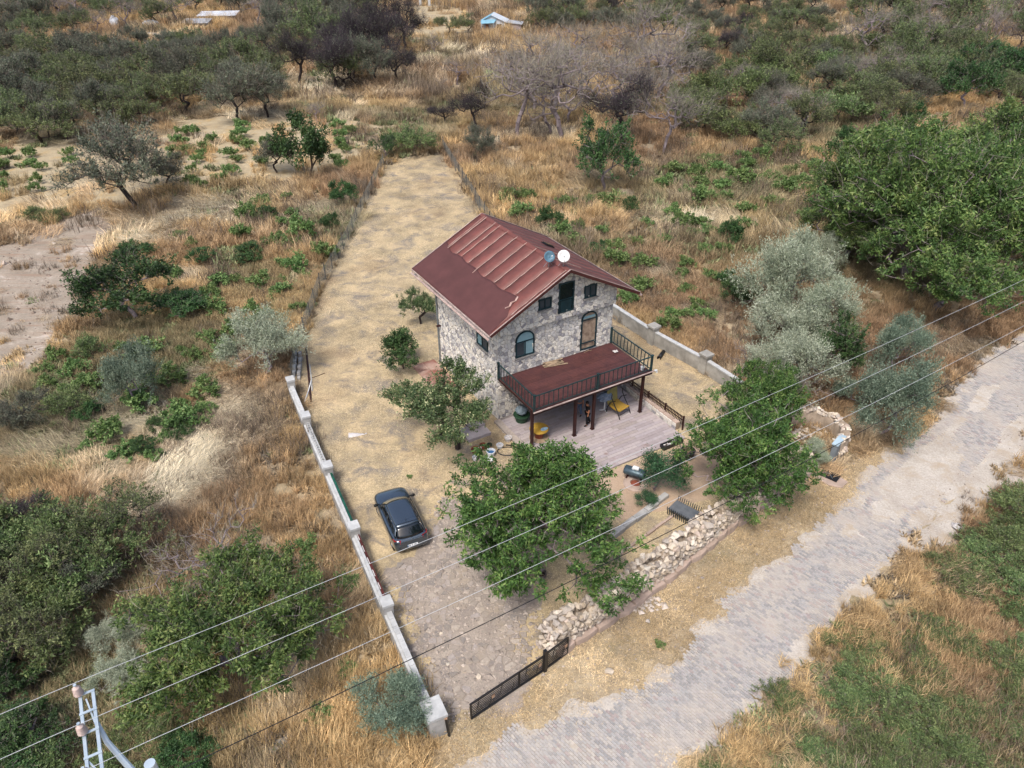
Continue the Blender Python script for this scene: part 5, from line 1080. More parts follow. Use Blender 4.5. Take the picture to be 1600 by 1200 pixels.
cable('pale overhead wire nearest the black cable, crossing the lower part of the walnut tree', G(187, 1178, zc), G(1600, 509, zc), .0078, M_ALU, .42)
cable('black overhead cable sagging over the driveway and the ruined wall', G(287, 1199, 7), G(1600, 533, 7), .016, M_CAB, .62)

# ================================================================== FAR BUILDINGS
M_SHW = simple('shed_plaster', '#bcc2c8', '#a6adb4', .6, .9, 0); M_SHR = simple('shed_blue_roof', '#7ba4b6', '#6b93a6', .8, .6, .2); M_PNK = simple('annex_wall', '#a89a98', '#94888a', .7, .9, 0); M_TIN = simple('tin_sheet', '#a3a5a8', '#85878b', .8, .6, .4); M_TARP = simple('pale_tarp', '#c4c8ce', '#a4a8b0', .9, .6, .3)
sc0 = G(753, 53); sh = thing('garden_shed', 'small white plastered shed with a light blue roof in the far clearing', 'shed', sc0, R(-6))
mb = MB(); mb.poly([(0, 0, 0), (5.4, 0, 0), (5.4, 0, 2.5), (2.2, 0, 3.9), (0, 0, 2.7), (0, 5, 0), (5.4, 5, 0), (5.4, 5, 2.5), (2.2, 5, 3.9), (0, 5, 2.7)], [(0, 1, 2, 3, 4), (9, 8, 7, 6, 5), (0, 4, 9, 5), (1, 6, 7, 2), (3, 2, 7, 8), (4, 3, 8, 9)]); obj('wall', mb, M_SHW, sh)
for a, b in (((-.35, 2.62), (2.2, 4.0)), ((2.2, 4.0), (5.75, 2.52))):
    mb = MB(); V = [(a[0], -.3, a[1]), (b[0], -.3, b[1]), (b[0], 5.3, b[1]), (a[0], 5.3, a[1])]; mb.poly(V + [(x, y, z - .1) for x, y, z in V], [(0, 1, 2, 3), (7, 6, 5, 4), (0, 4, 5, 1), (1, 5, 6, 2), (2, 6, 7, 3), (3, 7, 4, 0)]); obj('roof', mb, M_SHR if a[0] < 0 else M_SHW, sh)
mb = MB(); mb.poly([(0, -1.5, 2.35), (3.0, -1.4, 2.5), (3.4, -.01, 3.1), (-.1, -.01, 3.1)], [(0, 1, 2, 3)]); o = obj('porch_roof', mb, M_SHR, sh); o.modifiers.new('s', 'SOLIDIFY').thickness = .08
for x in (.1, 2.9): mb = MB(); mb.bar((x, -1.4, 0), (x, -1.4, 2.4), .1, .1, up=(0, 1, 0)); obj('porch_post', mb, M_SHW, sh)
mb = MB(); mb.box(3.5, -.04, 1.0, 4.6, .02, 2.1); w = obj('window', mb, M_DARKGLASS, sh); mb = MB(); mb.box(.9, -.04, .1, 1.6, .02, 2.0); obj('door', mb, M_TERR, sh)
an = thing('annex_store', 'pinkish grey lean-to store against the far side of the white shed', 'shed', sc0 + Vector((5.6, .2, 0)), R(-6))
mb = MB(); mb.box(0, 0, 0, 3.4, 4, 2.0); obj('wall', mb, M_PNK, an); mb = MB(); V = [(-.1, -.3, 2.45), (3.7, -.3, 2.05), (3.7, 4.3, 2.05), (-.1, 4.3, 2.45)]; mb.poly(V + [(x, y, z - .1) for x, y, z in V], [(0, 1, 2, 3), (7, 6, 5, 4), (0, 4, 5, 1), (1, 5, 6, 2), (2, 6, 7, 3), (3, 7, 4, 0)]); obj('roof', mb, M_TIN, an)
def shack(lab, px, py, w, d, h, rz, m1, m2, nm='tin_shack'):
    t = T(nm, lab, 'shack', px, py, R(rz)); mb = MB(); mb.box(-w / 2, 0, 0, w / 2, d, h); obj('wall', mb, m1, t); n = 6
    for k in range(n):
        mb = MB(); a, b = -w / 2 - .2 + (w + .4) * k / n, -w / 2 - .2 + (w + .4) * (k + 1) / n; V = [(a, -.4, h + .05), (b + .02, -.4, h + .05), (b + .02, d + .3, h + .5), (a, d + .3, h + .5)]; mb.poly(V + [(x, y, z - .06) for x, y, z in V], [(0, 1, 2, 3), (7, 6, 5, 4), (0, 4, 5, 1), (1, 5, 6, 2), (2, 6, 7, 3), (3, 7, 4, 0)], random.random()); obj('roof_sheet', mb, m2, t)
    mb = MB(); mb.box(-w / 4, -.05, 0, -w / 4 + .9, .02, h * .8); obj('door', mb, M_PNK, t); return t
shack('low shack of pale tin sheets at the far edge of the dense scrub', 341, 40, 9, 5, 2.2, 6, M_TIN, M_TARP)
shack('smaller flat grey shack in front of the pale tin one', 306, 50, 6, 4, 1.9, 2, M_TIN, M_TIN)
def heap(nm, lab, cat, px, py, w, h, mt, sd):
    t = T(nm, lab, cat, px, py); mb = MB(); n = 16; V = []
    for i in range(8):
        for k in range(n): r = w / 2 * math.cos(math.pi / 2 * i / 7.5) * (.65 + .7 * vnoise(k * .9, i * 1.1, sd)); V.append((r * math.cos(k * 2 * math.pi / n), r * .7 * math.sin(k * 2 * math.pi / n), h * math.sin(math.pi / 2 * i / 7) * (.8 + .3 * vnoise(k, i, sd + 3))))
    mb.raw(V, [(i * n + k, i * n + (k + 1) % n, (i + 1) * n + (k + 1) % n, (i + 1) * n + k) for i in range(7) for k in range(n)]); obj('tarp_cover', mb, mt, t); mb = MB()
    for k in range(4): a = k * 1.7; mb.bar((w * .4 * math.cos(a), w * .3 * math.sin(a), .1), (w * .62 * math.cos(a), w * .5 * math.sin(a), .15), .5, .3)
    obj('rubbish_pile', mb, M_PLANK, t)
heap('covered_heap', 'white tarpaulin heap lying in the scrub between the two grey yard walls', 'heap', 238, 48, 5, 2.3, M_TARP, 3)
heap('leaning_tarp', 'narrow white sheet propped upright near the grey field wall', 'tarp', 183, 50, 2.6, 3.4, M_TARP, 8)
heap('stone_heap', 'pale pile of stones hidden in the dense scrub belt', 'heap', 55, 82, 4, 1.5, M_CONC2, 12)
for (xa, ya, xb, yb, lab) in ((140, 66, 178, 47, 'grey field wall running down to the upright white sheet'), (234, 82, 275, 80, 'short grey wall below the white tarpaulin heap'), (233, 60, 262, 66, 'low pale wall beside the tin shacks')):
    A, B = G(xa, ya), G(xb, yb); t = thing('field_wall', lab, 'wall', A, math.atan2((B - A).y, (B - A).x)); l = (B - A).length
    for i in range(4): mb = MB(); mb.box(l * i / 4, -.15, 0, l * (i + 1) / 4 - .02, .15, 1.3 + .06 * (i % 2)); obj('wall_panel', mb, M_CONC, t)
for px in (657, 671): t = T('concrete_post', ('pale square concrete post at the head of the cleared field, closer to the shrubs' if px == 657 else 'pale square concrete post at the head of the cleared field, closer to the white shed'), 'post', px, 9); mb = MB(); mb.box(-.35, -.35, 0, .35, .35, 3); obj('post_shaft', mb, M_CONC2, t); mb = MB(); mb.box(-.5, -.5, 3, .5, .5, 3.3); obj('post_cap', mb, M_CONC2, t)
# picnic table under the far trees
t = T('picnic_table', 'dark wooden picnic table with benches by the bare soil field', 'table', 1560, 184, R(-8))
for y, z, w in ((0, .75, .9), (-.9, .45, .35), (.9, .45, .35)):
    for k in range(3): mb = MB(); yy = y + (k - 1) * w / 3; mb.box(-1.3, yy - w / 7, z, 1.3, yy + w / 7, z + .05, random.random()); obj('plank', mb, M_PLANK, t)
for x in (-1, 1):
    for s in (-1, 1): mb = MB(); mb.bar((x, s * .25, .75), (x, s * .8, 0), .1, .08, up=(1, 0, 0)); obj('leg', mb, M_WOOD, t)
for k, (px, py) in enumerate([(1538, 183), (1583, 187)]): t = T('wooden_chair', ['brown wooden chair beside the picnic table, nearer to the young tree', 'brown wooden chair beside the picnic table, nearer to the dead leaning logs'][k], 'chair', px, py, k * 2.0); mb = MB(); mb.box(-.3, -.3, .42, .3, .3, .48); obj('seat', mb, M_WOOD, t); mb = MB(); mb.box(-.3, .25, .48, .3, .3, 1.05); obj('backrest', mb, M_WOOD, t); [obj('leg', MB().bar((x, y, 0), (x, y, .42), .06, .06, up=(0, 1, 0)), M_WOOD, t) for x in (-.27, .27) for y in (-.27, .27)]

# ================================================================== VEGETATION
from mathutils import noise as mnoise
M_BARK = simple('bark', '#5e5046', '#443a33', 6, .95, .3, .5, 20); M_BARKG = simple('grey_bark', '#84797a', '#675d60', 5, .95, .4, .4, 20); M_BARKP = simple('pale_bark', '#9c9390', '#7c7371', 5, .95, .5, .4, 20, orv=.3); M_BARKD = simple('dark_bark', '#3b3230', '#2a2423', 6, .95, .3, .4, 20)
M_TWIG = simple('twig_grey', '#777067', '#625c55', 3, .95, .6, orv=.4); M_TWIGP = simple('twig_pale', '#8f897c', '#757064', 3, .95, .6, orv=.3); M_TWIGD = simple('twig_dark', '#433c40', '#352f34', 3, .95, .6, orv=.4)
L_WAL = leafmat('walnut_leaf', [(0, '#2f4a1c'), (.4, '#46672a'), (.75, '#5f8034'), (1, '#83984a')], .02, .2, .28, 1.02, 0.85)
L_WAL2 = leafmat('pale_walnut_leaf', [(0, '#3a5423'), (.4, '#56742f'), (.75, '#768f3e'), (1, '#8c984c')], .02, .2, .28, .95, 0.8)
L_FRU = leafmat('fruit_leaf', [(0, '#33462a'), (.5, '#4a6039'), (.85, '#65794b'), (1, '#a9ab80')], .02, .2, .2, 1.3, 0.92)
L_MUL = leafmat('dark_green_leaf', [(0, '#24401c'), (.5, '#355a26'), (1, '#527534')], .03, .3, .22, 1.15, 0.74)
L_PEA = leafmat('peach_leaf', [(0, '#23412a'), (.5, '#315839'), (1, '#4a7348')], .02, .2, .2, 1.1, 0.9)
L_SIL = leafmat('silver_leaf', [(0, '#666f5c'), (.5, '#8a927c'), (1, '#b0b5a2')], .03, .2, .15, 1.25, 1.0)
L_TEAL = leafmat('grey_teal_leaf', [(0, '#4c5c4c'), (.5, '#697967'), (1, '#8e9b86')], .03, .2, .15, 1.1, 1.0)
L_SCR = leafmat('scrub_leaf', [(0, '#363f26'), (.5, '#4b5633'), (1, '#687045')], .05, .3, .2, 1.75, 0.9)
L_SCG = leafmat('grey_scrub_leaf', [(0, '#3d4136'), (.5, '#525847'), (1, '#6d725b')], .05, .3, .2, 1.3, 0.9)
L_TAM = leafmat('feathery_leaf', [(0, '#3b4c22'), (.5, '#566a32'), (1, '#7d8c4a')], .04, .35, .25, 1.35, 0.75)
L_VIN = leafmat('vine_leaf', [(0, '#456226'), (.5, '#617f36'), (1, '#8ba04e')], .03, .25, .3, 1.3, 0.72)

def skeleton(T_, base_pts, rg, droop=0.0, curl=.12):
    pos = [Vector(p) for p in base_pts]; par = [-1] + list(range(len(base_pts) - 1)); P = np.array([tuple(p) for p in pos]); top_ = pos[-1]
    T_ = sorted(T_, key=lambda t: (t - top_).length)
    for t in T_:
        d = np.linalg.norm(P - np.array(t), axis=1); hd = np.hypot(P[:, 0], P[:, 1]); th = math.hypot(t.x, t.y)
        cost = d + 1.2 * np.maximum(0, hd - th * .95) + .5 * np.maximum(0, P[:, 2] - t.z); i = int(np.argmin(cost)); a = pos[i]; L_ = (t - a).length; n = max(1, min(5, int(L_ / .45))); prev = i; new = []
        for k in range(1, n + 1):
            f_ = k / n; p = a.lerp(t, f_); j = curl * L_ * math.sin(math.pi * f_); p = p + Vector((rg.gauss(0, j), rg.gauss(0, j), rg.gauss(0, j * .5) + droop * j)) if k < n else p
            pos.append(p); par.append(prev); prev = len(pos) - 1; new.append(tuple(p))
        P = np.vstack([P, new])
    w = [0.0] * len(pos); kids = [0] * len(pos)
    for i in range(len(pos) - 1, 0, -1):
        if w[i] == 0: w[i] = 1.0
        w[par[i]] += w[i]; kids[par[i]] += 1
    return pos, par, w
def branches(pos, par, w, r0, rmin, pw=.48):
    mb = MB(); W0 = w[0]; V = []; F = []; 
    for i in range(1, len(pos)):
        a, b = pos[par[i]], pos[i]; ra = max(rmin, r0 * (w[par[i]] / W0) ** pw * (1 if par[par[i]] < 0 or w[par[i]] < w[i] * 1.5 else .8)); rb = max(rmin * .7, r0 * (w[i] / W0) ** pw); ra = min(ra, rb * 1.6); n = 6 if rb > .05 else 3
        d = (b - a)
        if d.length < 1e-5: continue
        d.normalize(); x = d.orthogonal().normalized(); y = d.cross(x); base = len(V)
        for p, r in ((a, ra), (b, rb)):
            for k in range(n): q = 2 * math.pi * k / n; V.append(tuple(p + x * (r * math.cos(q)) + y * (r * math.sin(q))))
        F += [(base + k, base + (k + 1) % n, base + n + (k + 1) % n, base + n + k) for k in range(n)]
    mb.raw(V, F, np.repeat(np.random.default_rng(1).random(len(F)), 1)); return mb
def leaf_cloud(mb, C, rnd0, n, sig, ln, wd, seed, center, outw=.5, droop=.2, upn=.6, rspread=.25, mi=0, flat=.75, spray=0):
    rg = np.random.default_rng(seed); C = np.array([tuple(c) for c in C]); m = len(C); c = np.repeat(C, n, 0) + rg.normal(0, 1, (m * n, 3)) * np.array([sig, sig, sig * flat])
    if spray:
        ns = max(2, n // 11); cc = np.repeat(C, ns, 0); so = cc - np.array(center); so /= np.linalg.norm(so, axis=1, keepdims=True) + 1e-6; sd = so * .9 + rg.normal(0, .55, so.shape); sd[:, 2] += .35; sd /= np.linalg.norm(sd, axis=1, keepdims=True)
        k = (np.repeat(np.arange(m), n) * ns + rg.integers(0, ns, m * n)); c = cc[k] + sd[k] * (rg.random((m * n, 1)) ** .8) * spray + rg.normal(0, .035, (m * n, 3)); c += rg.normal(0, sig * .25, (m * ns, 3))[k]
    o = c - np.array(center); o /= np.linalg.norm(o, axis=1, keepdims=True) + 1e-6
    d = rg.normal(0, 1, c.shape) * .8 + o * outw; d[:, 2] -= droop; d /= np.linalg.norm(d, axis=1, keepdims=True)
    nn = rg.normal(0, .6, c.shape); nn[:, 2] += upn; nn -= d * (nn * d).sum(1, keepdims=True); nn /= np.linalg.norm(nn, axis=1, keepdims=True) + 1e-6
    s = np.cross(d, nn); l = ln * rg.uniform(.65, 1.25, (len(c), 1)); w = wd * rg.uniform(.7, 1.2, (len(c), 1))
    V = np.stack([c, c + d * l * .45 + s * w / 2 - nn * l * .05, c + d * l - nn * l * .16, c + d * l * .45 - s * w / 2 - nn * l * .05], 1).reshape(-1, 3)
    r = np.clip(np.repeat(np.array(rnd0), n) + rg.normal(0, rspread, len(c)), 0, 1); mb.raw(V, np.arange(len(V)).reshape(-1, 4), r, mi)
def twig_cloud(mb, C, n, ln, wd, seed, center, sig=.1, outw=.9, up=.2, mi=0):
    rg = np.random.default_rng(seed); C = np.array([tuple(c) for c in C]); c = np.repeat(C, n, 0) + rg.normal(0, sig, (len(C) * n, 3)); o = c - np.array(center); o /= np.linalg.norm(o, axis=1, keepdims=True) + 1e-6
    d = rg.normal(0, .55, c.shape) + o * outw; d[:, 2] += up; d /= np.linalg.norm(d, axis=1, keepdims=True); s = np.cross(d, rg.normal(0, 1, c.shape)); s /= np.linalg.norm(s, axis=1, keepdims=True); l = ln * rg.uniform(.5, 1.3, (len(c), 1))
    k = d + rg.normal(0, .35, c.shape); V = np.stack([c - s * wd / 2, c + s * wd / 2, c + d * l * .55 + s * wd * .3, c + d * l * .55 - s * wd * .3, c + d * l * .55 + k * l * .45], 1)
    b = np.arange(len(c))[:, None] * 5; r = rg.random(len(c)); mb.raw(V.reshape(-1, 3), b + np.array([[0, 1, 2, 3]]), r, mi); mb.raw(np.zeros((0, 3)), np.zeros((0, 3)), None)
    base = mb.n - len(c) * 5; mb.fi.append((b + np.array([[3, 2, 4]]) + base).ravel()); mb.ft.append(np.full(len(c), 3)); mb.fr.append(r); mb.fm.append(np.full(len(c), mi))

SPEC = {}
def species(key, cat, variants, D, H, cb, nt, bark, r0, leafm=None, leaf=None, twig=None, twigm=None, lump=.5, stems=1, flatb=.55, rmin=.012, gap=.0, curl=.12, drop=0, power=.45, seed=1, lobes=10, spray=0, cluster_bias=None, leaf_frac=1.0, crown_name='crown'):
    out = []
    for v in range(variants):
        s = seed * 100 + v; rg = random.Random(s); cz = (H + cb) / 2; rz = (H - cb) / 2; c = Vector((0, 0, cz)); Tt = []
        tries = 0
        LB = []
        while len(LB) < lobes:
            d = Vector((rg.gauss(0, 1), rg.gauss(0, 1), rg.gauss(.25, .9))).normalized(); r = rg.uniform(.35, 1.0)
            if d.z > -.45: LB.append((Vector((d.x * D / 2 * r, d.y * D / 2 * r, cz + d.z * rz * r)), rg.uniform(.08, .20) * D))
        while len(Tt) < nt and tries < nt * 30:
            tries += 1
            if LB and rg.random() < (.62 if key == 'walnut_tree' else .82):
                c0, s0 = rg.choice(LB); q = Vector((rg.gauss(0, 1), rg.gauss(0, 1), rg.gauss(0, .6))); q = q.normalized() * s0 * (rg.random() ** .55) * 1.25; q.z *= min(1.0, 2 * rz / D + .25); p = c0 + q
                if p.z > cb * .5 + .08: Tt.append(p)
                continue
            d = Vector((rg.gauss(0, 1), rg.gauss(0, 1), rg.gauss(0, 1))).normalized()
            if d.z < -flatb: continue
            r = rg.random() ** power; lm = 1 - lump * .5 + lump * 1.1 * (mnoise.noise(d * 1.9 + Vector((s * 3.1, 0, 0))) + .25) + lump * .35 * mnoise.noise(d * 4.5 + Vector((0, s * 2.3, 0)))
            p = Vector((d.x * D / 2 * r * lm, d.y * D / 2 * r * lm, cz + d.z * rz * r * lm))
            if p.z < cb * .6 + .1: continue
            if gap and mnoise.noise(p * (3.2 / D) * 2 + Vector((0, 0, s))) < -.5 + gap: continue
            Tt.append(p)
        if stems == 1:
            bp = [(0, 0, -.15), (rg.gauss(0, .04), rg.gauss(0, .04), cb * .5), (rg.gauss(0, .1), rg.gauss(0, .1), cb * .95 + .1)]
        else: bp = [(0, 0, -.1), (0, 0, .05 + cb * .2)]
        pos, par, w = skeleton(Tt, bp, rg, drop, curl); tm = branches(pos, par, w, r0, rmin).mesh(key + '_trunk', bark)
        cm = MB(); lc = [t for t in Tt if rg.random() < leaf_frac]
        if leaf and lc:
            n, sig, ln, wd = leaf[:4]; ow = leaf[4] if len(leaf) > 4 else .5; dr = leaf[5] if len(leaf) > 5 else .2
            leaf_cloud(cm, lc, [min(1, max(0, .42 + .5 * mnoise.noise(t * 1.1) + rg.gauss(0, .14))) for t in lc], n, sig, ln, wd, s, (0, 0, cb), ow, dr, mi=0, spray=spray)
        mats = [leafm or twigm]
        if twig:
            mats = ([leafm] if leafm else []) + [twigm]; twig_cloud(cm, Tt, twig[0], twig[1], twig[2], s + 7, (0, 0, cb * .5), twig[3] if len(twig) > 3 else .15, mi=len(mats) - 1)
        out.append((tm, cm.mesh(key + '_crown', mats) if cm.n else None))
    SPEC[key] = dict(cat=cat, v=out, D=D, H=H, cb=cb, crown=crown_name, used=0)
# key, category, variants, D, H, crown base, targets, bark...
species('walnut_tree', 'tree', 2, 8.4, 6.6, .5, 640, M_BARKG, .24, L_WAL, (74, .29, .22, .085, .4, .45), (3, .7, .016, .2), M_TWIGP, .75, gap=.2, seed=1, spray=0.6, power=.36, lobes=19)
species('broad_walnut_tree', 'tree', 3, 10, 7.5, .8, 470, M_BARKG, .26, L_WAL2, (100, .33, .25, .09, .4, .4), (5, 1.1, .02, .3), M_TWIGP, .85, gap=.22, seed=2, spray=0.8, power=.36, lobes=22)
species('fruit_tree', 'tree', 2, 5.8, 3.6, .85, 230, M_BARKD, .15, L_FRU, (100, .22, .11, .06, .3, .15), (2, .35, .012, .1), M_TWIG, .8, gap=.22, seed=3, spray=0.45)
species('leafy_bush', 'bush', 2, 3.0, 2.4, .1, 130, M_BARK, .06, L_MUL, (70, .2, .12, .07, .4, .1), None, None, .5, 2, gap=.08, seed=4, spray=0.4)
species('mulberry_tree', 'tree', 2, 6.0, 4.6, .4, 260, M_BARKG, .14, L_MUL, (62, .3, .17, .11, .4, .2), (4, .8, .018, .2), M_TWIGP, .75, gap=.15, seed=5, spray=0.6)
species('peach_tree', 'tree', 2, 2.8, 2.6, .5, 110, M_BARKG, .06, L_PEA, (60, .2, .17, .04, .5, .3), None, None, .6, gap=.1, seed=6)
species('silver_bush', 'bush', 3, 4.6, 3.8, .1, 260, M_BARKG, .08, L_SIL, (120, .24, .12, .035, .9, -.25), (3, .5, .012, .1), M_TWIGP, .55, 2, gap=.08, seed=7, spray=0.75, power=.4)
species('teal_bush', 'bush', 3, 4.2, 3.8, .1, 240, M_BARKG, .08, L_TEAL, (110, .22, .13, .04, .9, -.3), None, None, .5, 2, gap=.06, seed=8, spray=0.8, power=.4)
species('scrub_tree', 'tree', 5, 5.4, 4.2, .5, 150, M_BARKD, .12, L_SCR, (54, .30, .16, .075, .5, -.1), (9, .8, .016, .2), M_TWIG, .75, gap=.15, seed=9, spray=0.7, stems=2)
species('grey_scrub_tree', 'tree', 4, 5.4, 4.4, .6, 150, M_BARKD, .12, L_SCG, (60, .28, .15, .07, .5, -.1), (14, .9, .016, .22), M_TWIG, .75, gap=.18, seed=10, spray=0.7, stems=2)
species('bare_tree', 'tree', 4, 8.5, 6.6, 1.0, 210, M_BARKG, .17, None, None, (6, 1.0, .02, .16), M_TWIGP, .65, gap=.1, seed=11, curl=.09, rmin=.018, lobes=12, crown_name='twigs')
species('dark_bare_tree', 'tree', 3, 6.0, 5.0, .9, 200, M_BARKD, .16, L_SCG, (6, .3, .14, .06, .5, -.1), (20, .8, .018, .18), M_TWIGD, .7, gap=.18, seed=12, curl=.09)
species('feathery_shrub', 'shrub', 4, 3.4, 2.0, .05, 120, M_BARK, .05, L_TAM, (46, .20, .17, .055, .7, -.3), (6, .5, .016, .15), M_TWIG, .65, 2, gap=.1, seed=13, spray=0.6)
species('vine_plant', 'vine', 5, 2.0, 1.15, .05, 40, M_BARK, .04, L_VIN, (40, .16, .15, .12, .4, -.1), None, None, .9, 2, gap=.2, seed=14, spray=0.4)
species('green_thicket_tree', 'tree', 3, 5.2, 4.6, .3, 190, M_BARKG, .13, L_MUL, (52, .3, .18, .09, .4, .1), (4, .8, .018, .2), M_TWIGP, .7, gap=.12, seed=15, spray=0.6)
PROTO = {}
def depth_at(p):
    t = R(PITCH); return p[1] * math.cos(t) - (p[2] - CAMH) * math.sin(t)
def plant(key, cx, cy, wpx, label=None, group=None, sq=1.0, variant=None, rz=None):
    """Crown centre seen at (cx,cy), wpx wide in the photograph; returns the thing standing on the ground there."""
    S = SPEC[key]; sc = 1.0; p = G(cx, cy)
    for _ in range(3): zc = (S['H'] + S['cb']) / 2 * sc * sq; p = G(cx, cy, zc); sc = wpx * depth_at(p) / FPX / (S['D'] * .98)
    p = Vector((p.x, p.y, hz(p.x, p.y))); return plant_at(key, p, sc, label, group, sq, variant, rz)
def plant_at(key, p, sc, label=None, group=None, sq=1.0, variant=None, rz=None):
    S = SPEC[key]; v = S['used'] % len(S['v']) if variant is None else variant; S['used'] += 1; rz = random.uniform(0, 6.28) if rz is None else rz
    if (key, v) not in PROTO:
        t = thing(key, label, S['cat'], p, rz, group); tm, cm = S['v'][v]; obj('trunk' if key not in ('vine_plant',) else 'stem', tm, None, t)
        if cm: obj(S['crown'] if key != 'vine_plant' else 'leaves', cm, None, t)
        PROTO[(key, v)] = t
    else:
        t = dup(PROTO[(key, v)], p, rz, 1.0, label, group)
        if group is None and 'group' in t: del t['group']
    t.scale = (sc, sc, sc * sq); return t

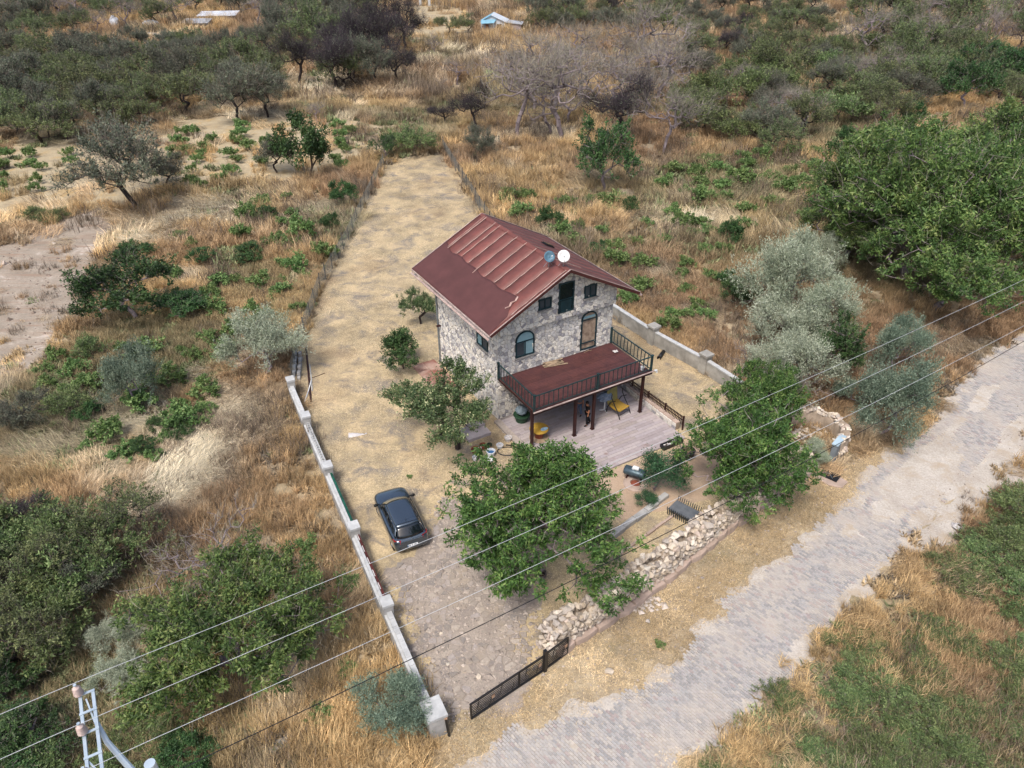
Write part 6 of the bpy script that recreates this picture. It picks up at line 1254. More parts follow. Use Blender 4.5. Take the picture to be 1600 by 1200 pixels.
# ---- plants one would name one by one
for a in [
    ('walnut_tree', 848, 824, 262, 'large leafy walnut tree in front of the patio, overhanging the flagged driveway', 1.0),
    ('fruit_tree', 712, 642, 192, 'spreading fruit tree with a dark leaning trunk by the near corner of the house', 1.0),
    ('fruit_tree', 655, 478, 66, 'slender small fruit tree against the long side wall of the house', 1.25),
    ('leafy_bush', 628, 552, 72, 'round dense green bush on the straw beside the side wall of the house', .95),
    ('peach_tree', 1028, 733, 74, 'small dark green peach tree between the patio and the slatted stand', 1.1),
    ('peach_tree', 1012, 778, 36, 'low green sprout beside the slatted metal stand', .5),
    ('walnut_tree', 1158, 712, 192, 'leafy walnut tree growing behind the middle of the ruined wall', 1.1),
    ('walnut_tree', 1190, 628, 120, 'thin walnut tree with bare grey twigs behind the side yard wall', 1.2),
    ('bare_tree', 1240, 618, 90, 'bare grey twiggy crown between the thin walnut tree and the silvery bush', .9),
    ('bare_tree', 1165, 560, 60, 'leafless small tree at the end of the old concrete wall', 1.2),
    ('silver_bush', 404, 549, 118, 'round silvery bush behind the block pile at the end of the low wall', .95, 2),
    ('teal_bush', 208, 596, 86, 'small rounded grey-green tree alone beside the combed pale grass', 1.25, 1),
    ('mulberry_tree', 200, 455, 140, 'dark green mulberry tree beside the edge of the bare dirt lot', .85),
    ('mulberry_tree', 278, 478, 92, 'lower dark green bushy tree joined to the mulberry by the dirt lot', .6),
    ('broad_walnut_tree', 1445, 335, 280, 'huge spreading walnut tree, middle crown of the clump beside the paved road', 1.0),
    ('broad_walnut_tree', 1570, 335, 270, 'huge walnut tree of the clump, cut by the frame edge beside the road', 1.0),
    ('broad_walnut_tree', 1370, 295, 190, 'pale twiggy walnut crown of the clump, nearest the low vines', 1.0),
    ('broad_walnut_tree', 1485, 415, 230, 'dark lower walnut crown of the clump right above the grassy road verge', .85),
    ('broad_walnut_tree', 1430, 255, 190, 'light green upper walnut crown of the clump towards the small round tree', .9),
    ('broad_walnut_tree', 1575, 250, 200, 'light green walnut crown of the clump below the bare soil field', .9),
    ('broad_walnut_tree', 1330, 362, 140, 'grey twiggy walnut crown of the clump touching the tall silvery bush', .8),
    ('silver_bush', 1236, 436, 128, 'tall silvery bush, highest of the silvery ones next to the walnut clump', 1.35),
    ('silver_bush', 1282, 400, 60, 'pale silvery bush tucked against the walnut clump', 1.1),
    ('silver_bush', 1300, 486, 104, 'silvery grey bush leaning over a green thicket below the walnut clump', 1.1),
    ('silver_bush', 1222, 510, 118, 'silvery bush with green undergrowth near the end of the old concrete wall', .9),
    ('silver_bush', 1250, 578, 128, 'wide silvery bush mixed with bare twigs behind the round stone ruin', .9),
    ('leafy_bush', 1160, 458, 54, 'bright green round bush alone on the rusty slope behind the old wall', .9),
    ('green_thicket_tree', 1308, 548, 92, 'narrow green tree between two silvery bushes above the verge', 1.3),
    ('leafy_bush', 1262, 520, 60, 'dark green undergrowth bush squeezed between the silvery bushes', 1.0),
    ('teal_bush', 1406, 548, 76, 'smaller grey-teal bush at the edge of the grassy verge', 1.3),
    ('teal_bush', 1390, 628, 112, 'large grey-teal feathery bush between the stone ruin and the paved road', 1.25),
    ('teal_bush', 1340, 612, 60, 'grey-teal bush behind the larger one near the stone ruin', 1.0),
    ('silver_bush', 1272, 708, 52, 'thin grey bush growing in front of the round stone ruin', .7),
    ('green_thicket_tree', 945, 248, 92, 'tall ivy-green tree standing in dry grass behind the roof', 1.3),
    ('bare_tree', 880, 140, 190, 'large bare grey tree with a thick leaning trunk beside the ivy-green tree', 1.0),
    ('dark_bare_tree', 742, 168, 78, 'dark bare tree at the head of the straw strip', 1.1),
    ('grey_scrub_tree', 748, 222, 56, 'small dark grey tree where the wire fences meet the scrub', 1.1),
    ('dark_bare_tree', 695, 178, 50, 'low dark tangle of branches at the head of the straw strip', .8),
    ('bare_tree', 713, 105, 60, 'small bare tree alone in the pale straw clearing below the shed', .9),
    ('bare_tree', 690, 128, 24, 'tiny bare sapling beside the small bare tree in the clearing', .9),
    ('bare_tree', 678, 62, 36, 'thin bare tree at the near edge of the cleared field', 1.1),
    ('scrub_tree', 700, 38, 40, 'green bushy tree between the cleared field and the shed', .9),
    ('scrub_tree', 730, 36, 36, 'green bushy tree touching the white shed', .9),
    ('grey_scrub_tree', 193, 256, 160, 'big dark grey-green tree standing between the vineyard and the dirt lot', .95),
    ('grey_scrub_tree', 255, 268, 70, 'dark twiggy tree beside the big one at the vineyard edge', .8),
    ('leafy_bush', 477, 236, 80, 'dense dark grey-green tree at the near side of the vineyard', 1.3),
    ('grey_scrub_tree', 428, 244, 70, 'grey-green bushy tree beside the dense dark one in the vineyard', .8),
    ('bare_tree', 493, 172, 44, 'small brown bare tree above the dense dark tree in the vineyard', .9),
    ('green_thicket_tree', 600, 228, 40, 'small light tree at the far corner of the wire fence', 1.1),
    ('feathery_shrub', 643, 222, 62, 'light green bush at the head of the straw strip', 1.0),
    ('leafy_bush', 1328, 226, 54, 'dense dark green bush under a fallen bare tree, above the walnut clump', .9),
    ('bare_tree', 1372, 178, 40, 'white dead tree leaning over the dense dark bush', 1.3),
    ('leafy_bush', 1424, 182, 34, 'small round dark green tree at the edge of the feathery scrub', 1.3),
    ('mulberry_tree', 1515, 138, 80, 'dark green tree with a thick trunk beside the picnic table', 1.1),
    ('mulberry_tree', 1590, 105, 90, 'dark green tree above the leaning dead logs near the picnic table', 1.0),
    ('broad_walnut_tree', 355, 990, 285, 'large light green walnut tree in the corner next to the power pole', .9),
    ('bare_tree', 318, 868, 190, 'pale dead branches spreading above the corner walnut tree', .75),
    ('bare_tree', 440, 1010, 110, 'pale dead branch fan growing out of the corner walnut tree', .6),
    ('silver_bush', 172, 995, 74, 'small silvery bush between the feathery scrub and the corner walnut', .8),
    ('silver_bush', 178, 1062, 80, 'silvery bush just behind the pole crossarm', .7),
    ('teal_bush', 617, 1108, 112, 'grey-green feathery bush hanging against the end of the low wall', .8),
    ('dark_bare_tree', 36, 812, 110, 'purple-grey bare tree beside the feathery scrub of the corner', .7),
    ('grey_scrub_tree', 40, 640, 84, 'grey-green shrubby tree below the bare dirt lot', .7),
    ('feathery_shrub', 110, 640, 70, 'green shrub below the dirt lot, beside the grey-green shrubby tree', .8),
]: plant(a[0], a[1], a[2], a[3], a[4], None, a[5], a[6] if len(a) > 6 else None)

# ---- vineyard vines, row by row
rows = [[(5, 258), (3, 276), (6, 294)], [(48, 240), (45, 254), (62, 262), (57, 280), (56, 294), (10, 240)], [(103, 238), (108, 252)], [(283, 206), (300, 205), (283, 220), (270, 233), (289, 234), (272, 246)],
        [(331, 220), (322, 229), (311, 240), (305, 249), (300, 264), (295, 283), (313, 287)], [(380, 196), (378, 208), (370, 219), (385, 229), (360, 239), (372, 248), (357, 268), (345, 279)], [(415, 222), (426, 236), (412, 251)], [(530, 196), (533, 211), (530, 223), (541, 233), (526, 246), (531, 259), (548, 205)]]
ORD = 'first second third fourth fifth sixth seventh eighth ninth tenth eleventh twelfth'.split()
rown = ['row cut by the frame edge', 'row next inside the frame-edge one', 'short row hugging the big dark tree', 'row just beyond the big dark tree', 'long row second beyond the big dark tree', 'long row ending near the grey-green bushy tree', 'short row behind the dense dark tree', 'row nearest the wire fence']
for ri, r_ in enumerate(rows):
    for k, (x, y) in enumerate(r_): plant('vine_plant', x, y, random.uniform(20, 27), f'{ORD[k]} green vine of the vineyard, {rown[ri]}', 'vines of the vineyard')

# ---- scattered plants by stretch of land
LMK = {'white shed': (770, 45), 'tin shacks': (325, 40), 'dirt lot': (110, 420), 'stone house': (830, 450), 'picnic table': (1560, 184), 'low pillar wall': (520, 760), 'power pole': (130, 1080), 'stone ruin': (1270, 680), 'paved road': (1250, 1040), 'walnut clump': (1440, 300)}
TENS = {2: 'twenty', 3: 'thirty', 4: 'forty', 5: 'fifty', 6: 'sixty', 7: 'seventy', 8: 'eighty'}
ON = 'first second third fourth fifth sixth seventh eighth ninth tenth eleventh twelfth thirteenth fourteenth fifteenth sixteenth seventeenth eighteenth nineteenth'.split()
def ordw(n):
    if n <= 19: return ON[n - 1]
    a, b = divmod(n, 10); return (TENS[a][:-1] + 'ieth') if b == 0 else TENS[a] + '-' + ON[b - 1]
LOOK = {'scrub_tree': 'olive-green scrub tree', 'grey_scrub_tree': 'dark twiggy grey-green tree', 'bare_tree': 'bare pale grey tree', 'dark_bare_tree': 'dark nearly leafless tree', 'feathery_shrub': 'feathery green shrub', 'vine_plant': 'low bright green vine', 'green_thicket_tree': 'dense green tree', 'silver_bush': 'silvery bush', 'teal_bush': 'grey-teal bush', 'leafy_bush': 'dark green bush', 'mulberry_tree': 'dark green leafy tree'}
TAKEN = []
def region(poly, n, mix, wr, where, lmk, group, near_scale=None, sq=(.8, 1.1), gap=.42, avoid=()):
    rg = random.Random(len(where) * 7 + n); pts = []; P = np.array(poly, float); x0, y0 = P.min(0); x1, y1 = P.max(0); tr = 0
    while len(pts) < n and tr < n * 60:
        tr += 1; x, y = rg.uniform(x0, x1), rg.uniform(y0, y1)
        if not inside(np.array([x]), np.array([y]), poly)[0]: continue
        w = rg.uniform(*wr) * (1 + (near_scale or 0) * (y - y0) / max(1, y1 - y0))
        if any(math.hypot(x - a, (y - b) * 1.9) < gap * (w + c) / 2 for a, b, c in pts + TAKEN[-400:]): continue
        if any(math.hypot(x - a, y - b) < c for a, b, c in avoid): continue
        pts.append((x, y, w))
    TAKEN.extend(pts); keys = [rg.choices([m[0] for m in mix], [m[1] for m in mix])[0] for _ in pts]; lx, ly = LMK[lmk]
    for key in set(keys):
        S_ = sorted([p for p, k in zip(pts, keys) if k == key], key=lambda p: math.hypot(p[0] - lx, p[1] - ly))
        for i, (x, y, w) in enumerate(S_): plant(key, x, y, w, f'{LOOK[key]} {where}, {ordw(i + 1)} from the {lmk}', group, rg.uniform(*sq))
region([(-60, 62), (120, 76), (250, 92), (400, 84), (440, 120), (430, 150), (380, 158), (330, 140), (240, 150), (215, 172), (130, 176), (90, 190), (-60, 190)], 66, [('scrub_tree', 6), ('grey_scrub_tree', 4)], (46, 82), 'above the vineyard', 'tin shacks', 'scrub trees above the vineyard', .35, gap=.46)
region([(430, 10), (632, 6), (636, 96), (600, 110), (500, 106), (440, 80)], 24, [('grey_scrub_tree', 5), ('dark_bare_tree', 3), ('scrub_tree', 3)], (50, 84), 'in the dark grove', 'white shed', 'trees of the dark grove', .3, (1.0, 1.25), gap=.36)
region([(-40, -20), (430, -25), (420, 22), (360, 18), (300, 30), (200, 26), (150, 46), (-40, 56)], 46, [('scrub_tree', 4), ('grey_scrub_tree', 4), ('bare_tree', 3)], (34, 62), 'beyond the tin shacks', 'tin shacks', 'trees beyond the shacks', 0, (.9, 1.2), avoid=((341, 30, 30), (183, 46, 16), (238, 44, 18)))
region([(120, 66), (250, 62), (330, 66), (420, 44), (430, 80), (260, 92), (130, 80)], 14, [('grey_scrub_tree', 3), ('scrub_tree', 3)], (40, 56), 'just below the tin shacks', 'tin shacks', 'trees below the shacks', 0)
region([(775, 78), (900, 66), (1040, 50), (1062, 130), (1050, 190), (960, 175), (850, 170), (790, 130)], 19, [('bare_tree', 8), ('dark_bare_tree', 1)], (80, 140), 'in the leafless wood', 'white shed', 'bare trees of the leafless wood', .3, (.9, 1.15), gap=.3)
region([(810, -20), (1290, -25), (1290, 70), (1060, 86), (1000, 40), (830, 40)], 64, [('scrub_tree', 6), ('grey_scrub_tree', 4), ('dark_bare_tree', 1)], (30, 52), 'on the far rusty slope', 'white shed', 'scrub on the far slope', .3, gap=.5)
region([(1050, 92), (1300, 70), (1480, 78), (1480, 160), (1400, 170), (1290, 190), (1220, 214), (1070, 205)], 62, [('scrub_tree', 5), ('feathery_shrub', 3), ('grey_scrub_tree', 3), ('bare_tree', 1.4)], (42, 78), 'above the low vines', 'picnic table', 'thicket above the low vines', .2, (.8, 1.05), gap=.34)
region([(1290, -30), (1640, -30), (1640, 60), (1500, 80), (1380, 70)], 34, [('bare_tree', 5), ('scrub_tree', 4), ('grey_scrub_tree', 2)], (54, 96), 'in the high pale thicket', 'picnic table', 'pale thicket beyond the picnic table', 0, (1, 1.3), gap=.34)
region([(1470, 90), (1640, 80), (1640, 150), (1560, 150), (1480, 130)], 9, [('green_thicket_tree', 3), ('scrub_tree', 2)], (50, 80), 'behind the picnic table', 'picnic table', 'trees behind the picnic table', 0)
region([(-70, 830), (60, 830), (215, 800), (222, 850), (150, 930), (110, 990), (-60, 1010)], 17, [('feathery_shrub', 6), ('scrub_tree', 4), ('grey_scrub_tree', 1)], (95, 150), 'in the corner scrub', 'power pole', 'feathery scrub by the pole', 0, (.8, 1.1), gap=.36)
region([(-70, 1040), (60, 1060), (110, 1120), (80, 1240), (-60, 1240)], 7, [('green_thicket_tree', 4), ('feathery_shrub', 2)], (100, 150), 'at the foot of the power pole', 'power pole', 'bushes below the pole', 0, (.5, .7))
region([(150, 1140), (300, 1110), (330, 1180), (280, 1240), (140, 1240)], 7, [('feathery_shrub', 2), ('leafy_bush', 2)], (60, 90), 'under the corner walnut tree', 'power pole', 'bushes under the corner walnut', 0, (.5, .7))
region([(1190, 1090), (1290, 1020), (1420, 950), (1490, 960), (1640, 1000), (1660, 1260), (1090, 1260)], 50, [('feathery_shrub', 1)], (52, 92), 'on the far bank', 'paved road', 'low green shrubs across the road', 0, (.3, .55), gap=.5, avoid=((1285, 1060, 45),))
region([(1490, 850), (1540, 820), (1640, 790), (1660, 980), (1500, 950)], 14, [('feathery_shrub', 1)], (62, 100), 'on the upper bank', 'paved road', 'green shrubs on the upper bank', 0, (.4, .6), gap=.42)
region([(1035, 255), (1280, 235), (1320, 290), (1290, 350), (1180, 335), (1040, 300)], 30, [('vine_plant', 1)], (24, 40), 'in the old vine plot', 'walnut clump', 'old vines on the olive plot', 0, gap=.7)
region([(770, 300), (1000, 320), (1180, 345), (1150, 470), (1060, 520), (965, 470), (1000, 455), (880, 370), (790, 345)], 42, [('vine_plant', 5), ('leafy_bush', 1)], (20, 42), 'on the rusty slope', 'stone house', 'green plants behind the house', 0, (.7, 1.1), gap=.7)
region([(190, 345), (440, 300), (560, 300), (500, 430), (455, 520), (330, 560), (250, 560), (270, 400)], 40, [('vine_plant', 6), ('leafy_bush', .4)], (16, 44), 'in the combed dry grass', 'low pillar wall', 'green plants of the wild field', 0, (.7, 1.2), gap=.7)
region([(70, 560), (190, 520), (330, 560), (340, 620), (260, 720), (120, 700), (60, 660)], 24, [('vine_plant', 6), ('leafy_bush', 1), ('feathery_shrub', 2)], (22, 58), 'below the dirt lot', 'dirt lot', 'green plants below the dirt lot', 0, (.7, 1.1), gap=.7)
region([(330, 860), (560, 850), (600, 1000), (540, 1120), (480, 1130)], 10, [('vine_plant', 5), ('feathery_shrub', 1)], (26, 46), 'in the golden grass', 'low pillar wall', 'green plants in the golden grass', 0, (.5, .8), gap=.8)
region([(-150, 330), (0, 320), (120, 330), (0, 370), (-150, 420)], 6, [('feathery_shrub', 1)], (40, 60), 'above the dirt lot', 'dirt lot', 'shrubs above the dirt lot', 0, (.5, .7))
for i, (x, y, w) in enumerate([(216, 700, 44), (282, 668, 50), (245, 664, 34), (214, 392, 50), (312, 402, 40), (392, 398, 52), (1030, 1008, 16), (640, 745, 10)]):
    plant('leafy_bush' if i < 6 else 'vine_plant', x, y, w, ['leafy dark bush beside the white dried flowers in the pale grass', 'long low green bush behind the white dried flowers', 'small green bush near the trunk of the lone small tree', 'green bush in the grass by the upper corner of the dirt lot', 'upright green bush in the middle of the combed field', 'long green bush in the combed field toward the wire fence', 'small grey-green weed alone on the verge near the road', 'tiny green weed on the mown straw above the car'][i], None, .6)

# ---- grass: countless blades, scattered tufts of stuff
def blades(n, rad, l0, l1, tilt, phi_s, width, seed, clump=0, curve=.35, gauss=False):
    rg = np.random.default_rng(seed); a = rg.uniform(0, 2 * np.pi, n); r = rad * np.sqrt(rg.random(n)); c = np.stack([r * np.cos(a), r * np.sin(a), np.zeros(n)], 1)
    if clump:
        k = rg.integers(0, clump, n); ca = rg.uniform(0, 6.28, clump); cr = rad * np.sqrt(rg.random(clump)); c = np.stack([cr[k] * np.cos(ca[k]), cr[k] * np.sin(ca[k]), 0 * k], 1) + rg.normal(0, rad * .10, (n, 3)) * [1, 1, 0]
    phi = rg.normal(0, phi_s, n) if phi_s < 3 else rg.uniform(0, 6.28, n); th = np.clip(rg.normal(tilt, .22, n), .05, 1.52); L_ = rg.uniform(l0, l1, n)[:, None]
    d = np.stack([np.sin(th) * np.cos(phi), np.sin(th) * np.sin(phi), np.cos(th)], 1); th2 = np.clip(th + curve, 0, 1.62); d2 = np.stack([np.sin(th2) * np.cos(phi), np.sin(th2) * np.sin(phi), np.cos(th2)], 1)
    s = np.stack([-np.sin(phi + rg.normal(0, .6, n)), np.cos(phi), np.zeros(n)], 1); s /= np.linalg.norm(s, axis=1, keepdims=True); w = width * rg.uniform(.6, 1.3, (n, 1))
    m = c + d * L_ * .5; V = np.stack([c - s * w / 2, c + s * w / 2, m + s * w * .4, m - s * w * .4, m + d2 * L_ * .5], 1).reshape(-1, 3); V[:, 2] = np.maximum(V[:, 2], -.02) + .01
    b = np.arange(n)[:, None] * 5; r_ = np.clip(rg.normal(.5, .25, n), 0, 1); mb = MB(); mb.raw(V, b + np.array([[0, 1, 2, 3]]), r_); mb.fi.append((b + np.array([[3, 2, 4]])).ravel()); mb.ft.append(np.full(n, 3)); mb.fr.append(r_); mb.fm.append(np.full(n, 0)); return mb
def grassmat(name, spread=.9):
    t = NT(name); tint = t.attr('tint', True, 'Color'); f = t.math('MULTIPLY_ADD', t.attr('rnd'), spread, 1 - spread / 2); col = t.scale_col(tint, f); t.done(col, .85, .15)
    tr = t.new('ShaderNodeBsdfTranslucent'); t.link(col, tr.inputs[0]); mx = t.new('ShaderNodeMixShader'); mx.inputs[0].default_value = .2; t.link(t.p.outputs[0], mx.inputs[1]); t.link(tr.outputs[0], mx.inputs[2]); t.link(mx.outputs[0], t.out.inputs[0]); return t.m
M_GRASS = grassmat('grass_blade', 1.25)
def source(name, mb): return bpy.data.objects.new(name, mb.mesh(name, M_GRASS))
def scatter_obj(name, x, y, z, rz, sc, tint, idx, sources, tilt=None):
    me = bpy.data.meshes.new(name); n = len(x); me.vertices.add(n); me.vertices.foreach_set('co', np.stack([x, y, z], 1).astype(np.float32).ravel())
    def at(nm, ty, arr, f='value'): a = me.attributes.new(nm, ty, 'POINT'); a.data.foreach_set(f, np.ascontiguousarray(arr, dtype=np.int32 if ty == 'INT' else np.float32).ravel())
    at('rotv', 'FLOAT_VECTOR', np.stack([np.zeros(n), np.zeros(n), rz], 1), 'vector'); at('scl', 'FLOAT_VECTOR', sc, 'vector'); at('tint', 'FLOAT_COLOR', np.concatenate([tint, np.ones((n, 1))], 1), 'color'); at('idx', 'INT', idx)
    o = bpy.data.objects.new(name, me); COL.objects.link(o); tag(o, kind='stuff'); me.materials.append(M_GRASS)
    ng = bpy.data.node_groups.new(name + '_nodes', 'GeometryNodeTree'); ng.interface.new_socket('Geometry', in_out='INPUT', socket_type='NodeSocketGeometry'); ng.interface.new_socket('Geometry', in_out='OUTPUT', socket_type='NodeSocketGeometry')
    N = ng.nodes; L_ = ng.links; gi = N.new('NodeGroupInput'); go = N.new('NodeGroupOutput'); iop = N.new('GeometryNodeInstanceOnPoints'); g2i = N.new('GeometryNodeGeometryToInstance')
    for s in reversed(sources): oi = N.new('GeometryNodeObjectInfo'); oi.inputs['Object'].default_value = s; L_.new(oi.outputs['Geometry'], g2i.inputs[0])
    def na(nm, ty): a = N.new('GeometryNodeInputNamedAttribute'); a.data_type = ty; a.inputs['Name'].default_value = nm; return a.outputs['Attribute']
    L_.new(gi.outputs[0], iop.inputs['Points']); L_.new(g2i.outputs[0], iop.inputs['Instance']); iop.inputs['Pick Instance'].default_value = True; L_.new(na('idx', 'INT'), iop.inputs['Instance Index']); L_.new(na('rotv', 'FLOAT_VECTOR'), iop.inputs['Rotation']); L_.new(na('scl', 'FLOAT_VECTOR'), iop.inputs['Scale']); L_.new(iop.outputs[0], go.inputs[0])
    md = o.modifiers.new('scatter', 'NODES'); md.node_group = ng; return o
SRC = [source('lodged_tuft', blades(230, .75, .45, .85, 1.15, .35, .020, i)) for i in range(3)] + [source('standing_tuft', blades(150, .55, .35, .75, .45, 9, .018, 10 + i, 7)) for i in range(3)] + [source('short_straw', blades(190, .7, .07, .20, 1.25, 9, .013, 20 + i)) for i in range(3)] + [source('weed_rosette', blades(110, .5, .12, .30, .7, 9, .055, 30 + i, 12)) for i in range(2)] + [source('dry_stalk', blades(110, .6, .3, .6, .35, 9, .014, 40 + i, 14)) for i in range(2)]
def lin(h): return np.array(srgb(h)[:3])
C_PALE, C_GOLD, C_RUST, C_BRN, C_OLV, C_GRN, C_GREY, C_STRAW = [lin(c) for c in ('#dcd1b8', '#c9ad80', '#a2876a', '#776a5c', '#807c62', '#6c7853', '#8d8681', '#c6b698')]
def in_view(x, y, m=1.15):
    t = R(PITCH); d = y * math.cos(t) + CAMH * math.sin(t); vx = FPX * x / d; vy = FPX * (-(y * math.sin(t)) + CAMH * math.cos(t)) / d; return (np.abs(vx) < 800 * m) & (vy < 600 * m + 30) & (d > 0)
def wild(n_try, ybounds, xmax, dens, scale, seed):
    rg = np.random.default_rng(seed); y = rg.uniform(*ybounds, n_try); x = rg.uniform(-xmax, xmax, n_try); k = in_view(x, y); x, y = x[k], y[k]
    k = sdist(x, y, P_YARD) > .15; x, y = x[k], y[k]
    nd = sdist(x, y, P_ROAD) + (fbm(x * 1.3, y * 1.3, 8, 4) - .5) * 2.0; k = (nd > .05) | ((nd > -.55) & (rg.random(len(x)) < (nd + .55) * 1.1)) | ((nd > -3) & (rg.random(len(x)) < .012)); x, y = x[k], y[k]
    for P, q in ((P_DIRT, .04), (P_VINE, .10), (P_SANDR, .12), (P_RSOIL, .1), (P_FARSOIL, .06)): k = (sdist(x, y, P) + (fbm(x * .9, y * .9, 3, 3) - .5) * 1.6 > .1) | (rg.random(len(x)) < q); x, y = x[k], y[k]
    bare = (fbm(x * .3, y * .3, 17, 4) < .43) & (rg.random(len(x)) < .55); x, y = x[~bare], y[~bare]; return x, y
def P2(cx, cy): p = G(cx, cy); return p.x, p.y
PALE = [(*P2(230, 650), 4.0), (*P2(255, 730), 4.0), (*P2(300, 340), 5.0), (*P2(230, 380), 4), (*P2(330, 640), 3.5), (*P2(480, 140), 10), (*P2(360, 180), 8), (*P2(700, 90), 9), (*P2(60, 205), 8), (*P2(1300, 60), 9), (*P2(1020, 345), 3), (*P2(1285, 1060), 1.5), (*P2(300, 690), 3), (*P2(1080, 350), 3.5), (*P2(490, 330), 3), (*P2(820, 210), 5)]
GREENS = [(*P2(1420, 1110), 3.2), (*P2(1540, 900), 4), (*P2(1150, 270), 6), (*P2(60, 950), 6), (*P2(350, 420), 5), (*P2(280, 560), 4), (*P2(110, 620), 4), (*P2(1200, 200), 14), (*P2(1290, 1170), 3), (*P2(60, 1150), 4)]
P_VERGE = GP([(1262, 742), (1147, 825), (1040, 910), (954, 972), (880, 1022), (851, 1046), (740, 1124), (690, 1136), (672, 1180), (640, 1290), (800, 1290), (830, 1150), (1000, 1062), (1180, 888), (1340, 765), (1420, 690), (1380, 690), (1300, 740)])
def build_grass(name, x, y, base_scale, seed):
    rg = np.random.default_rng(seed); n = len(x); A = fbm(x * .11, y * .11, 71, 4); B = fbm(x * .33, y * .33, 83, 4); Cn = fbm(x * .07 + 9, y * .07, 91, 3)
    pale = np.zeros(n); grn = np.zeros(n)
    for (px, py, r) in PALE: pale = np.maximum(pale, np.exp(-((x - px) ** 2 + (y - py) ** 2) / r ** 2))
    for (px, py, r) in GREENS: grn = np.maximum(grn, np.exp(-((x - px) ** 2 + (y - py) ** 2) / r ** 2))
    near_r = edge_dist(x, y, P_ROAD); verge = (sdist(x, y, P_VERGE) < .2) | (sdist(x, y, P_ROAD) < .1)
    lod = np.clip((B - .44) * 3.5 + pale * 1.1, 0, 1); idx = np.where(rg.random(n) < lod, rg.integers(0, 3, n), rg.integers(3, 6, n))
    w = rg.random(n) < np.clip((Cn - .5) * 1.4 + grn * .42, .03, .55); idx = np.where(w, rg.integers(9, 11, n), idx); dk = rg.random(n) < np.clip((fbm(x * .2, y * .2, 44, 4) - .42) * 1.3, .03, .4); idx = np.where(dk & ~w, rg.integers(11, 13, n), idx); idx = np.where(verge, rg.integers(6, 9, n), idx)
    gold = np.clip((A - .36) / .3, 0, 1)[:, None]; t = C_RUST * (1 - gold) + C_GOLD * gold; p_ = np.clip(pale * 1.0 + (B - .58) * 2.6, 0, 1)[:, None]; t = t * (1 - p_) + C_PALE * p_
    o_ = np.clip((Cn - .52) * 3 + grn * .5, 0, .7)[:, None]; t = t * (1 - o_) + C_OLV * o_; t = np.where((dk & ~w)[:, None], C_BRN, t); t = np.where(w[:, None], C_GRN * (1 - .4 * rg.random((n, 1))) + C_OLV * .4, t)
    vt = C_GOLD * .55 + C_BRN * .25 + C_STRAW * .2; t = np.where(verge[:, None], vt * (1 - .25 * rg.random((n, 1))) + C_STRAW * np.clip((B - .5) * 2, 0, .5)[:, None], t); dl = (~w) & (~verge) & (rg.random(n) < .16); idx = np.where(dl, rg.integers(9, 11, n), idx); t = np.where(dl[:, None], t * .5 + C_GREY * .2 + C_OLV * .15, t); t = t * rg.normal(1, .2, (n, 1)).clip(.5, 1.6)
    e = .9; fx = fbm((x + e) * .07, y * .07, 55, 3) - fbm((x - e) * .07, y * .07, 55, 3); fy = fbm(x * .07, (y + e) * .07, 55, 3) - fbm(x * .07, (y - e) * .07, 55, 3); rz = np.arctan2(fx, -fy) + rg.normal(0, .3, n)
    rz = np.where(idx < 3, rz, rg.uniform(0, 6.28, n)); s = base_scale * rg.uniform(.75, 1.25, n); zs = s * rg.uniform(.8, 1.25, n) * np.where(pale > .4, .8, 1) * (.7 + .9 * np.clip(B, .2, .8)); sc = np.stack([s, s, zs], 1); bk = (idx >= 11); sc[bk] *= (rg.uniform(.8, 1.7, bk.sum()) * np.clip(near_r[bk] / 3, .45, 1))[:, None]; gk = (idx == 9) | (idx == 10); sc[gk] *= rg.uniform(.8, 1.6, gk.sum())[:, None]
    return scatter_obj(name, x, y, hgt(x, y) - .02, rz, sc, t, idx, SRC)
x, y = wild(32000, (11, 62), 46, 0, 1, 101); build_grass('dry_grass', x, y, 1.0, 1)
x, y = wild(17000, (60, 125), 95, 0, 1, 102); build_grass('field_grass', x, y, 1.75, 2)
x, y = wild(20000, (122, 300), 205, 0, 1, 103); build_grass('distant_grass', x, y, 3.2, 3)
# mown straw of the yard
rg = np.random.default_rng(5); x = rg.uniform(-19, 19, 24000); y = rg.uniform(15, 98, 24000); k = (sdist(x, y, P_YARD) < 0.1) & in_view(x, y); x, y = x[k], y[k]
hx0, hy0 = (x - HX), (y - HY); a_ = R(HA); lu = hx0 * math.cos(a_) + hy0 * math.sin(a_); lv = -hx0 * math.sin(a_) + hy0 * math.cos(a_)
k = ~((lu > -.2) & (lu < 9.1) & (lv > -7.6) & (lv < 8.3)); k &= ~((sdist(x, y, P_DRIVE) < 0) & (rg.random(len(x)) < .86)); k &= ~((sdist(x, y, P_PATIOEARTH) < 0) & (rg.random(len(x)) < .9)); k &= (edge_dist(x, y, [(-6.5, 26), (-5, 29.5)]) > 1.1)
x, y = x[k], y[k]; n = len(x); B = fbm(x * .5, y * .5, 61, 4); gr = np.clip((B - .56) * 5, 0, 1); t = C_STRAW * (.35 + .95 * rg.random((n, 1))) * (.72 + .56 * fbm(x * .35, y * .35, 29, 4))[:, None] * (1 - gr[:, None]) + C_GREY * gr[:, None]
br = (fbm(x * .25, y * .25, 66, 3) > .62)[:, None]; t = np.where(br, t * .6 + C_RUST * .4, t); keep = rg.random(n) > gr * .75; s = rg.uniform(.6, 1.15, n)
scatter_obj('mown_straw', x[keep], y[keep], np.full(keep.sum(), .02), rg.uniform(0, 6.28, n)[keep], np.stack([s, s, s * .5], 1)[keep], t[keep], rg.integers(6, 9, n)[keep], SRC)
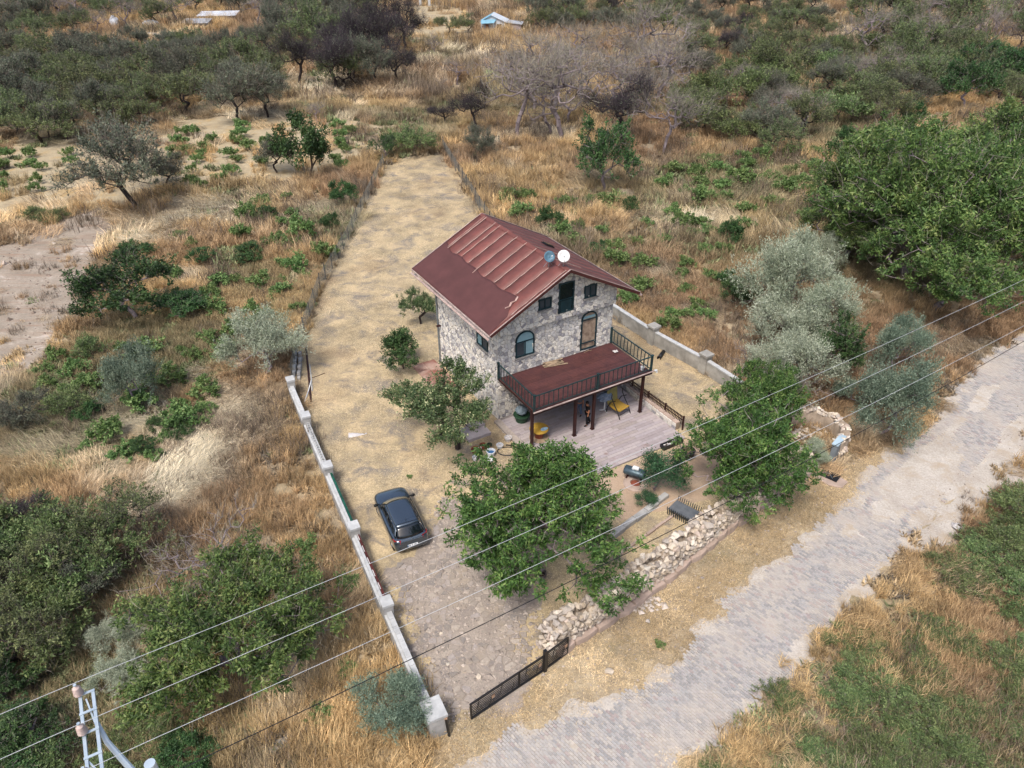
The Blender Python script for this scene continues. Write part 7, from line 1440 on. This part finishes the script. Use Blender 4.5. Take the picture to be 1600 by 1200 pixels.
# gravel and litter of small stones on the driveway, the verge and the roadside
M_GRAV = simple('small_stones', '#a89c90', '#8a8078', 5, .95, .6)
def pebbles(name, x, y, z, s, seed, mat):
    rg = np.random.default_rng(seed); n = len(x); O = np.array([(1, 0, 0), (0, 1, 0), (-1, 0, 0), (0, -1, 0), (0, 0, .7), (0, 0, -.3)], float); V = O[None] * s[:, None, None] * rg.uniform(.6, 1.3, (n, 6, 1)); a = rg.uniform(0, 6.28, n); c, s_ = np.cos(a), np.sin(a)
    X = V[:, :, 0] * c[:, None] - V[:, :, 1] * s_[:, None] + x[:, None]; Y = V[:, :, 0] * s_[:, None] + V[:, :, 1] * c[:, None] + y[:, None]; Z = V[:, :, 2] + z[:, None]; F = np.array([(0, 1, 4), (1, 2, 4), (2, 3, 4), (3, 0, 4), (1, 0, 5), (2, 1, 5), (3, 2, 5), (0, 3, 5)])
    mb = MB(); mb.raw(np.stack([X, Y, Z], -1).reshape(-1, 3), (F[None] + (np.arange(n) * 6)[:, None, None]).reshape(-1, 3), np.repeat(rg.random(n), 8)); return tag(obj(name, mb, mat), kind='stuff')
rg = np.random.default_rng(8)
def samp(P, n, m=0.0): p = np.array(P); x = rg.uniform(p[:, 0].min(), p[:, 0].max(), n); y = rg.uniform(p[:, 1].min(), p[:, 1].max(), n); k = sdist(x, y, P) < m; return x[k], y[k]
x, y = samp(P_DRIVE, 5000); pebbles('driveway_gravel', x, y, np.full(len(x), .07), rg.gamma(2, .018, len(x)) + .015, 1, M_GRAV)
VG = [tuple(G(*p)[:2]) for p in [(1262, 742), (1147, 825), (1040, 910), (954, 972), (880, 1022), (740, 1130), (690, 1140), (700, 1190), (820, 1160), (1000, 1065), (1180, 888), (1340, 765), (1400, 700)]]
x, y = samp(VG, 2600); pebbles('verge_gravel', x, y, hgt(x, y) + .02, rg.gamma(2, .014, len(x)) + .01, 2, M_GRAV)
x, y = samp(P_DIRT, 2500); pebbles('dirt_clods', x, y, np.full(len(x), .1), rg.gamma(1.5, .04, len(x)) + .02, 3, simple('dirt_clod', '#85766a', '#6f6157', 5, .95, .4))
x, y = samp(P_SANDR, 1500, .5); pebbles('roadside_gravel', x, y, np.full(len(x), .05), rg.gamma(2, .016, len(x)) + .01, 4, M_GRAV)
# rubble spilled at the foot of the ruined wall
x, y = samp([tuple(G(*p)[:2]) for p in [(980, 925), (1025, 930), (1045, 950), (1000, 960), (960, 955)]], 260); pebbles('spilled_rubble', x, y, np.full(len(x), .05), rg.gamma(2, .03, len(x)) + .02, 5, simple('pale_rubble', '#c0b4a8', '#a4988c', 5, .95, .4))
